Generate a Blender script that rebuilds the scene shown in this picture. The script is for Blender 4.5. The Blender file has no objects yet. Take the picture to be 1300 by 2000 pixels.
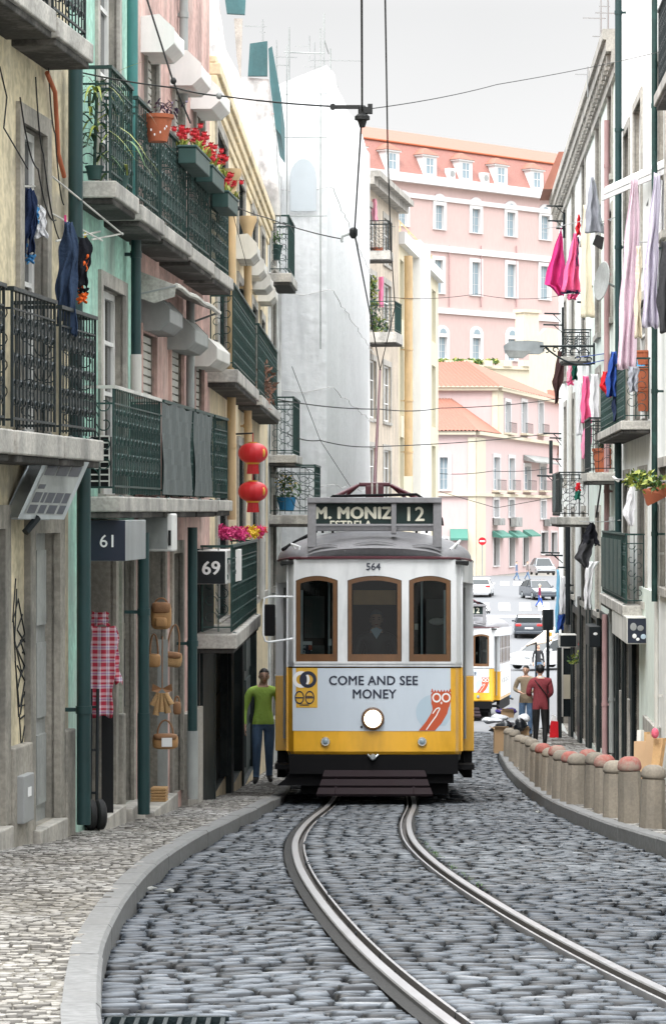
import bpy, bmesh, math, random
import numpy as np
from mathutils import Vector, Matrix
R = random.Random(7)
S = bpy.context.scene
C = S.collection
F = 5500.0
PI = math.pi
ORG = {}

def P(px, py, s):
    return Vector(((px-650)/s, F/s, (1000-py)/s))

def smooth_curve(pts, step=.1, k=15):
    d = np.array([p[0] for p in pts]); x = np.array([p[1] for p in pts])
    g = np.arange(d[0], d[-1]+step, step)
    v = np.interp(g, d, x)
    for _ in range(2):
        e = np.concatenate([2*v[0]-v[k:0:-1], v, 2*v[-1]-v[-2:-k-2:-1]])
        v = np.convolve(e, np.ones(2*k+1)/(2*k+1), 'valid')
    return lambda q: np.interp(q, g, v)

ROADZ = smooth_curve([(-60, 3.16), (0, -1.1), (45, -4.27), (59, -5.0), (75, -5.85), (90, -6.6), (110, -7.3), (130, -7.75), (165, -8.15), (180, -7.95),
                      (204, -6.75), (235, -6.0), (280, -6.2), (420, -6.2)], .5, 12)
TRACK = smooth_curve([(2, 1.85), (7, 1.22), (9.9, .896), (11.85, .70), (14.7, .50), (16.8, .385), (19.5, .255), (23.3, .165), (26.3, .205), (28.8, .28),
                      (31.8, .43), (36, .52), (42, .66), (50, 1.1), (60, 1.8), (75, 2.85), (90, 3.85), (110, 5.4), (140, 8.5), (170, 13)], .1, 14)
KERBL = smooth_curve([(2, .25), (5, -.2), (7, -.5), (9, -.748), (11.7, -.96), (13.5, -1.04), (15, -1.09), (17.7, -1.135), (20.7, -1.10), (22.7, -1.03),
                      (28.4, -.77), (32.7, -.60), (36, -.60), (42, -.60), (48, -.45), (52, .05), (60, .4), (75, 1.25), (95, 2.0), (105, 3.1), (122, 5.2)], .1, 8)
KERBR = smooth_curve([(2, 2.7), (10, 2.75), (15, 2.72), (18, 2.62), (21.2, 2.52), (23.4, 2.42), (25.2, 2.38), (29, 2.36), (31, 2.38), (36.2, 2.51), (45, 2.81),
                      (55, 3.22), (65, 4.0), (75, 5.2), (90, 7.5)], .1, 8)
def zr(d): return float(ROADZ(d))
def pvl(d): return float(np.interp(d, [31, 37, 47, 52], [.12, .045, .045, .12]))      # the left kerb is lowered where the tram passes close
def pz(d): return zr(d)+.12

def ground_px(px, py, up=0.0):
    """the point of the street surface (plus up) seen at a place of the photograph"""
    lo, hi = 6., 330.
    for _ in range(60):
        m = (lo+hi)/2
        if (py-1000)/F*m > -(zr(m)+up): hi = m
        else: lo = m
    return Vector(((px-650)/F*m, m, zr(m)+up))

class MB:
    def __init__(s): s.v = []; s.f = []; s.m = []
    def add(s, vs, fs, m=0):
        o = len(s.v); s.v += [tuple(v) for v in vs]
        s.f += [tuple(i+o for i in f) for f in fs]; s.m += [m]*len(fs)
        return s
    def box(s, a0, a1, b0, b1, c0, c1, fr=None, m=0):
        vs = [Vector((a, b, c)) for c in (c0, c1) for b in (b0, b1) for a in (a0, a1)]
        if fr: vs = [fr(*v) for v in vs]
        return s.add(vs, [(0, 2, 3, 1), (4, 5, 7, 6), (0, 1, 5, 4), (2, 6, 7, 3), (0, 4, 6, 2), (1, 3, 7, 5)], m)
    def quad(s, a, b, c, d, m=0): return s.add([a, b, c, d], [(0, 1, 2, 3)], m)
    def tube(s, pts, r, n=6, m=0, caps=True):
        pts = [Vector(p) for p in pts]
        if not hasattr(r, '__len__'): r = [r]*len(pts)
        vs = []; fs = []; ref = None
        for i, p in enumerate(pts):
            t = (pts[min(i+1, len(pts)-1)]-pts[max(i-1, 0)])
            if t.length < 1e-9: t = Vector((0, 0, 1))
            t.normalize()
            if ref is None:
                ref = Vector((0, 0, 1)) if abs(t.z) < .9 else Vector((1, 0, 0))
            a = t.cross(ref); a.normalize(); b = t.cross(a); ref = -b if False else a.cross(t)
            for k in range(n):
                q = 2*PI*(k+.5)/n
                vs.append(p+a*math.cos(q)*r[i]+b*math.sin(q)*r[i])
        for i in range(len(pts)-1):
            for k in range(n):
                fs.append((i*n+k, i*n+(k+1) % n, (i+1)*n+(k+1) % n, (i+1)*n+k))
        if caps:
            fs.append(tuple(range(n-1, -1, -1))); fs.append(tuple((len(pts)-1)*n+k for k in range(n)))
        return s.add(vs, fs, m)
    def lathe(s, prof, o, n=16, m=0, ax=None):
        """prof: (radius, height) from bottom to top, round the axis at o"""
        o = Vector(o); vs = []; fs = []
        ax = Vector(ax or (0, 0, 1)).normalized()
        e = Vector((1, 0, 0)) if abs(ax.x) < .9 else Vector((0, 1, 0))
        a = ax.cross(e).normalized(); b = ax.cross(a)
        for r, h in prof:
            for k in range(n):
                q = 2*PI*k/n
                vs.append(o+ax*h+a*math.cos(q)*r+b*math.sin(q)*r)
        for i in range(len(prof)-1):
            for k in range(n):
                fs.append((i*n+k, i*n+(k+1) % n, (i+1)*n+(k+1) % n, (i+1)*n+k))
        fs.append(tuple(range(n-1, -1, -1))); fs.append(tuple((len(prof)-1)*n+k for k in range(n)))
        return s.add(vs, fs, m)
    def prism(s, pts, off, m=0):
        n = len(pts); pts = [Vector(p) for p in pts]; off = Vector(off)
        return s.add(pts+[p+off for p in pts], [tuple(range(n)), tuple(range(2*n-1, n-1, -1))]+[(i, (i+1) % n, n+(i+1) % n, n+i) for i in range(n)], m)
    def ball(s, c, r, n=10, k=6, m=0):
        c = Vector(c); r = Vector(r) if hasattr(r, '__len__') else Vector((r, r, r))
        vs = []; fs = []
        for i in range(k+1):
            th = PI*i/k
            for j in range(n):
                q = 2*PI*j/n
                vs.append(c+Vector((r.x*math.sin(th)*math.cos(q), r.y*math.sin(th)*math.sin(q), r.z*math.cos(th))))
        for i in range(k):
            for j in range(n):
                fs.append((i*n+j, (i+1)*n+j, (i+1)*n+(j+1) % n, i*n+(j+1) % n))
        return s.add(vs, fs, m)
    def leaves(s, c, r, n, size, m=0, ms=1, rnd=R):
        c = Vector(c); r = Vector(r) if hasattr(r, '__len__') else Vector((r, r, r))
        for i in range(n):
            d = Vector((rnd.gauss(0, .5), rnd.gauss(0, .5), rnd.gauss(0, .5)))
            if d.length > 1.1: d *= 1.1/d.length
            p = c+Vector((d.x*r.x, d.y*r.y, d.z*r.z))
            a = Vector((rnd.uniform(-1, 1), rnd.uniform(-1, 1), rnd.uniform(-1, 1))).normalized()
            b = a.cross(Vector((rnd.uniform(-1, 1), rnd.uniform(-1, 1), rnd.uniform(-1, 1)))).normalized()
            z = size*rnd.uniform(.6, 1.3)
            s.add([p-a*z, p+b*z*.42, p+a*z, p-b*z*.42], [(0, 1, 2, 3)], m+rnd.randrange(ms))
        return s
    def blade(s, p, d, L, w, droop=.5, m=0, n=5):
        """an arching strap leaf"""
        p = Vector(p); d = Vector(d).normalized(); side = d.cross(Vector((0, 0, 1)))
        if side.length < .01: side = Vector((1, 0, 0))
        side.normalize(); vs = []
        for i in range(n+1):
            f = i/n
            q = p+d*L*f+Vector((0, 0, -droop*L*f*f)); ww = w*(1-f)**.6*(.5+f if f < .5 else 1)
            vs += [q-side*ww, q+side*ww]
        return s.add(vs, [(2*i, 2*i+1, 2*i+3, 2*i+2) for i in range(n)], m)
    def build(s, name, mats, parent=None, smooth=0, local=False, bevel=0, loc=None, solid=0):
        me = bpy.data.meshes.new(name)
        v = np.array(s.v, dtype=np.float64).reshape(-1, 3)
        if not hasattr(mats, '__len__'): mats = [mats]
        o = bpy.data.objects.new(name, me); C.objects.link(o)
        if parent is None:
            if loc is None:
                lo, hi = v.min(0), v.max(0); loc = Vector(((lo[0]+hi[0])/2, (lo[1]+hi[1])/2, lo[2]))
            o.location = loc; ORG[o] = Vector(loc)
            if not local: v = v-np.array(loc)
        else:
            o.parent = parent; ORG[o] = ORG[parent]
            if not local: v = v-np.array(ORG[parent])
        me.from_pydata(v.tolist(), [], s.f)
        for m in mats: me.materials.append(m)
        if len(mats) > 1: me.polygons.foreach_set('material_index', s.m)
        if smooth:
            me.shade_smooth(); me.set_sharp_from_angle(angle=math.radians(smooth))
        if bevel:
            b = o.modifiers.new('bevel', 'BEVEL'); b.width = bevel; b.segments = 2; b.limit_method = 'ANGLE'
        if solid:
            b = o.modifiers.new('solid', 'SOLIDIFY'); b.thickness = solid; b.offset = 0
        me.update()
        return o

LABELS = set()
def tag(o, label, cat, group=None):
    if group is None and label in LABELS: print('DUPLICATE LABEL', label)
    LABELS.add(label)
    o['label'] = label; o['category'] = cat
    if group: o['group'] = group
    return o
def thing(name, label, cat, loc=(0, 0, 0), group=None, rz=0):
    o = bpy.data.objects.new(name, None); C.objects.link(o)
    o.location = loc; o.rotation_euler = (0, 0, rz); o.empty_display_size = .2
    ORG[o] = Vector(loc)
    return tag(o, label, cat, group)
def struct(o): o['kind'] = 'structure'; return o
def dup(root, loc, label, group=None, rz=None):
    r = root.copy(); C.objects.link(r); r.location = loc
    if rz is not None: r.rotation_euler = (r.rotation_euler[0], r.rotation_euler[1], rz)
    tag(r, label, root['category'], group or root.get('group'))
    for ch in list(root.children):
        c = ch.copy(); C.objects.link(c); c.parent = r
        for g in list(ch.children):
            e = g.copy(); C.objects.link(e); e.parent = c
    return r

class Wall:
    """a facade line in plan: from (depth, x) to (depth, x); side +1 faces right (left of the street)"""
    def __init__(s, a, b, side=1):
        s.a = Vector((a[1], a[0], 0)); v = Vector((b[1]-a[1], b[0]-a[0], 0))
        s.L = v.length; s.u = v/s.L
        s.n = Vector((s.u.y, -s.u.x, 0))*side
        s.side = side
    def __call__(s, t, p, z):
        q = s.a+s.u*t+s.n*p; return Vector((q.x, q.y, z))
    def t(s, px, p=0):
        r = (px-650)/F; b = s.a+s.n*p
        return (r*b.y-b.x)/(s.u.x-r*s.u.y)
    def z(s, py, t, p=0): return (1000-py)/F*(s.a+s.u*t+s.n*p).y
    def tz(s, px, py, p=0):
        t = s.t(px, p); return t, s.z(py, t, p)
    def at(s, px, py, p=0):
        t, z = s.tz(px, py, p); return s(t, p, z)
    def d(s, t): return s.a.y+s.u.y*t
    def base(s, t): return pz(s.d(t))

# ---------------------------------------------------------------- materials
def N(nt, typ, **kw):
    n = nt.nodes.new(typ)
    for k, v in kw.items():
        if k in n.inputs.keys(): n.inputs[k].default_value = v
        else: setattr(n, k, v)
    return n
def ramp(nt, stops):
    n = nt.nodes.new('ShaderNodeValToRGB'); e = n.color_ramp.elements
    while len(e) < len(stops): e.new(.5)
    for i, (p, c) in enumerate(stops):
        e[i].position = p; e[i].color = c if len(c) == 4 else (*c, 1)
    return n
def mixc(nt, fac, a, b, mode='MIX'):
    n = nt.nodes.new('ShaderNodeMix'); n.data_type = 'RGBA'; n.blend_type = mode
    for sock, v in ((n.inputs[0], fac), (n.inputs[6], a), (n.inputs[7], b)):
        if hasattr(v, 'node'): nt.links.new(v, sock)
        elif hasattr(v, '__len__'): sock.default_value = v if len(v) == 4 else (*v, 1)
        else: sock.default_value = v
    return n.outputs[2]
def sc(c, k): return tuple(max(0, min(1, x*k)) for x in c[:3])

def mat(name, c, var=.2, scale=4., rough=.7, bump=.15, streak=0., metal=0., patch=None, pamt=.5, coat=0., low=None, spec=.5, mottle=0., dist=.01, alpha=1):
    m = bpy.data.materials.new(name); m.use_nodes = True; nt = m.node_tree
    b = nt.nodes['Principled BSDF']; L = nt.links.new
    tc = N(nt, 'ShaderNodeTexCoord'); geo = N(nt, 'ShaderNodeNewGeometry')
    n1 = N(nt, 'ShaderNodeTexNoise', Scale=scale, Detail=6., Roughness=.6); L(geo.outputs['Position'], n1.inputs['Vector'])
    col = mixc(nt, n1.outputs['Fac'], sc(c, 1-var), sc(c, 1+var*.8))
    if mottle:
        n2 = N(nt, 'ShaderNodeTexNoise', Scale=scale*9, Detail=3.); L(geo.outputs['Position'], n2.inputs['Vector'])
        r2 = ramp(nt, [(.38, (1-mottle,)*3), (.62, (1+mottle*.2,)*3)]); L(n2.outputs['Fac'], r2.inputs[0])
        col = mixc(nt, 1., col, r2.outputs[0], 'MULTIPLY')
    if patch is not None:
        n3 = N(nt, 'ShaderNodeTexNoise', Scale=scale*.55, Detail=9., Roughness=.68); L(geo.outputs['Position'], n3.inputs['Vector'])
        r3 = ramp(nt, [(.5, (0, 0, 0)), (.6, (1, 1, 1))]); L(n3.outputs['Fac'], r3.inputs[0])
        mm = N(nt, 'ShaderNodeMath', operation='MULTIPLY'); L(r3.outputs[0], mm.inputs[0]); mm.inputs[1].default_value = pamt
        col = mixc(nt, mm.outputs[0], col, patch)
    if streak:
        mp = N(nt, 'ShaderNodeMapping'); mp.inputs['Scale'].default_value = (1.9, 1.9, .5); L(geo.outputs['Position'], mp.inputs[0])
        n4 = N(nt, 'ShaderNodeTexNoise', Scale=1.6, Detail=8., Roughness=.62); L(mp.outputs[0], n4.inputs['Vector'])
        r4 = ramp(nt, [(.32, (1-streak, 1-streak*.97, 1-streak*.95)), (.6, (1, 1, 1))]); L(n4.outputs['Fac'], r4.inputs[0])
        col = mixc(nt, 1., col, r4.outputs[0], 'MULTIPLY')
    L(col, b.inputs['Base Color'])
    b.inputs['Roughness'].default_value = rough; b.inputs['Metallic'].default_value = metal
    b.inputs['Coat Weight'].default_value = coat; b.inputs['Coat Roughness'].default_value = .12
    b.inputs['Specular IOR Level'].default_value = spec
    if rough < .95 and not coat:
        rr = N(nt, 'ShaderNodeMapRange'); rr.inputs[3].default_value = max(.05, rough-.12); rr.inputs[4].default_value = min(1, rough+.12)
        L(n1.outputs['Fac'], rr.inputs[0]); L(rr.outputs[0], b.inputs['Roughness'])
    if bump:
        n5 = N(nt, 'ShaderNodeTexNoise', Scale=scale*7, Detail=5.); L(geo.outputs['Position'], n5.inputs['Vector'])
        bp = N(nt, 'ShaderNodeBump', Strength=bump, Distance=dist); L(n5.outputs['Fac'], bp.inputs['Height']); L(bp.outputs[0], b.inputs['Normal'])
    return m

def glass(name, tint=(.03, .04, .045), trans=.0, rough=.05):
    m = bpy.data.materials.new(name); m.use_nodes = True; nt = m.node_tree; b = nt.nodes['Principled BSDF']
    b.inputs['Base Color'].default_value = (*tint, 1); b.inputs['Roughness'].default_value = rough
    if trans:
        out = nt.nodes['Material Output']
        t = N(nt, 'ShaderNodeBsdfTransparent'); t.inputs[0].default_value = (.46, .52, .52, 1)
        g = N(nt, 'ShaderNodeBsdfGlossy'); g.inputs['Roughness'].default_value = .03
        fr = N(nt, 'ShaderNodeFresnel'); fr.inputs[0].default_value = 1.45
        mx = N(nt, 'ShaderNodeMixShader'); nt.links.new(fr.outputs[0], mx.inputs[0]); nt.links.new(t.outputs[0], mx.inputs[1]); nt.links.new(g.outputs[0], mx.inputs[2])
        nt.links.new(mx.outputs[0], out.inputs[0])
    return m
def emit(name, c, st):
    m = bpy.data.materials.new(name); m.use_nodes = True; b = m.node_tree.nodes['Principled BSDF']
    b.inputs['Base Color'].default_value = (*c, 1); b.inputs['Emission Color'].default_value = (*c, 1); b.inputs['Emission Strength'].default_value = st
    return m
def cloth_mat(name, c, var=.12): 
    m = mat(name, c, var+.08, 4, .9, .7, spec=.2, dist=.02)
    return m

M = {}
def mm(k, *a, **kw): M[k] = mat(k, *a, **kw)
mm('cream', (.70, .61, .42), .18, 1.6, .85, .35, .48, patch=(.36, .33, .27), pamt=.75, mottle=.22)
mm('green', (.42, .72, .60), .16, 1.6, .85, .35, .42, patch=(.40, .50, .44), pamt=.65, mottle=.2)
mm('pink', (.66, .43, .38), .16, 1.6, .85, .3, .55, patch=(.70, .53, .47), pamt=.5, mottle=.2)
mm('yellow', (.84, .70, .47), .14, 1.6, .85, .25, .35, patch=(.60, .50, .36), pamt=.5, mottle=.15)
mm('whitewall', (.82, .82, .80), .12, 1.0, .85, .25, .6, patch=(.22, .22, .21), pamt=.75, mottle=.25)
mm('greywhite', (.82, .84, .82), .08, .7, .85, .25, .14, patch=(.62, .64, .62), pamt=.4, mottle=.06)
mm('greenwhite', (.74, .82, .75), .08, .7, .85, .25, .16, patch=(.60, .62, .58), pamt=.5, mottle=.06)
mm('beige', (.56, .48, .385), .12, 1.2, .85, .2, .35, patch=(.5, .44, .36), mottle=.12)
mm('deco', (.66, .60, .44), .06, .8, .85, .15, .12)
mm('decowhite', (.68, .68, .67), .05, .8, .85, .1, .1)
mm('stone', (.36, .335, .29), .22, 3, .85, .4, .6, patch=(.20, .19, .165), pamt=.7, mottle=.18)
mm('stonelight', (.48, .455, .41), .2, 3, .85, .3, .5, patch=(.30, .285, .26), pamt=.7, mottle=.15)
mm('slab', (.52, .50, .46), .2, 4, .9, .4, .5, patch=(.28, .27, .25), pamt=.7, mottle=.2)
mm('slabshade', (.045, .043, .04), .4, 3, .95, .4, 0, patch=(.20, .19, .18), pamt=.5, mottle=.3)  # underside copy of the slab colour, darkened to stand in for shade
mm('iron', (.008, .016, .018), .4, 14, .45, .3, metal=.3)
mm('irongreen', (.008, .036, .032), .45, 10, .5, .3, metal=.1, patch=(.02, .075, .065), pamt=.5)
mm('pipegreen', (.010, .046, .048), .25, 5, .5, .12, .3)
mm('pipeteal', (.05, .21, .20), .2, 5, .55, .12, .3)
mm('pipegrey', (.36, .38, .37), .2, 5, .6, .15, .4)
mm('pipeyellow', (.62, .44, .24), .15, 5, .6, .12, .3)
mm('pipepink', (.42, .26, .26), .15, 5, .6, .12, .3)
mm('whitepaint', (.78, .78, .76), .08, 5, .55, .1, .18)
mm('offwhite', (.62, .61, .57), .12, 5, .6, .1, .35)
mm('greypaint', (.30, .31, .31), .15, 5, .55, .1, .2)
mm('blackpaint', (.010, .014, .017), .3, 6, .5, .1, spec=.3)
mm('signnavy', (.016, .022, .04), .15, 4, .35, .05)
mm('steel', (.46, .50, .52), .25, 6, .35, .15, .3, metal=.75)
mm('wood', (.24, .105, .035), .35, 9, .45, .2)
mm('doorgreen', (.008, .026, .024), .3, 5, .5, .15, .2, spec=.35)
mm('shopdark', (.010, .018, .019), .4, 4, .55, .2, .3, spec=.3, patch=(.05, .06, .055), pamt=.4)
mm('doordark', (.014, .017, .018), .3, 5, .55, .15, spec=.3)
mm('doorgrey', (.30, .31, .30), .2, 2, .8, .25, .3, patch=(.40, .42, .40), mottle=.1)
mm('shutter', (.58, .57, .52), .1, 5, .6, .1, .3)
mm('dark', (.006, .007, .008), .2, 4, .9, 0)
mm('terracotta', (.42, .12, .055), .2, 10, .8, .2)
mm('roofred', (.31, .145, .12), .22, .8, .85, .3, mottle=.2)
mm('roofsalmon', (.27, .115, .08), .15, .6, .85, .3, mottle=.1)
mm('pinkbig', (.51, .375, .355), .07, .15, .9, .08, .06)
mm('pinksmall', (.56, .43, .42), .05, .2, .9, .08, .06)
mm('creamfar', (.60, .55, .43), .07, .2, .9, .08, .1)
mm('trimwhite', (.60, .59, .59), .04, 1, .8, .05)
mm('tarp', (.74, .77, .80), .08, .8, .5, .5, .16, dist=.05)
mm('tealnet', (.05, .13, .14), .3, 3, .85, .4, .3)
mm('rubber', (.015, .015, .016), .2, 8, .8, .2)
mm('chrome', (.7, .72, .72), .05, 5, .15, 0, metal=1)
mm('leafg', (.07, .15, .035), .4, 8, .6, .1)
mm('leafy', (.30, .34, .06), .3, 8, .6, .1)
mm('leafd', (.03, .06, .03), .4, 8, .6, .1)
mm('leafp', (.06, .03, .085), .3, 8, .55, .1)
mm('flowerred', (.62, .02, .035), .3, 12, .6, .1)
mm('flowerpink', (.70, .05, .22), .3, 12, .7, .1)
mm('floweryellow', (.75, .50, .03), .3, 12, .7, .1)
mm('boxgreen', (.02, .06, .055), .3, 8, .5, .1)
mm('lantern', (.52, .012, .02), .15, 8, .5, .1)
mm('gold', (.62, .34, .05), .2, 12, .4, .1, metal=.3)
mm('card', (.38, .25, .14), .18, 4, .85, .15)
mm('straw', (.42, .26, .12), .35, 12, .85, .6)
mm('corkbrown', (.26, .13, .06), .35, 14, .7, .4)
mm('tan', (.40, .22, .09), .25, 10, .65, .25)
mm('cable', (.012, .013, .014), .2, 10, .7, 0)
mm('bollard', (.27, .235, .19), .2, 5, .9, .4, .35, patch=(.18, .16, .135), pamt=.5, mottle=.12)
mm('bollardred', (.33, .11, .09), .3, 7, .85, .4, patch=(.28, .22, .18), pamt=.9, mottle=.15)
mm('lacework', (.10, .12, .12), .4, 20, .8, .3)
mm('black', (.01, .01, .011), .2, 5, .5, 0)
M['glassdark'] = glass('glassdark', (.018, .024, .026), 0, .08)
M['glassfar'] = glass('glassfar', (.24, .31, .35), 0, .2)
M['glasstram'] = glass('glasstram', trans=1)
M['lampon'] = emit('lampon', (1, .86, .62), 9)
# ---------------------------------------------------------------- camera, sky, sun
cam = bpy.data.cameras.new('camera'); co = bpy.data.objects.new('camera', cam); C.objects.link(co)
co.location = (0, 0, 0); co.rotation_euler = (PI/2, 0, 0)
cam.sensor_fit = 'VERTICAL'; cam.sensor_height = 36; cam.sensor_width = 24; cam.lens = F/2000*36
cam.clip_start = .3; cam.clip_end = 9000
S.camera = co
S.render.resolution_x = 665; S.render.resolution_y = 1024
S.view_settings.view_transform = 'Standard'; S.view_settings.look = 'None'; S.view_settings.exposure = 0
SUN_EL, SUN_AZ = math.radians(54), math.radians(200)
w = bpy.data.worlds.new('World'); S.world = w; w.use_nodes = True; nt = w.node_tree; L = nt.links.new
bg = nt.nodes['Background']
sky = N(nt, 'ShaderNodeTexSky', sky_type='NISHITA', sun_disc=False, sun_elevation=SUN_EL, sun_rotation=SUN_AZ, dust_density=6.)
hs = N(nt, 'ShaderNodeHueSaturation', Saturation=.12); L(sky.outputs[0], hs.inputs['Color'])
tc = N(nt, 'ShaderNodeTexCoord'); sp = N(nt, 'ShaderNodeSeparateXYZ'); L(tc.outputs['Generated'], sp.inputs[0])
# overcast cloud deck: palest at the horizon haze, thin grey band above it, bright towards the zenith
cl = ramp(nt, [(0., (12.4, 12.4, 12.3)), (.10, (11.2, 11.2, 11.2)), (.175, (9.5, 9.55, 9.6)), (.27, (15, 14.1, 14.2)), (.5, (45, 45.7, 46.5)), (1., (67, 68.3, 70))]); L(sp.outputs[2], cl.inputs[0])
nz = N(nt, 'ShaderNodeTexNoise', Scale=3., Detail=4.); L(tc.outputs['Generated'], nz.inputs['Vector'])
nr = ramp(nt, [(.3, (.93, .93, .93)), (.7, (1.05, 1.05, 1.05))]); L(nz.outputs['Fac'], nr.inputs[0])
clm = mixc(nt, 1., cl.outputs[0], nr.outputs[0], 'MULTIPLY')
L(mixc(nt, .9, hs.outputs[0], clm), bg.inputs[0]); bg.inputs[1].default_value = .1
sun = bpy.data.lights.new('sun', 'SUN'); sun.energy = 2.6; sun.angle = math.radians(24); sun.color = (1, .97, .92)
so = bpy.data.objects.new('sun', sun); C.objects.link(so)
sd = Vector((math.sin(SUN_AZ)*math.cos(SUN_EL), math.cos(SUN_AZ)*math.cos(SUN_EL), math.sin(SUN_EL)))
so.rotation_euler = sd.to_track_quat('Z', 'Y').to_euler(); so.location = (0, 0, 60)

# ---------------------------------------------------------------- walls in plan
LW1 = Wall((10, -3.643), (22.3, -2.093)); LW2 = Wall((22.3, -2.093), (25.87, -1.824)); LW3 = Wall((25.87, -1.824), (31.7, -1.385))
LW4 = Wall((31.7, -1.385), (48, -1.108)); LW5 = Wall((48, -1.108), (52, -.95))
SCW = Wall((52, -.12), (73, .95)); BW1 = Wall((94.5, 1.05), (103.8, 2.42)); BW2 = Wall((104, 2.42), (121.7, 4.54))
RW1 = Wall((11, 3.28), (47.8, 4.826), -1); RW2 = Wall((47.8, 4.826), (57.6, 5.237), -1); RW3 = Wall((57.6, 5.237), (74, 5.926), -1)
WL = lambda d: np.interp(d, [4, 10, 22.3, 25.87, 31.7, 48, 52], [-4.4, -3.643, -2.093, -1.824, -1.385, -1.108, -.95])
WR = lambda d: 2.818+.042*d

# ---------------------------------------------------------------- ground, road, pavements
def strip(name, x0, x1, ds, up, m, nx=2):
    mb = MB(); vs = []
    for d in ds:
        a, b = x0(d), x1(d)
        for i in range(nx): vs.append((a+(b-a)*i/(nx-1), d, zr(d)+(up(d) if callable(up) else up)))
    n = len(ds)
    mb.add(vs, [(j*nx+i, j*nx+i+1, (j+1)*nx+i+1, (j+1)*nx+i) for j in range(n-1) for i in range(nx-1)])
    return struct(mb.build(name, m))
mm('earth', (.20, .19, .17), .3, .3, .95, .2)
mm('mortar', (.016, .016, .016), .4, 9, .9, .5, dist=.02)
mm('sandjoint', (.13, .12, .10), .3, 9, .95, .5)
mm('asphalt', (.105, .11, .117), .12, .25, .7, .15)
mm('roadpaint', (.82, .82, .80), .06, 2, .7, .05)
far = [-60, -20, 0, 10, 20, 30, 40, 50, 60, 75, 90, 110, 130, 150, 170, 185, 200, 230, 260, 300, 350, 420, 600, 1200, 3000]
strip('ground', lambda d: -2500, lambda d: 2500, far, -.22, M['earth'])
strip('road', lambda d: float(KERBL(d))-.05, lambda d: float(KERBR(d))+.05, list(np.arange(2, 76, .5)), -.035, M['mortar'])
strip('plaza_road', lambda d: 1.2 if d < 122 else -25, lambda d: float(KERBR(d)) if d < 90 else 60, list(np.arange(75, 275, 3.)), -.02, M['asphalt'])
strip('pavement', lambda d: float(WL(d))-.3, lambda d: float(KERBL(d))-.05, list(np.arange(4, 52.1, .5)), lambda d: pvl(d)-.016, M['sandjoint'])
strip('pavement', lambda d: float(KERBR(d))+.05, lambda d: float(WR(d))+.4, list(np.arange(4, 74, .5)), .104, M['sandjoint'])
strip('pavement', lambda d: float(KERBL(d))-2.5, lambda d: float(KERBL(d)), list(np.arange(52, 122, 1.)), .1, M['sandjoint'])

def stones(name, cx, cd, hw, hd, z, m, rng, hgt=.014, tilt=.05, slant=None, lean=0.):
    """a bed of hand-cut setts: every stone its own low pillow with an uneven outline"""
    n = len(cx); q = np.arange(8)*PI/4+PI/8; NV = 25
    ex = np.sign(np.cos(q))*np.abs(np.cos(q))**.34; ey = np.sign(np.sin(q))*np.abs(np.sin(q))**.34
    V = np.zeros((n, NV, 3)); th = rng.normal(0, .035, n)
    if slant is not None: th = th+slant
    tx = rng.normal(0, tilt*.5, n); ty = rng.normal(lean, tilt, n); hh = rng.normal(0, .0035, n)
    jx = rng.uniform(.93, 1.05, (n, 8)); jy = rng.uniform(.86, 1.08, (n, 8))
    for ring, (k, h) in enumerate(((1., -.04), (.94, -.25*hgt), (.80, .25*hgt))):
        V[:, ring*8:ring*8+8, 0] = ex*(hw[:, None]-(1-k)*hd[:, None])*jx; V[:, ring*8:ring*8+8, 1] = ey*k*hd[:, None]*jy; V[:, ring*8:ring*8+8, 2] = h
    V[:, 24, 2] = hgt*.42
    V[:, :, 2] += V[:, :, 0]*tx[:, None]+V[:, :, 1]*ty[:, None]+hh[:, None]+hgt*.5
    c, s_ = np.cos(th)[:, None], np.sin(th)[:, None]
    X = V[:, :, 0]*c-V[:, :, 1]*s_; Y = V[:, :, 0]*s_+V[:, :, 1]*c
    V[:, :, 0] = X+cx[:, None]; V[:, :, 1] = Y+cd[:, None]
    V[:, :, 2] += np.interp(V[:, :, 1].ravel(), GD, GZ).reshape(n, NV)+z[:, None]
    base = [(r*8+i, r*8+(i+1) % 8, r*8+8+(i+1) % 8, r*8+8+i) for r in (0, 1) for i in range(8)]+[(16+i, 16+(i+1) % 8, 24) for i in range(8)]
    quads = np.array([f for f in base if len(f) == 4]); tris = np.array([f for f in base if len(f) == 3])
    o = (np.arange(n)*NV)[:, None, None]
    Q = (quads[None]+o).reshape(-1, 4); T = (tris[None]+o).reshape(-1, 3)
    me = bpy.data.meshes.new(name); me.vertices.add(n*NV); me.vertices.foreach_set('co', V.ravel())
    nl = Q.size+T.size; me.loops.add(nl); me.polygons.add(len(Q)+len(T))
    me.loops.foreach_set('vertex_index', np.concatenate([Q.ravel(), T.ravel()]))
    st = np.concatenate([np.arange(len(Q))*4, Q.size+np.arange(len(T))*3]); me.polygons.foreach_set('loop_start', st)
    me.update(calc_edges=True); me.shade_smooth()
    at = me.attributes.new('tone', 'FLOAT', 'POINT'); tn = np.repeat(rng.uniform(.06, 1, n)[:, None], NV, 1); tn[:, :8] = 0; tn[:, 8:16] *= .16; at.data.foreach_set('value', tn.ravel().astype(np.float32))  # joint ring dark with dirt; bevel ring darkened to paint in its shade
    me.materials.append(m); ob = bpy.data.objects.new(name, me); C.objects.link(ob)
    return struct(ob)
GD = np.arange(0, 140, .25); GZ = np.array([zr(d) for d in GD])
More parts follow.
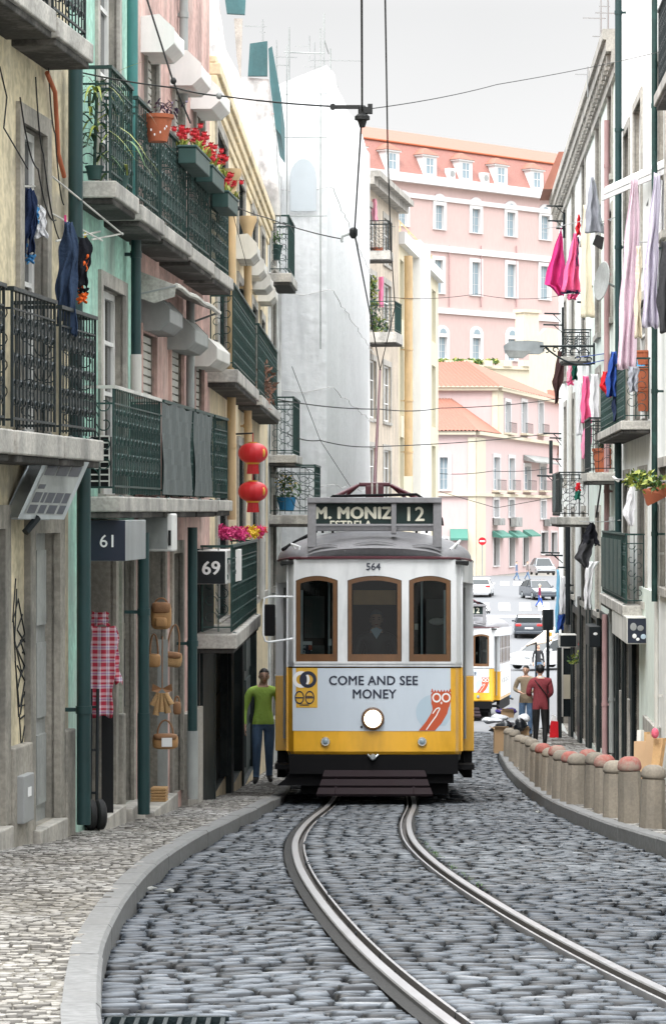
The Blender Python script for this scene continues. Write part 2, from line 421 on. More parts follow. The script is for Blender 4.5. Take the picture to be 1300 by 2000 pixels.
def stone_mat(name, stops, rough, dirt, big=.5):
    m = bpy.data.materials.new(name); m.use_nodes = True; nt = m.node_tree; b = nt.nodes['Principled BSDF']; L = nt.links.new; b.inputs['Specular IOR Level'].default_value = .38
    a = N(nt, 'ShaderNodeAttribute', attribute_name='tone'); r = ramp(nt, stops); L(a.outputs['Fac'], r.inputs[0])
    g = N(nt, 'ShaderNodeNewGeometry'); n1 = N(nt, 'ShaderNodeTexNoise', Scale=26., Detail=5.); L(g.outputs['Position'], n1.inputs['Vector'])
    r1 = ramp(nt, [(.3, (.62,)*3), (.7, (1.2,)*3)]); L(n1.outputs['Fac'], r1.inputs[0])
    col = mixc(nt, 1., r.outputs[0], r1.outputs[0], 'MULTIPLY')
    n2 = N(nt, 'ShaderNodeTexNoise', Scale=big, Detail=4.); L(g.outputs['Position'], n2.inputs['Vector'])
    r2 = ramp(nt, [(.35, dirt), (.62, (1.08,)*3)]); L(n2.outputs['Fac'], r2.inputs[0])
    col = mixc(nt, 1., col, r2.outputs[0], 'MULTIPLY'); L(col, b.inputs['Base Color'])
    mr = N(nt, 'ShaderNodeMapRange'); mr.inputs[3].default_value = rough-.13; mr.inputs[4].default_value = rough+.16
    L(n1.outputs['Fac'], mr.inputs[0]); L(mr.outputs[0], b.inputs['Roughness'])
    bp = N(nt, 'ShaderNodeBump', Strength=.35, Distance=.008); L(n1.outputs['Fac'], bp.inputs['Height']); L(bp.outputs[0], b.inputs['Normal'])
    return m
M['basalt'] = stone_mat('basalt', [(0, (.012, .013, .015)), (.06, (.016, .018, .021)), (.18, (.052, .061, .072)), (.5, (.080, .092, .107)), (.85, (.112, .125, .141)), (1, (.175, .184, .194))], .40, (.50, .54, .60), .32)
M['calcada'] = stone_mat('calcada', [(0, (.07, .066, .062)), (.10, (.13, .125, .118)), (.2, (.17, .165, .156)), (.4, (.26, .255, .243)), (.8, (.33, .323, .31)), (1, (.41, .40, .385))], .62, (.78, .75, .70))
rng = np.random.default_rng(5)
GAUGE = .495
_g = ground_px(325, 1997, .0); GRX, GRY = _g.x, _g.y
def road_stones():
    X, D, W_, H_, Z, SL = [], [], [], [], [], []
    d = 6.5
    while d < 75:
        grow = 1 if d < 34 else 1.35
        rd = .112*grow*rng.uniform(.9, 1.12)
        tc_ = float(TRACK(d)); kl = float(KERBL(d))+.02; kr = min(float(KERBR(d)), tc_+6)-.02
        for zone, (a, b) in enumerate(((kl, tc_-GAUGE-.085), (tc_-GAUGE+.10, tc_+GAUGE-.10), (tc_+GAUGE+.085, kr))):
            x = a+rng.uniform(-.05, 0)
            while x < b-.04:
                ww = rng.uniform(.115, .20)*grow
                if x+ww > b-.05: ww = b-x
                mid = x+ww/2
                sl = (.16 if zone == 0 else (-.05 if zone == 1 else -.10))
                dd = d+sl*(mid-tc_)+rng.normal(0, .006)+.02*math.sin(mid*2.7+d*.9)
                if zone == 0: dd += .03*math.sin(mid*9+d)
                if not (abs(mid-GRX) < .25 and -.21 < dd-GRY < .07) and mid > -.13*d-.5 and mid < .135*d+1.7:
                    X.append(mid); D.append(dd); W_.append(max(.03, ww/2-.0045)); H_.append(rd/2-.0085); SL.append(sl); Z.append(-.012)
                x += ww
        d += rd
    X, D, W_, H_, Z, SL = map(np.array, (X, D, W_, H_, Z, SL))
    Z = Z+.006*np.sin(X*5.1+D*2.3)+.006*np.sin(X*2.2-D*3.7)
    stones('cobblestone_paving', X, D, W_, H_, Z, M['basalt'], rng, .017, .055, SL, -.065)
road_stones()
def calcada(x0, x1, d0, d1, size, clip, PV=lambda D: np.full(len(D), .12)):
    X, D, W_, H_ = [], [], [], []
    d = d0
    while d < d1:
        k = 1+max(0, (d-22))*.02; rd = size*k*rng.uniform(.88, 1.1)
        a, b = x0(d), x1(d); x = a
        while x < b:
            ww = size*k*rng.uniform(.85, 1.45)
            if clip(x, d): X.append(x+ww/2); D.append(d+.25*(x-a)*0+.015*math.sin(7*x+d)+rng.normal(0, .006)); W_.append(ww/2-.005); H_.append(rd/2-.0045)
            x += ww
        d += rd
    X, D, W_, H_ = map(np.array, (X, D, W_, H_))
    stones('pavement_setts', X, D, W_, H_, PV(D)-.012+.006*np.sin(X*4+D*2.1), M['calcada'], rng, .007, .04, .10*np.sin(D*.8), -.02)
calcada(lambda d: float(WL(d)), lambda d: float(KERBL(d))-.135, 8.2, 51, .062, lambda x, d: x > -.122*d-.12, lambda D: np.interp(D, [31, 37, 47, 52], [.12, .045, .045, .12]))
calcada(lambda d: float(KERBR(d))+.135, lambda d: float(WR(d)), 12, 73, .09, lambda x, d: True)

mm('kerb', (.165, .168, .168), .18, 3, .65, .35, 0, patch=(.13, .13, .128), pamt=.6, mottle=.25)
def kerb(fn, sgn, d0, d1, name='kerb', L_=.95, hf=lambda d: .122):
    mb = MB(); d = d0
    while d < d1:
        ln = L_*R.uniform(.8, 1.3); e = min(d+ln, d1); g = .003; k = 4
        dz = R.uniform(-.003, .003); dx = R.uniform(-.003, .003)
        vs = []
        for i in range(k+1):
            q = d+g+(e-d-2*g)*i/k; x = float(fn(q))+dx; z = zr(q)+dz
            h = hf(q); vs += [(x, q, z-.2), (x, q, z+h-.017), (x+sgn*.016, q, z+h), (x+sgn*.132, q, z+h), (x+sgn*.132, q, z-.2)]
        fs = []
        for i in range(k):
            for j in range(4): fs.append((i*5+j, i*5+j+1, (i+1)*5+j+1, (i+1)*5+j))
        fs += [(0, 1, 2, 3, 4), tuple(k*5+j for j in (4, 3, 2, 1, 0))]
        mb.add(vs, fs); d = e
    return struct(mb.build(name, M['kerb']))
kerb(KERBL, -1, 5, 52, hf=pvl); kerb(KERBR, 1, 4, 74)

mm('railsteel', (.36, .36, .37), .15, 9, .36, .02, metal=.7)
mm('railrust', (.05, .045, .042), .4, 12, .8, .4)
def rail(side, label):
    root = thing('tram_rail', label, 'rail', (float(TRACK(10))+side*GAUGE, 10, zr(10)), 'grooved tram rails set in the cobbles')
    ds = np.arange(7, 75, .3)
    prof = {'running_head': [(-.027, .002), (-.021, .007), (.021, .007), (.027, .002)],
            'groove': [(.027, .002), (.027, -.035), (.067, -.035), (.067, .0)], 'guard_lip': [(.067, .0), (.081, .0), (.083, -.03)], 'mortar_joint': [(-.085, -.014), (-.029, -.012), (-.027, .002)]}
    for k, pr in prof.items():
        mb = MB(); vs = []; n = len(pr)
        for d in ds:
            c = float(TRACK(d))+side*GAUGE; e = float(TRACK(d+.2))-float(TRACK(d-.2)); nrm = Vector((1, -e/.4, 0)).normalized()
            for a, z in pr: vs.append(Vector((c, d, zr(d)+z+.006))+nrm*a*(-side))
        mb.add(vs, [(j*n+i, j*n+i+1, (j+1)*n+i+1, (j+1)*n+i) for j in range(len(ds)-1) for i in range(n-1)])
        mb.build(k, M['railsteel'] if k in ('running_head', 'guard_lip') else M['railrust'] if k == 'groove' else M['mortar'], root, smooth=30)
rail(-1, 'shiny grooved rail on the outside of the bend, nearer the left kerb'); rail(1, 'shiny grooved rail on the right of the track, nearer the stone bollards')

# crossing stripes and stop line out on the plaza road
for px in (905, 945, 985, 1025, 1062):
    a = ground_px(px-11, 1193, .0); b = ground_px(px+11, 1193, 0); c = ground_px(px+9, 1178, 0); d_ = ground_px(px-12, 1178, 0)
    mb = MB(); mb.quad(*[v+Vector((0, 0, .006)) for v in (a, b, c, d_)]); struct(mb.build('crossing_stripe', M['roadpaint']))
for px in (985, 1010, 1035):
    a = ground_px(px-9, 1143, 0); b = ground_px(px+9, 1143, 0); c = ground_px(px+8, 1136, 0); d_ = ground_px(px-8, 1136, 0)
    mb = MB(); mb.quad(*[v+Vector((0, 0, .01)) for v in (a, b, c, d_)]); struct(mb.build('crossing_stripe', M['roadpaint']))
mb = MB(); a = ground_px(890, 1206); b = ground_px(1075, 1206); c = ground_px(1075, 1202); d_ = ground_px(890, 1202)
mb.quad(*[v+Vector((0, 0, .006)) for v in (a, b, c, d_)]); struct(mb.build('stop_line', M['roadpaint']))

# drain grate at the very front
g = ground_px(325, 1997, .0)
gr = thing('drain_grate', 'iron drain grate set in the cobbles by the left kerb, at the bottom edge', 'drain', g)
mb = MB(); mb.box(-.21, .21, -.17, .03, -.05, -.01, m=0); mb.build('grate_pit', M['dark'], gr, local=True)
mb = MB()
for i in range(9): x = -.20+i*.05; mb.box(x-.008, x+.008, -.16, .02, -.03, .016)
mb.box(-.22, .22, .015, .035, -.03, .018); mb.box(-.22, .22, -.18, -.16, -.03, .018); mb.build('grate_bars', M['iron'], gr, local=True)
# ---------------------------------------------------------------- lettering
def txt(s, size, fr, parent, m, bold=0., align='CENTER', name='lettering', depth=.002, local=True, zclip=None, sx=1., spacing=1.):
    cu = bpy.data.curves.new('t', 'FONT'); cu.body = s; cu.size = size;  cu.align_x = align; cu.extrude = depth; cu.resolution_u = 3; cu.space_character = spacing
    o = bpy.data.objects.new('t', cu); C.objects.link(o); dg = bpy.context.evaluated_depsgraph_get()
    me = bpy.data.meshes.new_from_object(o.evaluated_get(dg)); bpy.data.objects.remove(o)
    if zclip is not None:
        bm = bmesh.new(); bm.from_mesh(me)
        bmesh.ops.bisect_plane(bm, geom=bm.verts[:]+bm.edges[:]+bm.faces[:], plane_co=(0, zclip, 0), plane_no=(0, -1, 0), clear_outer=True); bm.to_mesh(me); bm.free()
    mb = MB()
    for k, (ox, oy) in enumerate([(0, 0)] if bold <= 0 else [(-bold, 0), (bold, 0), (0, -bold*.6), (0, bold*.6)]):
        mb.add([fr(v.co.x*sx+ox, v.co.y+oy, v.co.z+depth+.0006*k) for v in me.vertices], [tuple(p.vertices) for p in me.polygons])
    bpy.data.meshes.remove(me)
    return mb.build(name, m, parent, local=local)
# ---------------------------------------------------------------- the tram
M['tramyellow'] = mat('tramyellow', (.84, .44, .028), .12, 3, .32, .06, .3, coat=.5)
M['tramwhite'] = mat('tramwhite', (.74, .76, .78), .08, 3, .35, .05, .34, coat=.4)
M['advert'] = mat('advert', (.55, .62, .70), .03, 1, .35, .02, .06, coat=.4)
M['tramroof'] = mat('tramroof', (.235, .235, .25), .12, 3, .5, .1, .2, mottle=.1)
M['tramblack'] = mat('tramblack', (.005, .005, .006), .3, 6, .75, .15, spec=.15)
M['maroon'] = mat('maroon', (.07, .012, .02), .2, 8, .4, .05)
M['maroondust'] = mat('maroondust', (.018, .011, .014), .3, 8, .7, .2, spec=.2)
M['tramwood'] = mat('tramwood', (.14, .064, .023), .3, 11, .38, .12, .3, coat=.3)
M['letterdark'] = mat('letterdark', (.02, .026, .05), .05, 4, .5, 0)
M['lettercream'] = mat('lettercream', (.72, .71, .60), .06, 6, .6, 0)
M['letterwhite'] = mat('letterwhite', (.80, .80, .80), .04, 6, .6, 0)
M['orange'] = mat('orange', (.50, .085, .03), .08, 6, .5, 0)
M['paleblue'] = mat('paleblue', (.42, .53, .62), .04, 6, .5, 0)
M['cabin'] = mat('cabin', (.020, .022, .022), .3, 3, .8, .05, spec=.2)
M['cabinwood'] = mat('cabinwood', (.10, .055, .03), .3, 5, .6, .1)
M['logoyellow'] = mat('logoyellow', (.68, .40, .05), .06, 4, .45, 0)
TY = 32.7
slope = math.atan2(zr(40.5)-zr(33), 7.5)
tram = thing('tram', 'yellow and white number 12 tram with a round headlight, coming up the cobbles', 'tram', (.482, TY, zr(TY)), 'yellow trams in the street')
tram.rotation_euler = (slope*.8, 0, -math.atan(.0149))
HW = .955
def yc(x): return .10*(x/HW)**2 if abs(x) <= HW else .10+(abs(x)-HW)*2.2
def tf(x, p, z): return Vector((x, yc(x)-p, z))           # point on the bowed front, p proud of it
def front(mb, x0, x1, z0, z1, p0=0., p1=.03, m=0, n=10):
    for i in range(n):
        a = x0+(x1-x0)*i/n; b = x0+(x1-x0)*(i+1)/n
        vs = [tf(x, p, z) for z in (z0, z1) for p in (p0, p1) for x in (a, b)]
        fs = [(2, 3, 7, 6), (0, 4, 5, 1), (4, 6, 7, 5), (0, 1, 3, 2)]
        if i == 0: fs.append((0, 2, 6, 4))
        if i == n-1: fs.append((1, 5, 7, 3))
        mb.add(vs, fs, m)
def B(mb, name, m, parent=tram, **k): return mb.build(name, m, parent, local=True, **k)
XE = 1.02
# front shell: lower yellow panel rolled inward below, white surround
mb = MB(); front(mb, -XE, XE, .62, 1.60, -.03, 0, n=26)
for i in range(26):
    a = -XE+2*XE*i/26; b = -XE+2*XE*(i+1)/26
    mb.add([tf(a, 0, .62), tf(b, 0, .62), tf(b*.985, -.035, .575), tf(a*.985, -.035, .575)], [(0, 1, 2, 3)])
B(mb, 'dash_panel', M['tramyellow'], smooth=40)
wins = [(-.675, .245), (0.0, .315), (.645, .245)]     # centre, half width
ZS, ZH, ZT = 1.665, 2.60, 2.665
mb = MB(); front(mb, -XE, XE, 1.602, ZS, -.03, .004, n=26); front(mb, -XE, XE, ZT+.012, 2.86, -.03, .004, n=26)
front(mb, -XE, XE, 1.64, 1.665, .004, .016, n=26)
ed = [-XE]+[v for c, h in wins for v in (c-h, c+h)]+[XE]
for i in range(0, len(ed), 2): front(mb, ed[i], ed[i+1], ZS, ZT+.012, -.03, .004, n=4)
def arch(c, h, x, rise=.055): return ZT-rise*((x-c)/h)**2
for c, h in wins:                                     # spandrels above the arched window heads
    n = 12
    for i in range(n):
        a = c-h+2*h*i/n; b = c-h+2*h*(i+1)/n
        mb.add([tf(a, .004, arch(c, h, a)), tf(b, .004, arch(c, h, b)), tf(b, .004, ZT+.012), tf(a, .004, ZT+.012)], [(0, 1, 2, 3)])
shell = B(mb, 'window_surround', M['tramwhite'], smooth=40)
mb = MB(); front(mb, -XE, XE, 1.592, 1.606, .0, .008, n=26); B(mb, 'waist_strip', M['tramblack'])
for c, h in wins:
    fw = .055 if h < .3 else .05; n = 14; mb = MB()
    def ring(x, e): return tf(x, e, arch(c, h, x))
    front(mb, c-h+.006, c-h+fw, ZS, ZS+.6, -.04, -.004, n=1); front(mb, c+h-fw, c+h-.006, ZS, ZS+.6, -.04, -.004, n=1)
    front(mb, c-h+fw, c+h-fw, ZS, ZS+.085, -.04, -.002, n=4)
    for e0, e1 in ((c-h+.006, c-h+fw), (c+h-fw, c+h-.006)):
        mb.add([tf(x, p, z) for p in (-.04, -.004) for x, z in ((e0, ZS+.6), (e1, ZS+.6), (e1, arch(c, h, e1)-.003), (e0, arch(c, h, e0)-.003))],
               [(4, 5, 6, 7), (0, 4, 7, 3), (1, 2, 6, 5), (0, 1, 5, 4)])
    for i in range(n):
        a = c-h+fw+(2*h-2*fw)*i/n; b = c-h+fw+(2*h-2*fw)*(i+1)/n
        vs = [tf(x, p, arch(c, h, x)-o) for p in (-.04, -.004) for x, o in ((a, .003), (b, .003), (b, .055), (a, .055))]
        mb.add(vs, [(4, 5, 6, 7), (3, 7, 6, 2), (0, 1, 5, 4)])
    wf = B(mb, 'window', M['tramwood'])
    mb = MB(); n = 8
    for i in range(n):
        a = c-h+fw+(2*h-2*fw)*i/n; b = c-h+fw+(2*h-2*fw)*(i+1)/n
        mb.add([tf(a, -.025, ZS+.08), tf(b, -.025, ZS+.08), tf(b, -.025, arch(c, h, b)-.05), tf(a, -.025, arch(c, h, a)-.05)], [(0, 1, 2, 3)])
    B(mb, 'pane', M['glasstram'], wf)
    if h < .3:                                        # inner light strip of the side window frame
        mb = MB(); s_ = 1 if c < 0 else -1
        front(mb, c-s_*(h-fw-.03), c-s_*(h-fw-.002), ZS+.09, 2.50, -.05, -.03, n=1); B(mb, 'inner_strip', M['tramwhite'], wf)
# advertising panel with its lettering and marks
mb = MB(); front(mb, -HW, .885, .858, 1.588, 0, .004, n=24); ad = B(mb, 'advert_panel', M['advert'])
tx = lambda cx, cz, p: (lambda x, y, z: tf(cx+x, p+z, cz+y))
txt('COME AND SEE', .148, tx(-.015, 1.395, .005), ad, M['letterdark'], .0035, sx=.97, spacing=1.04)
txt('MONEY', .148, tx(-.005, 1.238, .005), ad, M['letterdark'], .0035, sx=.97, spacing=1.04)
def disc(mb, cx, cz, r, p, rz=None, a0=0, a1=2*PI, n=28, ri=0, m=0):
    rz = rz or r; k = ri/r if r else 0
    for i in range(n):
        a = a0+(a1-a0)*i/n; b = a0+(a1-a0)*(i+1)/n
        o = [(cx+r*math.cos(t), cz+rz*math.sin(t)) for t in (a, b)]; q = [(cx+k*r*math.cos(t), cz+k*rz*math.sin(t)) for t in (a, b)]
        mb.add([tf(q[0][0], p, q[0][1]), tf(o[0][0], p, o[0][1]), tf(o[1][0], p, o[1][1]), tf(q[1][0], p, q[1][1])], [(0, 1, 2, 3)] if ri else [(0, 1, 2)], m)
def poly(mb, pts, p, m=0):
    mb.add([tf(x, p, z) for x, z in pts], [tuple(range(len(pts)))], m)
mb = MB(); front(mb, -HW-.005, -.665, 1.128, 1.588, .004, .008, n=4); st = B(mb, 'logo_sticker', M['logoyellow'])
mb = MB(); disc(mb, -.855, 1.455, .10, .010, ri=.058, rz=.098); B(mb, 'white_ring', M['letterwhite'], ad)
mb = MB(); disc(mb, -.775, 1.455, .10, .0115, ri=.058, rz=.098); disc(mb, -.815, 1.455, .028, .012, rz=.062); B(mb, 'navy_ring', M['letterdark'], ad)
mb = MB()
for cx in (-.875, -.755): disc(mb, cx, 1.245, .056, .010, ri=.044, rz=.078)
front(mb, -.93, -.83, 1.235, 1.25, .009, .011, n=1); front(mb, -.80, -.71, 1.235, 1.25, .009, .011, n=1); front(mb, -.80, -.72, 1.255, 1.265, .009, .011, n=1)
for z in (1.165, 1.15): front(mb, -.87, -.76, z, z+.007, .009, .011, n=1)
B(mb, 'badge_lines', M['letterdark'], ad)
mb = MB(); disc(mb, .685, 1.075, .205, .006, a0=-.86, a1=PI+.86, n=40); poly(mb, [(.55, .92), (.82, .92), (.84, 1.0), (.53, 1.0)], .006); B(mb, 'pale_disc', M['paleblue'], ad)
# owl: ear-tufted head, round eyes, body leaning to the lower left
ow = MB(); hd = []
hz, hx = 1.235, .775
body = [(.512, .862), (.70, .862), (.78, .95), (.845, 1.06), (.865, 1.14), (.885, 1.17), (.665, 1.17), (.675, 1.11), (.655, 1.06), (.60, .97)]
for i in range(len(body)): pass
poly(ow, [(.512, .862), (.70, .862), (.60, .97)], .0075); poly(ow, [(.60, .97), (.70, .862), (.78, .95), (.655, 1.06)], .0075)
poly(ow, [(.655, 1.06), (.78, .95), (.845, 1.06), (.675, 1.11)], .0075); poly(ow, [(.675, 1.11), (.845, 1.06), (.865, 1.14), (.665, 1.17)], .0075)
poly(ow, [(.66, 1.165), (.868, 1.135), (.885, 1.20), (.895, 1.28), (.87, 1.312), (.68, 1.312), (.655, 1.28), (.66, 1.20)], .0075)
for i in range(7):
    x = .672+i*.034; h = .028+(.016 if i in (0, 6) else 0)
    poly(ow, [(x-.017, 1.308), (x+.017, 1.308), (x+(.004 if i > 2 else -.004), 1.312+h)], .0075)
B(ow, 'owl_figure', M['orange'], ad)
mb = MB(); disc(mb, .722, 1.245, .052, .0085, ri=.034, rz=.056); disc(mb, .832, 1.245, .052, .0085, ri=.034, rz=.056)
poly(mb, [(.765, 1.185), (.777, 1.165), (.789, 1.185), (.777, 1.20)], .0085)
path = [(.60, .87), (.655, .95), (.715, 1.03), (.745, 1.09), (.76, 1.12), (.745, 1.128), (.715, 1.115), (.675, 1.06)]
for i in range(len(path)-1):
    (x0, z0), (x1, z1) = path[i], path[i+1]; n = Vector((z0-z1, x1-x0)).normalized()*.0065
    poly(mb, [(x0-n.x, z0-n.y), (x1-n.x, z1-n.y), (x1+n.x, z1+n.y), (x0+n.x, z0+n.y)], .0085)
B(mb, 'owl_lines', M['letterwhite'], ad)
txt('564', .115, tx(-.015, 2.732, .006), tram, M['letterdark'], .002, name='fleet_number')
# headlight and fog lamps
mb = MB(); y0 = yc(-.02)
mb.lathe([(.135, 0), (.135, .03), (.125, .055), (.105, .06), (.098, .045), (.0, .045)], (-.02, y0+.0, 1.0), 28, ax=(0, -1, 0)); hl = B(mb, 'headlight', M['tramwood'], smooth=40)
mb = MB(); mb.lathe([(.098, .046), (.085, .062), (.05, .075), (.0, .079)], (-.02, y0, 1.0), 28, ax=(0, -1, 0)); B(mb, 'lens', M['lampon'], hl, smooth=60)
mb = MB(); mb.ball((-.152, yc(.15)-.008, .905), (.014, .01, .014)); B(mb, 'button', M['tramblack'])
for x in (-.57, .55):
    mb = MB(); mb.lathe([(.056, 0), (.056, .018), (.05, .03), (.04, .03)], (x, yc(x), .735), 18, ax=(x*.1, -1, 0)); fl = B(mb, 'fog_lamp', M['chrome'], smooth=40)
    mb = MB(); mb.lathe([(.046, .02), (.03, .034), (0, .038)], (x, yc(x), .735), 14, ax=(x*.1, -1, 0)); B(mb, 'lens', M['glassfar'], fl, smooth=60)
# corners, doorways and sides
LEN = 8.3; SW = 1.185
for s_ in (-1, 1):
    mb = MB()                                        # narrow corner post behind the front shell
    mb.box(s_*XE-.02*s_, s_*(XE+.012), yc(XE)-.02, .34, .62, 1.60); B(mb, 'corner_post', M['tramyellow'])
    mb = MB(); mb.box(s_*XE-.02*s_, s_*(XE+.012), yc(XE)-.02, .34, 1.60, 2.86); B(mb, 'corner_post', M['tramwhite'])
    mb = MB(); mb.box(s_*(SW-.06), s_*SW, .95, LEN-.95, .60, 1.50); mb.box(s_*(SW-.3), s_*SW, .93, .97, .60, 1.50); B(mb, 'side_panel', M['tramyellow'], bevel=.01)
    mb = MB(); mb.box(s_*(SW-.06), s_*(SW-.004), .95, LEN-.95, 1.50, 1.72); mb.box(s_*(SW-.06), s_*(SW-.004), .95, LEN-.25, 2.60, 2.88)
    hp = [(.985, .16), (1.06, .36), (1.115, .60), (1.15, .80), (SW-.004, .95)]
    for (xa, ya), (xb, yb) in zip(hp, hp[1:]): mb.add([Vector((s_*x, y, z)) for x, y in ((xa, ya), (xb, yb)) for z in (2.60, 2.88)], [(0, 1, 3, 2)]); mb.add([Vector((s_*(x-.05), y, z)) for x, y in ((xa, ya), (xb, yb)) for z in (2.60, 2.88)]+[Vector((s_*x, y, 2.60)) for x, y in ((xa, ya), (xb, yb))], [(0, 1, 3, 2), (0, 2, 5, 4)])
    mb.box(s_*(SW-.3), s_*(SW-.004), .93, .97, 1.50, 2.62)
    mb.box(s_*(SW-.07), s_*(SW+.012), .95, LEN-.95, 1.495, 1.515)
    for i in range(8):
        y = .95+(LEN-1.9-.12)*i/7; mb.box(s_*(SW-.06), s_*(SW-.006), y, y+.12, 1.72, 2.60)
    B(mb, 'side_window_surround', M['tramwhite'])
    for i in range(7):
        y = .95+(LEN-1.9-.12)*i/7+.12; y1 = y+(LEN-1.9-.12)/7-.12
        mb = MB(); mb.box(s_*(SW-.05), s_*(SW-.02), y, y+.04, 1.72, 2.60); mb.box(s_*(SW-.05), s_*(SW-.02), y1-.04, y1, 1.72, 2.60); mb.box(s_*(SW-.05), s_*(SW-.02), y+.04, y1-.04, 1.72, 1.77); mb.box(s_*(SW-.05), s_*(SW-.02), y+.04, y1-.04, 2.18, 2.22); f_ = B(mb, 'side_window', M['tramwood'])
        mb = MB(); mb.box(s_*(SW-.042), s_*(SW-.036), y+.04, y1-.04, 1.77, 2.6); B(mb, 'pane', M['glasstram'], f_)
    # doorway: dark folding leaf and grab pole
    mb = MB(); mb.box(s_*.97, s_*1.0, .36, .93, .62, 2.60); dr = B(mb, 'door', M['tramblack'])
    mb = MB(); mb.tube([(s_*1.075, .86, .75), (s_*1.075, .86, 2.55)], .016, 8); B(mb, 'grab_pole', M['greypaint'])
    mb = MB(); mb.box(s_*.62, s_*1.17, .34, 1.0, .40, .46); mb.box(s_*.62, s_*.66, .34, 1.0, .46, .62); B(mb, 'step', M['tramblack'])
    mb = MB(); mb.box(s_*(SW-.12), s_*(SW-.02), 1.0, LEN-1, .28, .60); B(mb, 'side_skirt', M['tramblack'])
mb = MB(); mb.box(-1.0, 1.0, .2, LEN-.2, .52, .62); mb.box(-1.0, 1.0, LEN-.3, LEN-.2, .62, 1.66); mb.box(-1.0, -.55, LEN-.3, LEN-.2, 1.66, 2.8); mb.box(.55, 1.0, LEN-.3, LEN-.2, 1.66, 2.8); B(mb, 'cabin_floor', M['cabin'])
# interior: bulkhead with arched opening behind the driver, ceiling, blinds
mb = MB(); mb.box(-1.12, -.36, 1.22, 1.27, .62, 2.8); mb.box(.36, 1.12, 1.22, 1.27, .62, 2.8); mb.box(-.36, .36, 1.22, 1.27, 2.5, 2.8); mb.box(-1.1, 1.1, .1, LEN-.3, 2.80, 2.84)
mb.box(-.36, .36, 1.9, 1.95, .62, 2.8); B(mb, 'bulkhead', M['cabin'])  # rear plate added to block the bright far windows behind the driver
mb = MB(); front(mb, -.25, .25, 2.33, 2.50, -.16, -.14, n=6); B(mb, 'sun_blind', M['tan'])
mb = MB(); front(mb, -.34, -.30, 1.7, 2.6, -.3, -.26, n=1); front(mb, .30, .36, 1.7, 2.6, -.3, -.26, n=1); mb.box(-.9, .9, .32, .6, 1.25, 1.66); B(mb, 'control_desk', M['cabin'])
mb = MB(); mb.box(-.84, -.60, .95, .97, 1.95, 2.45); mb.box(-.84, -.60, .95, .97, 1.6, 1.86); mb.box(.62, .86, 1.1, 1.12, 1.7, 2.42); B(mb, 'partition_panel', mat('partition', (.075, .10, .095), .2, 3, .5, .05))
mb = MB(); mb.tube([(-.54, .7, .7), (-.54, .7, 2.75)], .018, 6); mb.tube([(-.50, .9, .7), (-.50, .9, 2.75)], .012, 6); mb.tube([(.56, .7, .7), (.56, .7, 2.75)], .018, 6); B(mb, 'cab_pole', M['steel'])
mb = MB(); mb.ball((.74, .62, 2.14), (.10, .02, .045), 14, 6); mb.tube([(.74, .64, 2.14), (.86, .66, 2.2)], .012, 5); B(mb, 'oval_reflection', M['offwhite'])  # white oval added to imitate a reflection in the right window
# paper notices in the left window
mb = MB(); front(mb, -.865, -.73, 1.79, 1.90, -.045, -.04, n=1); c1 = B(mb, 'notice_card', M['letterwhite'])
mb = MB(); front(mb, -.87, -.745, 1.745, 1.86, -.038, -.035, n=1); c2 = B(mb, 'notice_card', M['letterdark'])
mb = MB(); front(mb, -.77, -.73, 1.80, 1.855, -.034, -.032, n=1); B(mb, 'orange_strip', M['orange'])
txt('02', .062, tx(-.835, 1.755, -.033), c2, M['letterwhite'], .001); txt('12E', .04, tx(-.83, 1.822, -.033), c2, M['letterwhite'], .001)
mb = MB(); front(mb, -.54, -.50, 1.85, 1.93, -.045, -.04, n=1); B(mb, 'notice_card', M['letterwhite'])
mb = MB(); front(mb, .47, .51, 2.04, 2.11, -.30, -.29, n=1); B(mb, 'notice_card', M['lettercream'])
# eaves, roof dome
def roof(y): return 1
mb = MB(); vs = []; nx = 24; ys = [-.02, .06, .18, .4, .75, 1.15, 2, 4, 6.2, 7.3, 7.9, 8.2, 8.32]; fw_ = [.80, .90, .965, 1.04, 1.12, 1.17, 1.18, 1.18, 1.18, 1.15, 1.06, .96, .84]; hh_ = [.10, .16, .21, .27, .32, .335, .34, .34, .34, .32, .27, .2, .1]
for y, w_, h_ in zip(ys, fw_, hh_):
    for i in range(nx+1):
        a = PI*i/nx; cx_ = -math.cos(a); zz = math.sin(a)**.85*h_*1.12
        fx = cx_*w_; yy = y+(.12*(cx_**2) if y < 1 else 0)
        vs.append((fx, yy, 2.875+zz))
n_ = nx+1; mb.add(vs, [(j*n_+i, j*n_+i+1, (j+1)*n_+i+1, (j+1)*n_+i) for j in range(len(ys)-1) for i in range(nx)])
mb.add([vs[i] for i in range(n_)]+[(0, .08, 2.87)], [tuple(list(range(n_-1, -1, -1)))])
B(mb, 'roof', M['tramroof'], smooth=70)
mb = MB(); pts = [(-1.18, 1.2, 2.872), (-1.14, .75, 2.872), (-1.06, .42, 2.872)]+[(x, yc(x)-.035, 2.872) for x in np.linspace(-.99, .99, 15)]+[(1.06, .42, 2.872), (1.14, .75, 2.872), (1.18, 1.2, 2.872)]
mb.tube(pts, .018, 6); B(mb, 'gutter', M['maroon'])
for c_, w_ in ((-.56, .22), (0, .30), (.56, .22)):     # hooded roof vents
    mb = MB(); pts = [(c_+w_*u, .03+.13*((c_+w_*u))**2-.005, 2.985+.055*(1-u*u)-.06*abs(c_)) for u in np.linspace(-1, 1, 11)]
    mb.tube(pts, .013, 5); mb.tube([p+Vector((0, .03, .02)) for p in map(Vector, pts)], .02, 5); B(mb, 'roof_vent', M['tramroof'], smooth=60)
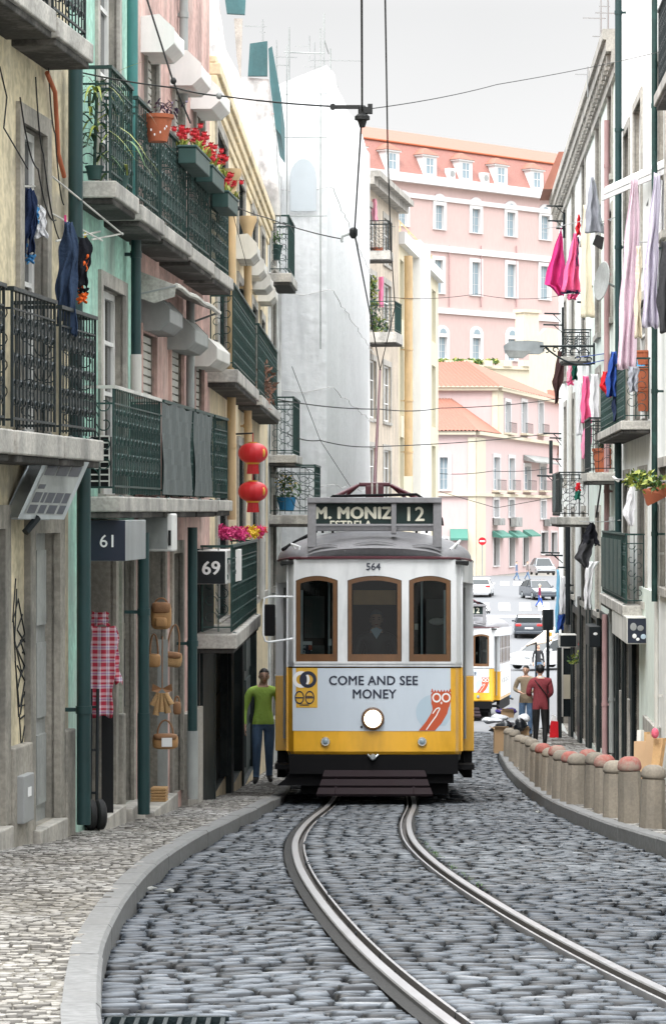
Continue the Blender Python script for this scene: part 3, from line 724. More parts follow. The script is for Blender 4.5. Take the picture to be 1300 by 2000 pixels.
for s_ in (-1, 1):
    mb = MB(); mb.tube([(s_*.93, .10, 2.98), (s_*.97, .07, 3.04), (s_*.87, .0, 3.0) if s_ < 0 else (s_*1.0, .1, 3.08), (s_*.88, -.0, 2.97)], .014, 6); B(mb, 'roof_hook', M['tramwhite'])
# destination sign
sg = MB()
for x in (-.735, .735): sg.box(x-.05, x+.05, .10, .30, 3.0, 3.52)
sg.box(-.785, .785, .07, .32, 3.52, 3.585); sg.box(-.70, .70, .10, .13, 3.245, 3.275); sg.box(.195, .255, .095, .30, 3.16, 3.52); sg.box(-.70, .70, .22, .3, 3.20, 3.52)
sb = B(sg, 'destination_sign', M['tramroof'], bevel=.006)
mb = MB(); mb.box(-.685, .193, .19, .215, 3.275, 3.515); mb.box(.257, .685, .19, .215, 3.275, 3.515); B(mb, 'sign_board', M['doorgreen'], sb)
txt('M. MONIZ', .195, lambda x, y, z: Vector((-.245+x, .185-z, 3.342+y)), sb, M['lettercream'], .010, sx=.98, spacing=1.06)
txt('12', .235, lambda x, y, z: Vector((.465+x, .185-z, 3.315+y)), sb, M['lettercream'], .005, spacing=1.1)
txt('ESTRELA', .13, lambda x, y, z: Vector((-.28+x, .185-z, 3.226+y)), sb, M['lettercream'], .004, zclip=.055)
# pantograph, trolley gear and roof rails
mb = MB()
for s_ in (-1, 1):
    mb.tube([(s_*.60, .9, 3.58), (s_*.20, 1.25, 3.80)], .028, 6); mb.tube([(s_*.52, 1.6, 3.55), (s_*.2, 1.3, 3.80)], .02, 6)
mb.box(-.19, .19, 1.2, 1.32, 3.79, 3.835); mb.box(-.11, .11, 1.2, 1.35, 3.52, 3.8)
pg = B(mb, 'current_collector', M['maroon'], bevel=.01)
mb = MB(); mb.tube([(-.03, 1.15, 3.82), (-.03, 1.15, 3.66), (.03, 1.15, 3.66), (.03, 1.15, 3.82)], .01, 6); B(mb, 'horn_bracket', M['offwhite'], pg)
mb = MB()
for y in (.75, 1.7):
    mb.tube([(-.72, y, 3.25), (-.66, y, 3.48), (-.50, y, 3.64), (.50, y, 3.66), (.66, y, 3.56), (.80, y, 3.3)], .017, 6)
mb.tube([(-.55, .7, 3.5), (.55, .7, 3.52)], .03, 6); mb.box(-.62, .62, .8, 2.6, 3.42, 3.47); mb.box(-.45, -.38, .75, 2.6, 3.47, 3.60); mb.box(.38, .45, .75, 2.6, 3.47, 3.60)
for x in (-.62, -.5, .5, .62): mb.tube([(x, .8, 3.2), (x, .8, 3.5)], .015, 6)
B(mb, 'roof_frame', M['tramblack'])
mb = MB(); mb.tube([(.5, 1.4, 3.66), (.72, 1.4, 3.58), (.82, 1.4, 3.40), (.83, 1.4, 3.32)], .012, 6); B(mb, 'roof_cable', M['tramblack']); mb = MB(); mb.tube([(-1.1, .8, 3.0), (-.98, .9, 3.08), (-.8, 1.0, 3.18)], .022, 6); B(mb, 'roof_cable', M['tramblack'])
# mirror on its tubular bracket, left
mb = MB(); mb.tube([(-.955, .05, 2.42), (-1.22, -.02, 2.42), (-1.28, -.02, 2.40), (-1.295, -.02, 2.30), (-1.295, -.02, 1.98), (-1.27, -.02, 1.90), (-1.22, -.02, 1.89), (-.955, .05, 1.93)], .013, 8); br = B(mb, 'mirror_bracket', M['tramwhite'], smooth=60)
mb = MB(); mb.box(-1.30, -1.155, -.02, .04, 1.96, 2.33); B(mb, 'mirror', M['tramblack'], br, bevel=.02)
# underframe, life tray, coupling, wheels
mb = MB(); mb.box(-.99, .97, .02, .3, .36, .585); mb.box(-.86, .86, .25, 1.6, .12, .5); mb.box(.62, .92, .1, .5, .25, .42)
for i in range(7): pass
mb.prism([(-.95, .1, .56), (-.98, .1, .40), (-1.05, .1, .29), (-1.14, .1, .22), (-.62, .1, .22), (-.62, .1, .56)], (0, .22, 0)); B(mb, 'underframe', M['tramblack'])
mb = MB()
for i, (z, y, w_) in enumerate(((.37, .0, .58), (.27, -.10, .61), (.175, -.20, .645))):
    vs = [(-w_, y, z+.035), (w_, y, z+.035), (w_+.025, y-.085, z-.035), (-w_-.025, y-.085, z-.035)]
    mb.prism(vs, (0, .015, -.025))
for x in (-.45, .45): mb.tube([(x, .1, .42), (x, -.28, .13)], .018, 6)
B(mb, 'life_tray', M['maroondust'])
mb = MB(); mb.lathe([(.028, -.02), (.04, 0), (.028, .02)], (-.02, -.02, .555), 12, ax=(0, 1, 0)); mb.tube([(-.08, .0, .585), (-.05, -.02, .555), (-.02, -.03, .535), (.01, -.02, .555), (.04, .0, .585)], .012, 6); B(mb, 'coupling_hook', M['steel'])
for y in (2.6, 5.6):
    for s_ in (-1, 1):
        mb = MB(); mb.lathe([(.0, -.05), (.33, -.05), (.36, -.05), (.36, -.03), (.33, .03), (.33, .06), (.0, .06)], (s_*.47, y, .345), 24, ax=(s_*-1, 0, 0)); B(mb, 'wheel', M['railrust'], smooth=30)
# driver seat side lights inside: pale glimpses come from the far windows
# ---------------------------------------------------------------- facade kit
def facade(root, W, t0, t1, z0, z1, holes, wm, depth=6., rev=.24, name='wall', revm=None):
    mb = MB()
    ts = sorted({t0, t1}|{h[0] for h in holes}|{h[1] for h in holes}); zs = sorted({z0, z1}|{h[2] for h in holes}|{h[3] for h in holes})
    ts = [t for t in ts if t0 <= t <= t1]; zs = [z for z in zs if z0 <= z <= z1]
    for i in range(len(ts)-1):
        for j in range(len(zs)-1):
            a, b, c, d = ts[i], ts[i+1], zs[j], zs[j+1]; mt, mz = (a+b)/2, (c+d)/2
            if any(h[0] < mt < h[1] and h[2] < mz < h[3] for h in holes): continue
            mb.quad(W(a, 0, c), W(b, 0, c), W(b, 0, d), W(a, 0, d))
    for a, b, c, d in holes:
        for q in (((a, c), (a, d)), ((b, d), (b, c)), ((a, d), (b, d)), ((b, c), (a, c))):
            (ta, za), (tb, zb) = q
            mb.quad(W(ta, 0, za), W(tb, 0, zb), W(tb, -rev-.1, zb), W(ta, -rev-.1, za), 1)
    D = -depth
    mb.quad(W(t0, 0, z0), W(t0, D, z0), W(t0, D, z1), W(t0, 0, z1)); mb.quad(W(t1, 0, z0), W(t1, D, z0), W(t1, D, z1), W(t1, 0, z1))
    mb.quad(W(t0, D, z0), W(t1, D, z0), W(t1, D, z1), W(t0, D, z1)); mb.quad(W(t0, 0, z1), W(t1, 0, z1), W(t1, D, z1), W(t0, D, z1))
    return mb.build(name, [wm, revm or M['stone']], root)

def opening(root, W, t0, t1, z0, z1, kind='window', fm=None, trim=.13, tm=None, rec=.2, proud=.03, sill=True, glassm=None, bars=1, rows=3):
    nm = 'door' if kind in ('door', 'open') else 'window'
    if rec == .2: rec = .07
    fr = lambda a, b, c: W(a, b, c)
    if trim:
        mb = MB(); tw = trim
        mb.box(t0-tw, t0, -.02, proud, z0, z1+tw, fr); mb.box(t1, t1+tw, -.02, proud, z0, z1+tw, fr); mb.box(t0, t1, -.02, proud, z1, z1+tw, fr)
        if sill and kind == 'window': mb.box(t0-tw, t1+tw, -.02, proud+.04, z0-.1, z0, fr)
        mb.build(nm+'_surround', tm or M['stone'], root)
    fm = fm or M['whitepaint']; mb = MB(); b = .06
    if kind == 'open':
        mb.quad(W(t0, -rec-.08, z0), W(t1, -rec-.08, z0), W(t1, -rec-.08, z1), W(t0, -rec-.08, z1)); return mb.build('doorway', M['dark'], root)  # flat black sheet stands in for the shade inside an open shop
    if kind == 'shutter':
        n = int((z1-z0)/.075)
        for i in range(n):
            z = z0+(z1-z0)*i/n; mb.box(t0, t1, -rec, -rec+.03, z+.008, z+.066, fr)
        mb.box(t0, t1, -rec-.03, -rec, z0, z1, fr); return mb.build('shutter', fm, root)
    if kind == 'door':
        mb.box(t0, t1, -rec-.05, -rec, z0, z1, fr); w_ = (t1-t0)
        for i in range(2):
            for (u, v) in ((.06, .30), (.36, .62), (.68, .94)):
                a = t0+w_*(.07+.48*i); c = a+w_*.38; mb.box(a, c, -rec, -rec+.022, z0+(z1-z0)*u, z0+(z1-z0)*v, fr)
        return mb.build('door', fm, root)
    mb.box(t0, t0+b, -rec-.05, -rec, z0, z1, fr); mb.box(t1-b, t1, -rec-.05, -rec, z0, z1, fr); mb.box(t0+b, t1-b, -rec-.05, -rec, z1-b, z1, fr); mb.box(t0+b, t1-b, -rec-.05, -rec, z0, z0+b*1.5, fr)
    for i in range(bars):
        c = t0+(t1-t0)*(i+1)/(bars+1); mb.box(c-.03, c+.03, -rec-.045, -rec+.005, z0+b, z1-b, fr)
    for i in range(rows-1):
        z = z0+(z1-z0)*(i+1)/rows; mb.box(t0+b, t1-b, -rec-.04, -rec-.005, z-.018, z+.018, fr)
    o = mb.build(nm, fm, root)
    mb = MB(); mb.quad(W(t0+.02, -rec-.03, z0+.02), W(t1-.02, -rec-.03, z0+.02), W(t1-.02, -rec-.03, z1-.02), W(t0+.02, -rec-.03, z1-.02)); mb.build('pane', glassm or M['glassdark'], o)
    return o

def scroll(mb, o, ax, up, r, k=1, n=9, th=.006, a0=0, m=0):
    o = Vector(o); pts = []
    for i in range(n):
        a = a0+k*(i/(n-1))*1.6*PI; q = r*(1-.55*i/(n-1)); pts.append(o+ax*math.cos(a)*q+up*math.sin(a)*q)
    mb.tube(pts, th, 3, m, caps=False)
def balcony(root, W, t0, t1, z, p=.28, h=.9, im='iron', thick=.14, step=.105, ornate=1, end=True, sm='slab', top=None, name='balcony', flare=0., slab=True):
    fr = lambda a, b, c: W(a, b, c); up = Vector((0, 0, 1))
    mb = MB(); mb.box(t0-.05, t1+.05, -.05, p+.06, z-thick, z-.004, fr)
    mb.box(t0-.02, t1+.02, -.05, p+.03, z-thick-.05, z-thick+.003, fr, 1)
    b = mb.build(name, [M[sm], M['slabshade']], root, bevel=.012)
    def panel(A, Bv, nm):
        mb = MB(); L_ = (Bv-A).length; u = (Bv-A)/L_; n = max(2, round(L_/step)); nn = u.cross(up)
        for zz, r in ((z+.06, .012), (z+h-.12, .009)): mb.tube([A+up*(zz-z), Bv+up*(zz-z)], r, 4)
        for i in range(n+1):
            q = A+u*(L_*i/n); r = .0075 if 0 < i < n else .014
            mb.tube([q, q+up*h], r, 4)
            if ornate and i < n:
                c = q+u*(L_/n/2)
                for zz, rr in ((.17, .036), (.30, .03), (h*.5, .042), (h-.28, .032), (h-.19, .03)):
                    s_ = 1 if (i+int(zz*10)) % 2 else -1
                    scroll(mb, c+up*zz, u*s_, up, rr*1.15, 1, 7, .008)
                mb.add([c+up*(h*.5-.07), c+u*.02+up*h*.5, c+up*(h*.5+.07), c-u*.02+up*h*.5], [(0, 1, 2, 3)])
                mb.add([c+up*(.17), c+u*.03+up*.24, c+up*.33, c-u*.025+up*.24], [(0, 1, 2, 3)])
                mb.add([c+up*(h-.3), c+u*.026+up*(h-.22), c+up*(h-.12), c-u*.03+up*(h-.22)], [(0, 1, 2, 3)])
        mb.build(nm, M[im], b)
    base = z+.02
    panel(W(t0, p, base), W(t1, p, base), 'railing')
    if end:
        def epanel(t):
            mb = MB(); A = W(t, .02, base); Bv = W(t, p, base); u = (Bv-A).normalized(); L_ = (Bv-A).length
            for zz in (.05, h-.12): mb.tube([A+up*zz, Bv+up*zz], .011, 4)
            for q in (.33, .66) if L_ > .4 else (.55,): mb.tube([A+u*L_*q, A+u*L_*q+up*h], .008, 4)
            for k in range(4):
                zz = .15+k*(h-.3)/3.5; scroll(mb, A+u*L_*.28+up*zz, u, up, L_*.25, 1, 10, .006); scroll(mb, A+u*L_*.72+up*(zz+.1), -u, -up, L_*.25, 1, 10, .006)
            mb.tube([A, A+up*h], .011, 4); mb.build('end_railing', M[im], b)
        epanel(t0); epanel(t1)
    mb = MB(); hr = .02
    mb.box(t0-.02, t1+.02, p-hr, p+hr, base+h, base+h+.028, fr); mb.box(t0-.02, t0+.02, .0, p-hr, base+h, base+h+.026, fr); mb.box(t1-.02, t1+.02, 0, p-hr, base+h, base+h+.026, fr)
    mb.build('handrail', M[top or im], b)
    mb = MB()
    for t in (t0+.25, t1-.25): mb.ball(W(t, p+.02, z-.02), .03, 6, 4)
    if ornate: mb.build('knob', M[im], b)
    return b
def pipe(name, label, W, px, p, r, py0, py1, mk, z0=None, z1=None, rings=True, group=None, foot=None):
    t = W.t(px, p); z1 = W.z(py0, t, p) if z1 is None else z1; z0 = W.z(py1, t, p) if z0 is None else z0
    zb = W.base(t)+.005
    z0 = max(z0, zb)
    rt = thing('drainpipe', label, 'drainpipe', W(t, p, z0), group)
    mb = MB()
    if foot: 
        zf = z0+foot[1]; mb.tube([W(t, p, z0), W(t, p, zf)], r*1.12, 12); mb.build('lower_pipe', M[foot[0]], rt, smooth=50); mb = MB(); z0 = zf
    mb.tube([W(t, p, z0), W(t, p, z1)], r, 12); mb.build('pipe', M[mk], rt, smooth=50)
    z = z0+.9
    while z < z1-.2:
        mb = MB(); mb.tube([W(t, p, z-.03), W(t, p, z+.03)], r*1.16, 12); mb.box(t-.02, t+.02, -.02, p, z-.015, z+.015, lambda a, b, c: W(a, b, c)); mb.build('collar', M[mk], rt, smooth=50); z += 1.9
    return rt
def hood(label, W, t0, t1, z, p=.34, hh=.3, mk='whitepaint', group=None):
    """hexagonal metal cover of a roller shutter"""
    pr = [(0, z), (p*.55, z+.02), (p, z-hh*.35), (p, z-hh*.75), (p*.7, z-hh), (0, z-hh)]
    mb = MB(); mb.prism([W(t0, a, b) for a, b in pr], W(t1, 0, 0)-W(t0, 0, 0))
    o = mb.build('shutter_hood', M[mk], bevel=.008)
    return tag(o, label, 'shutter hood', group)

def cloth(name, label, cat, s, sheets, m, amp=.03, waves=2.5, slant=0., ph=0., group=None, thick=.006, nu=22, nv=24):
    """hanging cloth; sheets: lists of (py, px left, px right); s gives its distance, slant its turn in depth"""
    mb = MB(); d0 = F/s
    if not isinstance(sheets[0], list): sheets = [sheets]
    ms = m if hasattr(m, '__len__') else [m]
    for si, rows in enumerate(sheets):
        ys = [r[0] for r in rows]; vs = []
        for j in range(nv+1):
            y = ys[0]+(ys[-1]-ys[0])*j/nv; l = np.interp(y, ys, [r[1] for r in rows]); r_ = np.interp(y, ys, [r[2] for r in rows])
            f = j/nv; e = .006*math.sin(7*f+ph)
            for i in range(nu+1):
                u = i/nu; x = (l+(r_-l)*u-650)/s
                dd = amp*(.35+.65*f)*(math.sin(u*waves*2*PI+ph+1.3*f)+.4*math.sin(u*waves*4.7+2*ph+4*f))+slant*(u-.5)
                dd += amp*.30*math.sin(u*waves*13+5*f+ph)*(.4+.6*f)+amp*.25*math.sin(f*11+u*6+ph); vs.append((x+e+.008*math.sin(f*17+u*5), d0+dd+.012*si, (1000-y)/s-.012*math.sin(u*9+ph)*f-.012*(1-f)*math.sin(u*PI)))
        n = nu+1; mb.add(vs, [(j*n+i, j*n+i+1, (j+1)*n+i+1, (j+1)*n+i) for j in range(nv) for i in range(nu)], si if si < len(ms) else 0)
    o = mb.build(name, ms, smooth=60)
    b = o.modifiers.new('solid', 'SOLIDIFY'); b.thickness = thick
    return tag(o, label, cat, group)
def pegs(label, s, pts, c):
    mb = MB()
    for px, py in pts: q = P(px, py, s); mb.box(q.x-.008, q.x+.008, q.y-.01, q.y+.01, q.z-.04, q.z+.03)
    return tag(mb.build('clothes_peg', c), label, 'clothes peg')
def wire(label, pts, r=.006, sag=0., cat='cable', name='cable', group=None, n=10, m=None):
    pts = [Vector(p) for p in pts]; out = []
    for i in range(len(pts)-1):
        for k in range(n+(i == len(pts)-2)):
            f = k/n; q = pts[i].lerp(pts[i+1], f); q.z -= sag*4*f*(1-f); out.append(q)
    mb = MB(); mb.tube(out, r, 5); return tag(mb.build(name, m or M['cable']), label, cat, group)
# ================================================================ LEFT SIDE
wf = lambda W: (lambda a, b, c: W(a, b, c))
# ---- cream building
b1 = thing('cream_building', 'cream plastered building with peeling walls and graffiti, nearest on the left', 'building', LW1(0, 0, pz(11)))
T = LW1.t; H1 = []
zg = lambda W, px: W.base(W.t(px))
doors1 = [(T(58), T(106), zg(LW1, 82)+.12, -.16), (T(-75), T(-2), zg(LW1, -40)+.12, -.12)]
bal1 = [(T(40), T(85), .57, 2.86), (T(-90), T(-30), .57, 2.86), (T(48), T(88), 3.6, 5.8), (T(-80), T(-20), 3.6, 5.8)]
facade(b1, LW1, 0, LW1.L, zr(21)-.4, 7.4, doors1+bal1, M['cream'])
for h in doors1: opening(b1, LW1, *h, kind='door', fm=M['doorgrey'], trim=.17, proud=.05)
for h in bal1: opening(b1, LW1, *h, kind='window', fm=M['whitepaint'], trim=.14, proud=.035, rows=4)
mb = MB()
def plinth(mb, W, t0, t1, zt, p=.07):
    n = max(1, int((t1-t0)/.7))
    for i in range(n):
        a = t0+(t1-t0)*i/n; b = t0+(t1-t0)*(i+1)/n; mb.box(a+.004, b-.004, -.02, p+R.uniform(-.008, .008), W.base(a)-.4, zt+R.uniform(-.03, .03), wf(W))
for a, c in ((2.0, doors1[1][0]-.17), (doors1[1][1]+.17, doors1[0][0]-.17), (doors1[0][1]+.17, LW1.L-.02)): mb = MB(); plinth(mb, LW1, a, c, -1.68); mb.build('plinth', M['stone'], b1, bevel=.012)
for h in doors1: mb = MB(); mb.box(h[0]-.05, h[1]+.05, -.24, .10, LW1.base(h[0])-.4, h[2]-.002, wf(LW1)); mb.build('doorstep', M['stonelight'], b1, bevel=.01)
# graffiti scrawl painted on the plaster between the doorways
mb = MB(); g0 = (20, 1130); pth = [[(27, 1130), (21, 1215), (32, 1170), (46, 1245), (30, 1265), (48, 1232)], [(24, 1255), (44, 1300), (33, 1330), (48, 1290), (36, 1250)], [(26, 1290), (34, 1380), (50, 1375), (52, 1335), (40, 1365), (36, 1395)], [(34, 1395), (38, 1460), (45, 1415), (41, 1440)], [(22, 1200), (27, 1300), (33, 1400)], [(30, 1300), (45, 1330), (36, 1380)], [(29, 1150), (25, 1250), (38, 1310), (30, 1350)], [(40, 1200), (30, 1230), (50, 1262), (40, 1275)], [(50, 1330), (44, 1352), (50, 1392), (36, 1404)]]
for pp in pth: mb.tube([LW1.at(x+4, y, .003) for x, y in pp], .0075, 4)
mb.build('graffiti', M['blackpaint'], b1)
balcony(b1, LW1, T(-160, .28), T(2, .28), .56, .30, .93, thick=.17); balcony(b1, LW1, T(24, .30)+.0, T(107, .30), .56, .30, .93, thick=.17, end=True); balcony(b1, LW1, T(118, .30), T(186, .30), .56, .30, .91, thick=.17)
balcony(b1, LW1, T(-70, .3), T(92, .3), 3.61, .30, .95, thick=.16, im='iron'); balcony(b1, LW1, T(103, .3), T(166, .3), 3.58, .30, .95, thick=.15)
# conduits down the wall
for k, (a, b_, c) in enumerate((((40, 190), (75, 330), (110, 430)), ((70, 150), (85, 300), (118, 470)), ((95, 130), (108, 260), (125, 400)))):
    wire(['thin loose cable hanging down the cream wall beside the upper window', 'second loose cable drooping past the upper window of the cream wall', 'loose cable running down beside the green drainpipe on the cream wall'][k], [LW1.at(x, y, .04) for x, y in (a, b_, c)], .006, .12)
mb = MB(); mb.tube([LW1.at(x, y, .05) for x, y in ((92, 142), (108, 180), (112, 250), (114, 300), (126, 345))], .018, 8)
tag(mb.build('conduit', M['terracotta'], smooth=50), 'bent rusty conduit pipe on the cream wall under the upper balcony', 'pipe')
mb = MB(); t_ = T(47, .08); mb.box(t_-.16, t_+.16, .05, .12, LW1.z(1605, t_), LW1.z(1512, t_), wf(LW1)); mt = thing('meter_cabinet', 'narrow grey meter cabinet on the plinth at the foot of the cream wall', 'cabinet', LW1(t_, .09, LW1.z(1605, t_)))
mb.build('cabinet_door', M['greypaint'], mt, bevel=.008); mb = MB(); mb.box(t_-.04, t_+.06, .12, .124, LW1.z(1555, t_), LW1.z(1537, t_), wf(LW1)); mb.build('paper_label', M['letterwhite'], mt)
# tilted, weathered light-box sign under the balcony
tb = thing('hanging_sign', 'tilted weathered grey light-box sign with faded dark panels under the cream balcony', 'sign', LW1.at(60, 1010, .1))
A, Bq, Cq, Dq = P(38, 1010, 273), P(125, 1012, 263), P(172, 905, 257), Vector()
Dq = A+Cq-Bq
nrm = (Bq-A).cross(Dq-A).normalized(); nrm = nrm if nrm.y > 0 else -nrm
mb = MB(); mb.prism([A, Bq, Cq, Dq], nrm*.12); mb.build('sign_case', M['steel'], tb, bevel=.01)
uv = lambda u, v, o: (A*(1-u)+Bq*u)*(1-v)+(Dq*(1-u)+Cq*u)*v-nrm*o
mb = MB(); mb.add([uv(.07, .05, .003), uv(.93, .05, .003), uv(.93, .95, .003), uv(.07, .95, .003)], [(0, 1, 2, 3)]); mb.build('sign_face', M['pipegrey'], tb)
mb = MB()
for (v0, v1, us) in ((.74, .92, [(.1, .34), (.37, .62), (.65, .9)]), (.50, .58, [(.1, .25)]), (.26, .44, [(.1, .26), (.29, .36), (.39, .55), (.58, .74), (.77, .9)]), (.07, .22, [(.1, .28), (.33, .48), (.53, .72), (.77, .92)])):
    for a, b_ in us: mb.add([uv(a, v0, .006), uv(b_, v0, .006), uv(b_, v1, .006), uv(a, v1, .006)], [(0, 1, 2, 3)])
mb.build('faded_panels', M['signnavy'], tb)
mb = MB(); mb.tube([uv(.4, 0, 0), uv(.42, -.25, -.05)], .03, 6); mb.build('sign_bracket', M['blackpaint'], tb); mb = MB(); mb.tube([uv(.5, 1, -.05), LW1.at(120, 860, .1)], .02, 6); mb.build('sign_bracket', M['blackpaint'], tb)

# ---- green building
b2 = thing('green_building', 'narrow pale mint green building between two drainpipes', 'building', LW2(0, 0, LW2.base(0)))
T = LW2.t
h2 = [(T(196), T(240), .15, 1.93), (T(190), T(228), 2.65, 4.95)]
g2 = [(T(168), T(221), zg(LW2, 190)+.1, -.2), (T(236), T(256), zg(LW2, 250)+.15, -.25)]
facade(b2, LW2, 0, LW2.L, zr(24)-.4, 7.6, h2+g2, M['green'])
for h in h2: opening(b2, LW2, *h, kind='window', trim=.12, fm=M['whitepaint'], tm=M['stonelight'], rows=4)
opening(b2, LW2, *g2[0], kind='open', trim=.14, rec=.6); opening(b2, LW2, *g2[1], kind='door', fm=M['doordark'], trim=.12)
mb = MB(); plinth(mb, LW2, g2[0][1]+.14, g2[1][0]-.12, -1.75); mb.build('plinth', M['stone'], b2, bevel=.01)
mb = MB(); mb.box(g2[0][0], g2[0][1], -.3, .12, LW2.base(.5)-.4, g2[0][2]-.002, wf(LW2)); mb.build('doorstep', M['stonelight'], b2, bevel=.01); mb = MB(); mb.box(g2[1][0]-.1, g2[1][1]+.1, -.24, .12, LW2.base(3)-.4, g2[1][2]-.002, wf(LW2)); mb.build('doorstep', M['stonelight'], b2, bevel=.01)
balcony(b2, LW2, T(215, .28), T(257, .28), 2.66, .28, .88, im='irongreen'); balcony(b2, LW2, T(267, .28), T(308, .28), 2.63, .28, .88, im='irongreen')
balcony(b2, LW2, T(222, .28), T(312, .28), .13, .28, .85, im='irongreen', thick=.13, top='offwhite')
# ---- pink building
b3 = thing('pink_building', 'faded pink building with iron balconies and white shutter hoods', 'building', LW3(0, 0, LW3.base(0)))
T = LW3.t
sh3 = [(T(274), T(301), .15, 1.68), (T(331), T(354), .15, 1.66), (T(378), T(394), .15, 1.62)]
up3 = [(T(284), T(306), 2.63, 4.35), (T(338), T(357), 2.6, 4.35), (T(380), T(396), 2.58, 4.35)]
g3 = [(T(272), T(318), zg(LW3, 295)+.1, -.35), (T(335), T(352), zg(LW3, 340)+.12, -.42), (T(386), T(408), zg(LW3, 395)+.06, -.5)]
facade(b3, LW3, 0, LW3.L, zr(29)-.4, 7.6, sh3+up3+g3, M['pink'])
for h in sh3: opening(b3, LW3, *h, kind='shutter', fm=M['shutter'], trim=.08, rec=.06, tm=M['pink'])
for h in up3: opening(b3, LW3, *h, kind='shutter', fm=M['shutter'], trim=.08, rec=.08, tm=M['stonelight'])
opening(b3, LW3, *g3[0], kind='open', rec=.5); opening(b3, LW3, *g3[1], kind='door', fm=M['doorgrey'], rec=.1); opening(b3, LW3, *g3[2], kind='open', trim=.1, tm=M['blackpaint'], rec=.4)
mb = MB(); plinth(mb, LW3, g3[1][1]+.1, g3[2][0]-.1, -2.1); mb.build('plinth', M['stonelight'], b3, bevel=.01); mb = MB(); mb.box(g3[0][0]-.1, g3[0][1]+.1, -.3, .14, LW3.base(1)-.4, g3[0][2]-.002, wf(LW3)); mb.build('doorstep', M['stonelight'], b3, bevel=.01)
for a, c, z in ((313, 362, 2.61), (367, 407, 2.59), (411, 445, 2.57)): balcony(b3, LW3, T(a, .28), T(c, .28), z, .28, .88, im='irongreen', thick=.13)
balcony(b3, LW3, T(318, .28), T(376, .28), .13, .28, .85, im='irongreen', thick=.13); balcony(b3, LW3, T(380, .28), T(414, .28), .13, .28, .85, im='irongreen', thick=.13); balcony(b3, LW3, T(418, .28), T(443, .28), .13, .28, .85, im='irongreen', thick=.12)
for k, (a, c) in enumerate(((318, 374), (380, 413))):     # shade netting tied inside the railings
    mb = MB(); t0, t1 = T(a, .3), T(c, .3); vs = []
    for j in range(7):
        for i in range(13): vs.append(LW3(t0+(t1-t0)*i/12, .30+.012*math.sin(i*1.7+j), .16+.84*j/6-.02*math.sin(i*.8)*(j == 6)))
    mb.add(vs, [(j*13+i, j*13+i+1, (j+1)*13+i+1, (j+1)*13+i) for j in range(6) for i in range(12)])
    mb.add([LW3(t0-.0, .02, .16), LW3(t0-.0, .28, .16), LW3(t0-.0, .28, .98), LW3(t0, .02, .98)], [(0, 1, 2, 3)])
    tag(mb.build('shade_netting', M['lacework']), ['dark netting tied along the longer pink-building balcony railing', 'dark netting on the shorter balcony railing farther along the pink wall'][k], 'netting')
for k, (px, py) in enumerate(((269, 82), (326, 148), (366, 195))):
    t0, z = LW3.tz(px, py, .0); hood(['white hexagonal shutter hood high on the pink wall, nearest of the upper row', 'white hexagonal shutter hood in the middle of the upper row', 'white hexagonal shutter hood at the far end of the upper row'][k], LW3, max(0.05, T(px+6, .0)), T(px+27, 0), 4.62, .31, .32, 'whitepaint', None)
for k, (px, z) in enumerate(((280, 2.0), (333, 1.93), (379, 1.86))):
    hood(['dark shaded shutter hood under the nearer end of the tattered awning', 'grey shutter hood in the middle beneath the tattered awning', 'pale grey shutter hood at the far end of the tattered awning'][k], LW3, T(px-6), T(px+22), z, .27, .30, ['greypaint', 'pipegrey', 'offwhite'][k])
# tattered awning across the first floor
aw = thing('awning', 'tattered cream canvas awning across the first floor of the pink building', 'awning', LW3.at(350, 600, .2))
t0, t1 = T(262, .0)+.05, T(432, .40); vs = []; nu = 14
for j in range(4):
    for i in range(nu+1):
        p_ = .02+.36*j/3; vs.append(LW3(t0+(t1-t0)*i/nu, p_, 2.22-.14*j/3+.003*math.sin(i*1.3)*j))
mb = MB(); mb.add(vs, [(j*(nu+1)+i, j*(nu+1)+i+1, (j+1)*(nu+1)+i+1, (j+1)*(nu+1)+i) for j in range(3) for i in range(nu)]); mb.build('canvas', M['slab'], aw, solid=.01)
mb = MB(); mb.tube([Vector(vs[3*(nu+1)+i]) for i in range(nu+1)], .026, 6); mb.build('front_bar', M['shutter'], aw)
mb = MB(); mb.add([LW3(t0, .02, 2.22), LW3(t0, .38, 2.08), LW3(t0, .37, 1.98), LW3(t0, .18, 1.92), LW3(t0, .02, 1.98)], [(0, 1, 2, 3, 4)]); mb.build('end_flap', M['slab'], aw, solid=.008)
mb = MB(); mb.tube([LW3(t0, .02, 2.0), LW3(t0, .38, 2.08)], .012, 5); mb.build('arm', M['greypaint'], aw)
mb = MB(); mb.tube([LW3(t1, .02, 1.95), LW3(t1, .38, 2.08)], .012, 5); mb.build('arm', M['greypaint'], aw)

# ---- ochre building with the long cornice
b4 = thing('ochre_building', 'ochre cream building with a long moulded cornice and orange drainpipes', 'building', LW4(0, 0, LW4.base(0)))
T = LW4.t
w4 = [(T(a), T(c), z0, z1) for a, c in ((421, 441), (463, 476), (490, 500), (508, 515)) for z0, z1 in ((-1.28, .9), (1.62, 3.1), (3.55, 4.5))]
g4 = [(T(414), T(440), zg(LW4, 425)+.05, -1.55), (T(447), T(470), zg(LW4, 460)+.05, -1.55), (T(473), T(497), zg(LW4, 490)+.03, -1.6)]
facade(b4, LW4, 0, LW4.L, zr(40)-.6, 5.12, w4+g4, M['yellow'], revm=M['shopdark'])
for h in w4: opening(b4, LW4, *h, kind='window', trim=.12, tm=M['stonelight'], fm=M['whitepaint'], rows=4)
opening(b4, LW4, *g4[0], kind='door', fm=M['doordark'], tm=M['shopdark']); opening(b4, LW4, *g4[1], kind='open', tm=M['doordark']); opening(b4, LW4, *g4[2], kind='door', fm=M['doorgreen'], tm=M['shopdark'])
mb = MB(); 
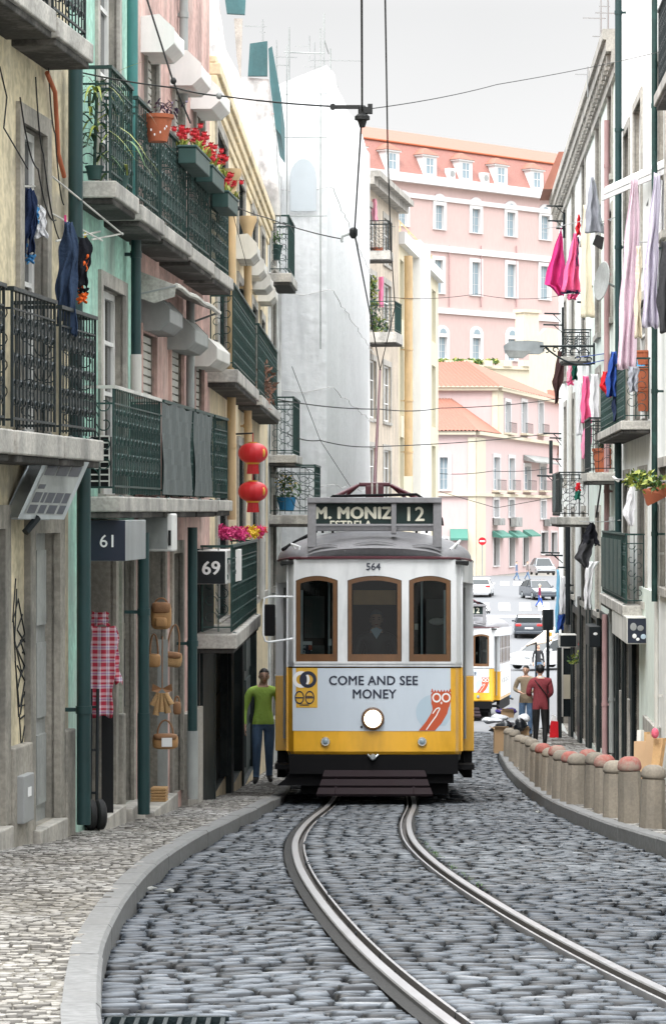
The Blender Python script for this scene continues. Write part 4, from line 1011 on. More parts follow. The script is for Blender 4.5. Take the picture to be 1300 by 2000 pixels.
for p_, z0, z1 in ((.03, 4.55, 4.66), (.055, 4.66, 4.79), (.09, 4.79, 4.92), (.125, 4.92, 5.06), (.08, 5.06, 5.14)): mb.box(-.02, LW4.L+.02, -.3, p_, z0, z1, wf(LW4))
mb.build('cornice', M['yellow'], b4, bevel=.015)
mb = MB(); mb.quad(LW4(0, 0, 5.15), LW4(LW4.L, 0, 5.15), LW4(LW4.L, -5, 5.2), LW4(0, -5, 5.2)); mb.build('roof', M['roofred'], b4)
balcony(b4, LW4, T(455, .27), T(497, .27), 1.60, .27, .92, im='irongreen', thick=.15); balcony(b4, LW4, T(504, .27), T(540, .27), 1.58, .27, .92, im='irongreen', thick=.14)
balcony(b4, LW4, T(452, .33), T(500, .33), -1.30, .33, .9, im='irongreen', thick=.16)
mb = MB(); mb.box(LW3.t(388), LW3.L, -.02, .05, LW3.base(5)-.4, -.52, wf(LW3)); mb.build('shopfront_cladding', M['shopdark'], b3, bevel=.008)
for a, c, p_, zt in ((.02, T(412)-.02, .06, -1.48), (T(441), T(446), .07, -1.5)): mb = MB(); mb.box(a, c, -.02, p_, LW4.base(a)-.4, zt, wf(LW4)); mb.build('shopfront_cladding', M['shopdark'], b4, bevel=.008)
if 0: mb.box(.02, T(412)-.02, -.02, .06, LW4.base(0)-.4, -1.48, wf(LW4)); mb.box(T(441), T(446), -.02, .07, LW4.base(5)-.4, -1.5, wf(LW4)); mb.box(T(471), T(482), -.02, .05, LW4.base(7)-.4, -1.5, wf(LW4)); mb.build('shopfront_cladding', M['shopdark'], b4, bevel=.008)
for k, (px, py) in enumerate(((461, 460), (478, 495), (492, 525), (503, 550))):
    t_, z = LW4.tz(px, py, .0); hood('rounded white shutter hood on the ochre wall, %s of its row of four' % ['nearest', 'second', 'third', 'farthest'][k], LW4, t_, t_+1.1, z, .27, .3, 'offwhite')
# ---- tall stained building behind
b5 = thing('stained_building', 'tall white building with a black-stained gable and rooftop sheeting', 'building', LW5(0, 0, LW5.base(0)))
T = LW5.t
w5 = [(1.0, 1.9, z, z+1.6) for z in (-3.6, -1.3, .7, 2.6, 4.3)]
facade(b5, LW5, 0, LW5.L, zr(50)-.6, 6.2, w5, M['whitewall'], depth=5)
for h in w5: opening(b5, LW5, *h, kind='window', tm=M['stonelight'])
mb = MB()                                             # stepped gable wall facing down the street
gx = lambda px, py, o=0.: Vector(((px-650)/F*(47.95-o), 47.95-o, (1000-py)/F*(47.95-o)))
for poly_ in ([(385, 420), (548, 420), (535, 262), (525, 155), (470, 150), (440, 95), (425, -20), (385, -20)],):
    mb.prism([gx(*q) for q in poly_], (0, .25, 0))
mb.build('gable_wall', M['whitewall'], b5)
mb = MB(); mb.prism([gx(*q, .06) for q in [(438, -10), (480, -10), (478, 28), (443, 26)]], (0, .1, 0)); mb.prism([gx(*q, .06) for q in [(488, 85), (522, 80), (522, 148), (484, 148)]], (0, .1, 0))
mb.prism([gx(524, 95, .1), gx(531, 90, .1), gx(549, 190, .1), gx(549, 265, .1), gx(538, 250, .1), gx(527, 160, .1)], (0, 3.8, 0)); mb.build('roof_sheeting', M['tealnet'], b5)
mb = MB(); mb.prism([gx(*q, .03) for q in [(457, 36), (474, 36), (470, 160), (462, 110)]], (0, .05, 0)); mb.build('rust_stain', M['stonelight'], b5)
balcony(b5, LW5, .3, 2.2, 4.1, .33, .95, im='irongreen', thick=.16, ornate=0)
balcony(b5, LW5, .4, 2.4, -.05, .78, .82, im='irongreen', thick=.16, ornate=1); balcony(b5, LW5, .2, 2.2, .98, .42, .95, im='irongreen', thick=.14, ornate=0)
# ---- drainpipes
pipe('p', 'dark green drainpipe on the corner of the cream building, upper length', LW1, 148, .10, .058, 125, 870, 'pipegreen')
pipe('p', 'dark green drainpipe reaching the pavement beside the plaid cloth', LW1, 164, .16, .056, 905, 1610, 'pipegreen')
pipe('p', 'teal green drainpipe between the mint and pink walls', LW2, 259, .10, .05, -120, 400, 'pipeteal')
pipe('p', 'green drainpipe with a white lower length by the roller shutters', LW2, 266, .10, .046, 440, 775, 'pipegreen', foot=('offwhite', .38))
pipe('p', 'dark grey-green pipe standing on the pavement in front of the straw bags', LW2, 281, .20, .05, 1040, 1590, 'pipegreen', foot=('pipegreen', .9))
pipe('p', 'dark pipe with a bent top beside the number 69 sign', LW3, 376, .14, .052, 1030, 1560, 'pipegreen', foot=('pipegrey', .7))
pipe('p', 'white drainpipe up the pink wall between shutter hoods', LW3, 359, .06, .045, -40, 200, 'pipegrey')
pipe('p', 'grey drainpipe down the pink wall between two roller shutters', LW3, 372, .08, .045, 580, 800, 'pipegrey')
for k, (px, a, b_) in enumerate(((452, 350, 1015), (484, 440, 960))):
    rt = pipe('p', ['orange drainpipe with a funnel top, nearer end of the ochre wall', 'orange drainpipe with a funnel top, farther along the ochre wall'][k], LW4, px, .1, .055, a, b_, 'pipeyellow')
    t_ = LW4.t(px, .1); z = LW4.z(a, t_, .1); mb = MB(); mb.lathe([(.055, -.14), (.10, .0), (.13, .06), (.13, .12)], LW4(t_, .1, z), 10); mb.build('funnel', M['pipeyellow'], rt, smooth=40)
pipe('p', 'white drainpipe on the stained building behind the red lanterns', LW4, 511, .12, .05, 880, 1170, 'offwhite')
# ---- number signs
def boxsign(label, W, pxn, pxf, p, y0, y1, text, face, side, size, bold, pin=.04):
    r = (pxn-650)/F; tn = W.t(pxn, p); tf_ = W.t(pxf, p); z1 = W.z(y0, tn, p); z0 = W.z(y1, tn, p)
    rt = thing('number_sign', label, 'sign', W(tn, p/2, z0))
    mb = MB(); mb.box(tn, tf_, pin, p, z0, z1, wf(W)); mb.build('sign_case', M[side], rt, bevel=.006)
    mb = MB(); mb.box(tn-.006, tn, pin+.0, p-.0, z0+.003, z1-.003, wf(W)); f_ = mb.build('sign_face', M[face], rt)
    c = (pin+p)/2; zc = (z0+z1)/2
    if text: txt(text, size, lambda x, y, z: W(tn-.008-z, c+x+.02, zc-size*.36+y), rt, M['letterwhite'], bold, local=False)
    mb = MB(); mb.box(tn+.1, tn+.14, 0, pin, z0+.05, z1-.05, wf(W)); mb.build('wall_bracket', M['blackpaint'], rt)
    return rt
boxsign('dark box sign numbered 61 jutting from the green building', LW2, 245, 285, .36, 1016, 1096, '61', 'signnavy', 'steel', .145, .001)
boxsign('black and white box sign numbered 69 jutting out by the ochre building', LW3, 440, 472, .38, 1076, 1141, '69', 'blackpaint', 'whitepaint', .20, .006)
ac = thing('air_conditioner', 'dirty white box unit mounted between the 61 sign and the pink wall', 'air conditioner', LW2.at(320, 1078, .2))
tn = LW2.t(338, .36); mb = MB(); mb.box(tn, tn+.3, .04, .36, LW2.z(1077, tn, .3), LW2.z(1003, tn, .3), wf(LW2)); mb.build('case', M['whitepaint'], ac, bevel=.015)
mb = MB(); z0, z1 = LW2.z(1072, tn, .3), LW2.z(1008, tn, .3); mb.box(tn-.008, tn, .10, .31, z0, z1, wf(LW2)); mb.build('panel', M['pipegrey'], ac)
mb = MB()
for q in (.06, .33): mb.box(tn-.014, tn-.001, q-.012, q+.012, z0+.03, z0+.17, wf(LW2))
mb.build('vent', M['dark'], ac)
# lattice guard and air-conditioner on the mint balcony
ag = thing('window_grille', 'white lattice guard over a dark unit at the near end of the mint building balcony', 'grille', P(195, 955, 240))
mb = MB()
q0, q1 = P(176, 952, 241), P(214, 852, 241)
for i in range(9): z = q0.z+(q1.z-q0.z)*i/8; mb.box(q0.x, q1.x, q0.y-.006, q0.y+.006, z-.006, z+.006)
for i in range(3): x = q0.x+(q1.x-q0.x)*i/2; mb.box(x-.006, x+.006, q0.y-.01, q0.y-.006, q0.z, q1.z)
mb.build('lattice', M['offwhite'], ag); mb = MB(); mb.box(q0.x, q1.x, q0.y+.02, q0.y+.25, q0.z, q1.z); mb.build('unit', M['dark'], ag)

# ---- things hanging outside the shops
M['plaid'] = m_ = bpy.data.materials.new('plaid'); m_.use_nodes = True; nt = m_.node_tree; L = nt.links.new; b = nt.nodes['Principled BSDF']; b.inputs['Roughness'].default_value = .85
tc = N(nt, 'ShaderNodeTexCoord'); sp = N(nt, 'ShaderNodeSeparateXYZ'); L(tc.outputs['Object'], sp.inputs[0])
def band(src, sc_, stops):
    k = N(nt, 'ShaderNodeMath', operation='MULTIPLY'); L(src, k.inputs[0]); k.inputs[1].default_value = sc_
    f_ = N(nt, 'ShaderNodeMath', operation='FRACT'); L(k.outputs[0], f_.inputs[0]); r = ramp(nt, stops); r.color_ramp.interpolation = 'CONSTANT'; L(f_.outputs[0], r.inputs[0]); return r.outputs[0]
s1 = band(sp.outputs[2], 9.2, [(0, (.46, .03, .06)), (.3, (.60, .57, .63)), (.42, (.25, .18, .45)), (.5, (.60, .57, .63)), (.62, (.46, .03, .06)), (.78, (.75, .55, .6))])
s2 = band(sp.outputs[0], 14., [(0, (.45, .03, .06)), (.35, (.60, .57, .63)), (.52, (.30, .22, .48)), (.6, (.80, .76, .8)), (.75, (.45, .03, .06))])
L(mixc(nt, .5, s1, s2), b.inputs['Base Color'])
pl = cloth('plaid_blanket', 'long red and white plaid cloth hanging outside the shop under the 61 sign', 'cloth', 232, [(1222, 177, 228), (1300, 176, 226), (1400, 177, 219)], M['plaid'], .012, 1.5)
cloth('plaid_blanket', 'short red and white plaid cloth folded above the long plaid one', 'cloth', 230, [(1194, 178, 210), (1222, 178, 214)], M['plaid'], .012, 1.2)
cloth('plaid_blanket', 'narrow strip of plaid cloth hanging behind the long plaid cloth', 'cloth', 228, [(1225, 214, 229), (1300, 218, 234), (1335, 225, 239)], M['plaid'], .012, 1.2)
hw_ = P(190, 1545, 232)
# hand truck below
gy = F/238; gz_ = pz(gy)
ht = thing('hand_truck', 'black hand truck with a rubber wheel leaning at the shop doorway', 'hand truck', (P(183, 1600, 238).x, gy, gz_))
mb = MB()
for px in (176, 189): a = P(px, 1600, 238); mb.tube([(a.x, gy, gz_+.05), (a.x, gy+.12, gz_+1.15)], .014, 8)
for z in (.3, .65, 1.0): mb.tube([(P(176, 0, 238).x, gy+.1*z, gz_+z), (P(189, 0, 238).x, gy+.1*z, gz_+z)], .011, 6)
mb.build('frame', M['blackpaint'], ht); a = P(186, 0, 238)
for dx in (-.03, .045):
    mb = MB(); mb.lathe([(.05, -.03), (.105, -.035), (.125, -.02), (.125, .02), (.105, .035), (.05, .03)], (a.x+dx, gy-.05, gz_+.13), 18, ax=(1, .35, 0)); wh = mb.build('wheel', M['rubber'], ht, smooth=50)
    mb = MB(); mb.lathe([(.0, -.036), (.055, -.036), (.055, .036), (.0, .036)], (a.x+dx, gy-.05, gz_+.13), 12, ax=(1, .35, 0)); mb.build('hub', M['greypaint'], wh)
# dark tall board and stick by the doorway
mb = MB(); a = P(210, 1400, 230); mb.box(a.x-.05, a.x+.05, a.y, a.y+.03, pz(a.y), a.z+.05); tag(mb.build('door_post', M['dark']), 'dark narrow post below the plaid cloth', 'post')

def bag(name, label, px, py, s, wd, hg, dp, mk, flap=True, pocket=True, handle=.12, roll=0., tagged=False):
    o = P(px, py, s); rt = thing(name, label, 'bag', o+Vector((0, 0, -hg/2)))
    Mx = Matrix.Translation(o)@Matrix.Rotation(roll, 4, 'Y'); X = lambda x, y, z: Mx@Vector((x, y, z))
    def pad(mb, cx, cy, cz, w_, d_, h_, n=10, k=8, e=.5):
        vs = []; fs = []; sg = lambda v: math.copysign(abs(v)**e, v)
        for i in range(k+1):
            th = PI*i/k-PI/2
            for j in range(n):
                q = 2*PI*j/n; vs.append(X(cx+w_/2*sg(math.cos(th))*sg(math.cos(q)), cy+d_/2*sg(math.cos(th))*sg(math.sin(q)), cz+h_/2*sg(math.sin(th))))
        for i in range(k):
            for j in range(n): fs.append((i*n+j, i*n+(j+1) % n, (i+1)*n+(j+1) % n, (i+1)*n+j))
        mb.add(vs, fs)
    mb = MB(); pad(mb, 0, 0, 0, wd, dp, hg); mb.build('body', M[mk], rt, smooth=70)
    if flap: mb = MB(); pad(mb, 0, -dp*.12, hg*.30, wd*.94, dp*1.02, hg*.42); mb.build('flap', M['corkbrown' if mk != 'corkbrown' else 'tan'], rt, smooth=70)
    if pocket: mb = MB(); pad(mb, 0, -dp*.45, -hg*.22, wd*.6, dp*.5, hg*.36); mb.build('pocket', M[mk], rt, smooth=70)
    if handle:
        mb = MB(); mb.tube([X(wd*.3*math.cos(a), 0, hg*.42+handle*math.sin(a)) for a in np.linspace(0, PI, 9)], .009, 6); mb.build('handle', M['corkbrown'], rt)
    if tagged: mb = MB(); mb.box(-.05, .05, -dp*.62, -dp*.6, -.045, .04, lambda a, b, c: X(a+.02, b, c)); mb.build('price_tag', M['letterwhite'], rt)
    return rt
bag('backpack', 'tan straw backpack hanging highest on the shop pilaster', 315, 1203, 205, .20, .26, .12, 'tan', handle=.06)
bag('straw_bag', 'orange barrel-shaped bag hanging below the backpack', 301, 1290, 204, .13, .13, .11, 'tan', flap=False, pocket=False, handle=.2)
bag('straw_bag', 'rough cork bag hanging at the right, below the backpack', 336, 1288, 200, .20, .15, .12, 'straw', flap=True, pocket=False, handle=.28, roll=.1)
bag('handbag', 'boxy tan handbag with a white price tag, lowest of the hanging bags', 323, 1448, 204, .25, .15, .13, 'tan', flap=True, pocket=False, handle=.14, tagged=True)
bag('straw_bag', 'small brown bag hanging right of the bundle of corks', 346, 1383, 198, .08, .13, .08, 'corkbrown', flap=False, pocket=False, handle=.06)
o = P(317, 1345, 204); ck = thing('cork_bundle', 'bundle of fringed cork rolls tied in a bow above the handbag', 'bundle', o)
for k, (dx, dz, an) in enumerate(((-.09, -.10, -.5), (-.06, -.19, -.3), (.0, -.16, 0), (.06, -.17, .35), (.09, -.09, .6))):
    mb = MB(); a = o+Vector((dx*.4, -.02-.01*k, -.04)); e = o+Vector((dx, -.03-.01*k, dz-.06)); mb.tube([a, e], [.022, .033], 8); mb.build('cork_roll', M['straw'], ck, smooth=50)
mb = MB()
for s_ in (-1, 1): mb.add([o, o+Vector((s_*.09, -.03, .05)), o+Vector((s_*.10, -.02, -.02)), o+Vector((s_*.04, -.04, -.04))], [(0, 1, 2, 3)])
mb.tube([o+Vector((0, 0, .0)), o+Vector((0, .02, .5))], .006, 5); mb.build('ribbon', M['corkbrown'], ck)
q = P(309, 1562, 203); q.z = pz(q.y)+.02
wb = thing('wicker_basket', 'square wicker basket standing on the shop step below the bags', 'basket', q)
mb = MB(); mb.prism([q+Vector(v) for v in ((-.06, -.06, 0), (.07, -.06, 0), (.08, .12, 0), (-.06, .12, 0))], (0.005, 0, .22)); mb.build('basket', M['straw'], wb)
mb = MB()
for i in range(8): z = .015+i*.027; mb.tube([q+Vector(v)+Vector((0, 0, z)) for v in ((-.062, .12, 0), (-.062, -.064, 0), (.073, -.064, 0), (.083, .12, 0))], .010, 5)
mb.build('weave', M['straw'], wb)
mb = MB(); q = LW3.at(318, 1490, .05); mb.box(-.05, .05, -.01, .01, -.9, 1.2, lambda a, b, c: q+Vector((a, b, c))); tag(mb.build('bag_rack', M['pipegrey']), 'grey upright panel that the straw bags hang from', 'rack')

# ---- plants, pots and flowers on the balconies
def pot(name, label, o, r0, r1, h, mk='terracotta', rim=True, group=None):
    rt = thing(name, label, 'plant pot', o, group)
    mb = MB(); pr = [(r0, 0), (r1, h*.86)]+([(r1*1.09, h*.86), (r1*1.12, h), (r1*.98, h), (r1*.95, h*.9)] if rim else [(r1, h), (r1*.9, h*.95)]); mb.lathe(pr, o, 20); mb.build('pot', M[mk], rt, smooth=40); return rt
o = P(308, 277, 222); rt = pot('hanging_pot', 'terracotta pot of purple trailing leaves hung on the upper balcony railing', o, .085, .13, .235)
mb = MB(); rr = random.Random(3)
for i in range(70):
    a = rr.uniform(0, 2*PI); rad = rr.uniform(.02, .14); c = o+Vector((rad*math.cos(a)+rr.uniform(0, .14), rad*math.sin(a)*.7, .25+rr.uniform(-.02, .10))); mb.blade(c, (rr.uniform(-1, 1), rr.uniform(-1, 1), rr.uniform(-.2, 1)), rr.uniform(.06, .12), .014, .5)
mb.build('foliage', M['leafp'], rt)
mb = MB()
for dx, dz in ((-.05, .09), (.03, .07), (.07, .10), (-.02, .05), (.085, .12)): mb.ball(o+Vector((dx, -.118, dz)), (.007, .003, .012), 5, 4)
mb.build('paint_flecks', M['letterwhite'], rt)
def flowerbox(label, W, t0, t1, z, p, seed, dens=26):
    rt = thing('flower_box', label, 'flower box', W((t0+t1)/2, p, z)); rr = random.Random(seed)
    mb = MB(); mb.box(t0, t1, p, p+.17, z, z+.15, wf(W)); mb.box(t0-.012, t1+.012, p-.012, p+.182, z+.15, z+.175, wf(W)); mb.build('box', M['boxgreen'], rt, bevel=.008)
    g_, f_ = MB(), MB()
    for i in range(dens):
        c = W(rr.uniform(t0, t1), p+rr.uniform(-.02, .2), z+.17); 
        for k in range(3): g_.blade(c, (rr.uniform(-.7, .7), rr.uniform(-.7, .7), 1), rr.uniform(.08, .16), .018, .4)
        e = c+Vector((rr.uniform(-.03, .03), rr.uniform(-.03, .03), rr.uniform(.10, .19)))
        for k in range(6): a = 2*PI*k/6; f_.add([e, e+Vector((math.cos(a)*.03, math.sin(a)*.03, .025)), e+Vector((math.cos(a+.5)*.034, math.sin(a+.5)*.034, .03)), e+Vector((math.cos(a+1)*.03, math.sin(a+1)*.03, .02))], [(0, 1, 2, 3)])
        f_.ball(e, (.026, .026, .022), 6, 4)
    g_.build('leaves', M['leafy'], rt); f_.build('blossoms', M['flowerred'], rt)
T3 = lambda px: LW3.t(px, .32)
flowerbox('green flower box of red tulip-like blooms, nearest of three on the balconies', LW3, T3(352), T3(383)-.1, 3.30, .30, 1, 34)
flowerbox('green flower box of red blooms, middle of the three', LW3, T3(386), T3(412)-.1, 3.28, .30, 2, 34)
flowerbox('green flower box of red blooms at the far end of the balcony row', LW3, T3(414), T3(436)-.1, 3.16, .32, 3, 34)
# strap-leaf plants on the mint balcony
rr = random.Random(8)
for k, (px, py, s, n, L_) in enumerate(((185, 340, 243, 44, .5), (235, 340, 236, 16, .5))):
    o = P(px, py, s); o.z = 2.67; rt = pot('balcony_plant', ['strap-leaved plant drooping through the end railing of the mint balcony', 'tall green bladed plant standing in the mint upper balcony'][k], o, .05, .07, .11, 'boxgreen')
    mb = MB()
    for i in range(n):
        a = rr.uniform(0, 2*PI); c = o+Vector((rr.uniform(-.06, .06), rr.uniform(-.05, .1), rr.uniform(.12, .8))); mb.blade(c, (math.cos(a), math.sin(a)*.6, rr.uniform(.2, 1.4)), L_*rr.uniform(.5, 1), .02, 1.0, rr.randrange(3))
    mb.tube([o+Vector((0, 0, .1)), o+Vector((.02, .03, .8))], .014, 5, 2)
    mb.build('leaves', [M['leafy'], M['leafg'], M['leafd']], rt)
mb = MB(); o = P(243, 140, 236)
mb.blade(P(219, 145, 238), (1, .2, .55), .32, .03, .1); tag(mb.build('leaf_blade', M['leafy']), 'single yellow-green leaf blade above the mint balcony handrail', 'leaf')
# flower pots on the far balcony, green tub
o = P(562, 1000, 110); rt = thing('potted_flowers', 'yellow flowers in a blue tub on the far balcony near the tram roof', 'potted plant', o)
mb = MB(); mb.lathe([(.13, 0), (.17, .22), (.18, .24), (.15, .22)], o+Vector((-.02, -.1, .02)), 14); mb.build('tub', cloth_mat('bluetub', (.05, .25, .5)), rt, smooth=40)
mb = MB(); mb.leaves(o+Vector((0, -.1, .45)), (.22, .2, .25), 120, .05); mb.build('leaves', M['leafg'], rt); mb = MB(); mb.leaves(o+Vector((-.03, -.15, .5)), (.18, .1, .2), 40, .045); mb.build('blossoms', M['floweryellow'], rt)
o = P(533, 508, 112); rt = pot('green_tub', 'green tub with a small plant on the narrow high balcony', o, .12, .16, .26, 'irongreen'); mb = MB(); mb.leaves(o+Vector((0, 0, .36)), (.16, .16, .14), 60, .05); mb.build('leaves', M['leafg'], rt)
o = P(495, 755, 146); rt = thing('dry_creeper', 'dry reddish creeper tangled in the far balcony railing', 'plant', o); mb = MB(); mb.leaves(o+Vector((.1, 2.5, .1)), (.14, .5, .35), 160, .05); mb.build('twigs', cloth_mat('drytwig', (.20, .11, .08)), rt)

# ---- lanterns and garland
rod = wire('thin rod from which the red paper lanterns hang', [LW4.at(455, 848, .0), P(494, 846, 150)], .012, 0, 'rod', 'lantern_rod')
for k, (px, py) in enumerate(((494, 885), (494, 960))):
    o = P(px, py, 150); rt = thing('paper_lantern', ['red paper lantern with a gold mark, upper of the pair', 'red paper lantern with a gold mark, lower of the pair'][k], 'lantern', o+Vector((0, 0, -.25)))
    vs = []; fs = []; n, kk = 32, 12; mb = MB()
    for i in range(kk+1):
        th = PI*(.08+.84*i/kk)
        for j in range(n):
            q = 2*PI*j/n; r_ = .19*math.sin(th)**.8*(1+.025*(j % 2)); vs.append(o+Vector((r_*math.cos(q), r_*math.sin(q), .135*math.cos(th))))
    for i in range(kk):
        for j in range(n): fs.append((i*n+j, (i+1)*n+j, (i+1)*n+(j+1) % n, i*n+(j+1) % n))
    mb.add(vs, fs); mb.build('shade', M['lantern'], rt, smooth=20)
    mb = MB(); mb.lathe([(.085, -.145), (.09, -.12), (.07, -.115)], o, 16); mb.build('gold_trim', M['gold'], rt, smooth=40); mb = MB(); mb.lathe([(.06, .12), (.06, .145)], o, 16); mb.build('gold_trim', M['gold'], rt, smooth=40)
    mb = MB(); mb.ball(o+Vector((.135, -.10, .0)), (.03, .035, .06), 8, 6); mb.build('gold_mark', M['gold'], rt, smooth=40)
    mb = MB()
    for j in range(16): a = 2*PI*j/16; mb.tube([o+Vector((.06*math.cos(a), .06*math.sin(a), -.14)), o+Vector((.072*math.cos(a), .072*math.sin(a), -.27))], .013, 4)
    mb.lathe([(.066, -.27), (.068, -.14)], o, 12); mb.build('tassel', M['lantern'], rt)
    mb = MB(); mb.tube([o+Vector((0, 0, .14)), o+Vector((0, 0, .26))], .006, 5); mb.build('cord', M['lantern'], rt)
rt = thing('flower_garland', 'pink and yellow paper flower garland strung under the lanterns', 'garland', P(465, 1050, 160)); rr = random.Random(4)
pts = [P(px, 1035+6*math.sin((px-415)/100*PI)+(px-415)*.02, 165-(px-415)*.13) for px in range(417, 516, 4)]
mb = [MB(), MB(), MB()]
for i, q in enumerate(pts):
    k = 1 if 15 < i < 21 else (2 if i > 22 else 0)
    mb[k].leaves(q, .075, 55, .03, rnd=rr)
for k, nm_ in enumerate(('pink_flowers', 'yellow_flowers', 'red_flowers')): mb[k].build(nm_, M[['flowerpink', 'floweryellow', 'flowerred'][k]], rt)

# ---- washing on the left
navy, whitec, jean, blackc, orangec = cloth_mat('navy', (.018, .03, .075)), cloth_mat('whitecloth', (.72, .72, .74), .05), cloth_mat('jean', (.03, .05, .095), .3), cloth_mat('blackcloth', (.012, .013, .018)), cloth_mat('orangecloth', (.75, .14, .03))
bluec = cloth_mat('bluecloth', (.08, .28, .55))
cloth('jacket', 'navy jacket with light blue cuffs pegged beside the upper cream window', 'jacket', 262, [[(366, 50, 62), (385, 43, 70), (440, 40, 70), (480, 38, 52), (500, 38, 50)], [(370, 58, 68), (430, 60, 74), (495, 54, 67)], [(472, 39, 52), (499, 37, 51)], [(494, 53, 67), (512, 52, 66)], [(400, 58, 72), (424, 58, 77), (434, 62, 74)]], [navy, navy, bluec, bluec, bluec], .02, 1.5)
cloth('shirt', 'white shirt pegged between the navy jacket and the jeans', 'shirt', 258, [(400, 74, 82), (420, 71, 90), (464, 68, 94)], whitec, .014, 2.5)
cloth('jeans', 'dark blue jeans hanging by the leg above the cream balcony', 'jeans', 262, [[(432, 126, 135), (480, 115, 152), (560, 111, 132), (630, 112, 126)], [(432, 133, 143), (500, 130, 153), (600, 130, 150), (655, 116, 150)]], jean, .03, 1.3)
cloth('shirt', 'black and orange sports shirt hanging right of the jeans', 'shirt', 259, [[(462, 152, 172), (490, 150, 181), (560, 153, 170)], [(488, 168, 174), (520, 157, 173), (528, 158, 168)], [(540, 153, 160), (560, 153, 162)], [(569, 152, 170), (590, 152, 169)], [(560, 153, 171), (570, 153, 171)]], [blackc, orangec, orangec, orangec, blackc], .015, 1.5)
lr = thing('clothes_rack', 'pale folding rack of clothes rods reaching out from the cream wall', 'clothes rack', P(150, 460, 250))
for a, b_ in (((0, 364, 268), (95, 364, 252)), ((103, 345, 258), (240, 458, 236)), ((180, 468, 243), (240, 456, 236)), ((110, 471, 255), (196, 452, 240)), ((70, 400, 256), (200, 470, 244))):
    mb = MB(); mb.tube([P(*a), P(*b_)], .008, 6); mb.build('rod', M['offwhite'], lr)
pegs('pink clothes pegs on the line above the white shirt', 256, [(92, 408), (128, 428)], M['flowerpink'])
pegs('green clothes peg above the black and orange shirt', 243, [(154, 462)], M['irongreen']); pegs('yellow clothes peg above the black and orange shirt', 243, [(167, 462)], M['floweryellow'])
# ================================================================ FARTHER LEFT: wrapped building, beige and white blocks
m_ = mat('tarpaulin', (.84, .85, .86), .08, .9, .6, .6, .14, mottle=.09, dist=.08); M['tarpaulin'] = m_
nt = m_.node_tree; b = nt.nodes['Principled BSDF']; tr = N(nt, 'ShaderNodeBsdfTranslucent'); tr.inputs[0].default_value = (.84, .85, .86, 1)
mx = N(nt, 'ShaderNodeMixShader'); mx.inputs[0].default_value = .45; nt.links.new(b.outputs[0], mx.inputs[1]); nt.links.new(tr.outputs[0], mx.inputs[2]); nt.links.new(mx.outputs[0], nt.nodes['Material Output'].inputs[0])
wr = thing('wrapped_building', 'building wrapped in pale scaffold sheeting from top to street', 'building', SCW(0, -.4, pz(52)))
def sheet(mb, fn, nu, nv, seed):
    rr = np.random.default_rng(seed); ph = rr.uniform(0, 6, 8)
    vs = []
    for j in range(nv+1):
        for i in range(nu+1):
            u, v = i/nu, j/nv; ee = min(1, u*12, (1-u)*12)
            o = .045*math.sin(u*9+ph[0]+2.4*math.sin(v*7+ph[1]))*math.sin(v*PI*4.5+ph[2])+.03*math.sin(u*27+v*9+4*math.sin(v*3+ph[4])+ph[3])*math.sin(u*7+v*13)+.035*abs(math.sin(v*PI*5))**.5
            vs.append(fn(u, v, o*ee))
    n = nu+1; mb.add(vs, [(j*n+i, j*n+i+1, (j+1)*n+i+1, (j+1)*n+i) for j in range(nv) for i in range(nu)])
zb = pz(52)-.2
mb = MB(); sheet(mb, lambda u, v, o: SCW(SCW.L*u, o, zb-.8*u+(8.25+1.15*u+.12*math.sin(u*11)-zb+.8*u)*v), 60, 70, 1); mb.build('street_sheeting', M['tarpaulin'], wr, smooth=60)
mb = MB(); sheet(mb, lambda u, v, o: SCW(-o, -.88*(1-u), zb+(8.25-.35*(1-u)-zb)*v), 16, 70, 2); mb.build('end_sheeting', M['tarpaulin'], wr, smooth=60)
mb = MB(); mb.prism([SCW(.3, -.95, zb), SCW(SCW.L, -.95, zb-1), SCW(SCW.L, -.95, 8.0), SCW(.3, -.95, 7.4)], SCW.n*-5); mb.build('wall', M['whitewall'], wr)
mb = MB(); ap = [SCW(-.10, -.16+.30*-1+ .30*math.cos(a), 5.95+.42*math.sin(a)) for a in np.linspace(0, PI, 12)]
ap = [SCW(-.11, -.42+.24*math.cos(a), 6.15+.36*math.sin(a)) for a in np.linspace(0, PI, 12)]+[SCW(-.11, -.66, 5.55), SCW(-.11, -.18, 5.55)]
mb.prism(ap, SCW.u*.03); mb.build('arched_window', mat('archgrey', (.46, .50, .53), .1, 2, .7, .1), wr)
for z in (6.0, 4.1, 2.3, .5, -1.4):
    mb = MB(); mb.tube([SCW(-.07, -.85, z-.05), SCW(-.07, -.4, z-.10), SCW(-.09, .05, z)]+[SCW(t, .10+.02*math.sin(t*3), z+.03*math.sin(t*1.3)) for t in np.arange(.3, SCW.L, .9)], .010, 5); mb.build('tie_rope', M['trimwhite'], wr)
for a, z0, z1 in ((-.72, 5.2, 8.6), (-.10, 3.0, 8.9)):
    mb = MB(); mb.tube([SCW(-.16, a, z0), SCW(-.16, a, z1)], .012, 6); mb.build('scaffold_pole', M['pipegrey'], wr)
for z in (5.45, 6.9, 7.7):
    mb = MB(); mb.tube([SCW(-.17, -.8, z), SCW(-.17, .02, z)], .009, 6); mb.build('scaffold_pole', M['pipegrey'], wr)
for t in (.3, 2.6, 5.2):
    mb = MB(); mb.tube([SCW(t, -.06, 7.4), SCW(t, -.06, 9.3-t*.12)], .014, 6); mb.tube([SCW(t, -.06, 8.8-t*.1), SCW(t+1.6, -.06, 8.8-t*.1)], .012, 6); mb.build('scaffold_pole', M['pipegrey'], wr)
mb = MB()
for z in (8.5,): mb.tube([SCW(.2, -.05, z), SCW(.2, -.8, z+.03)], .012, 6)
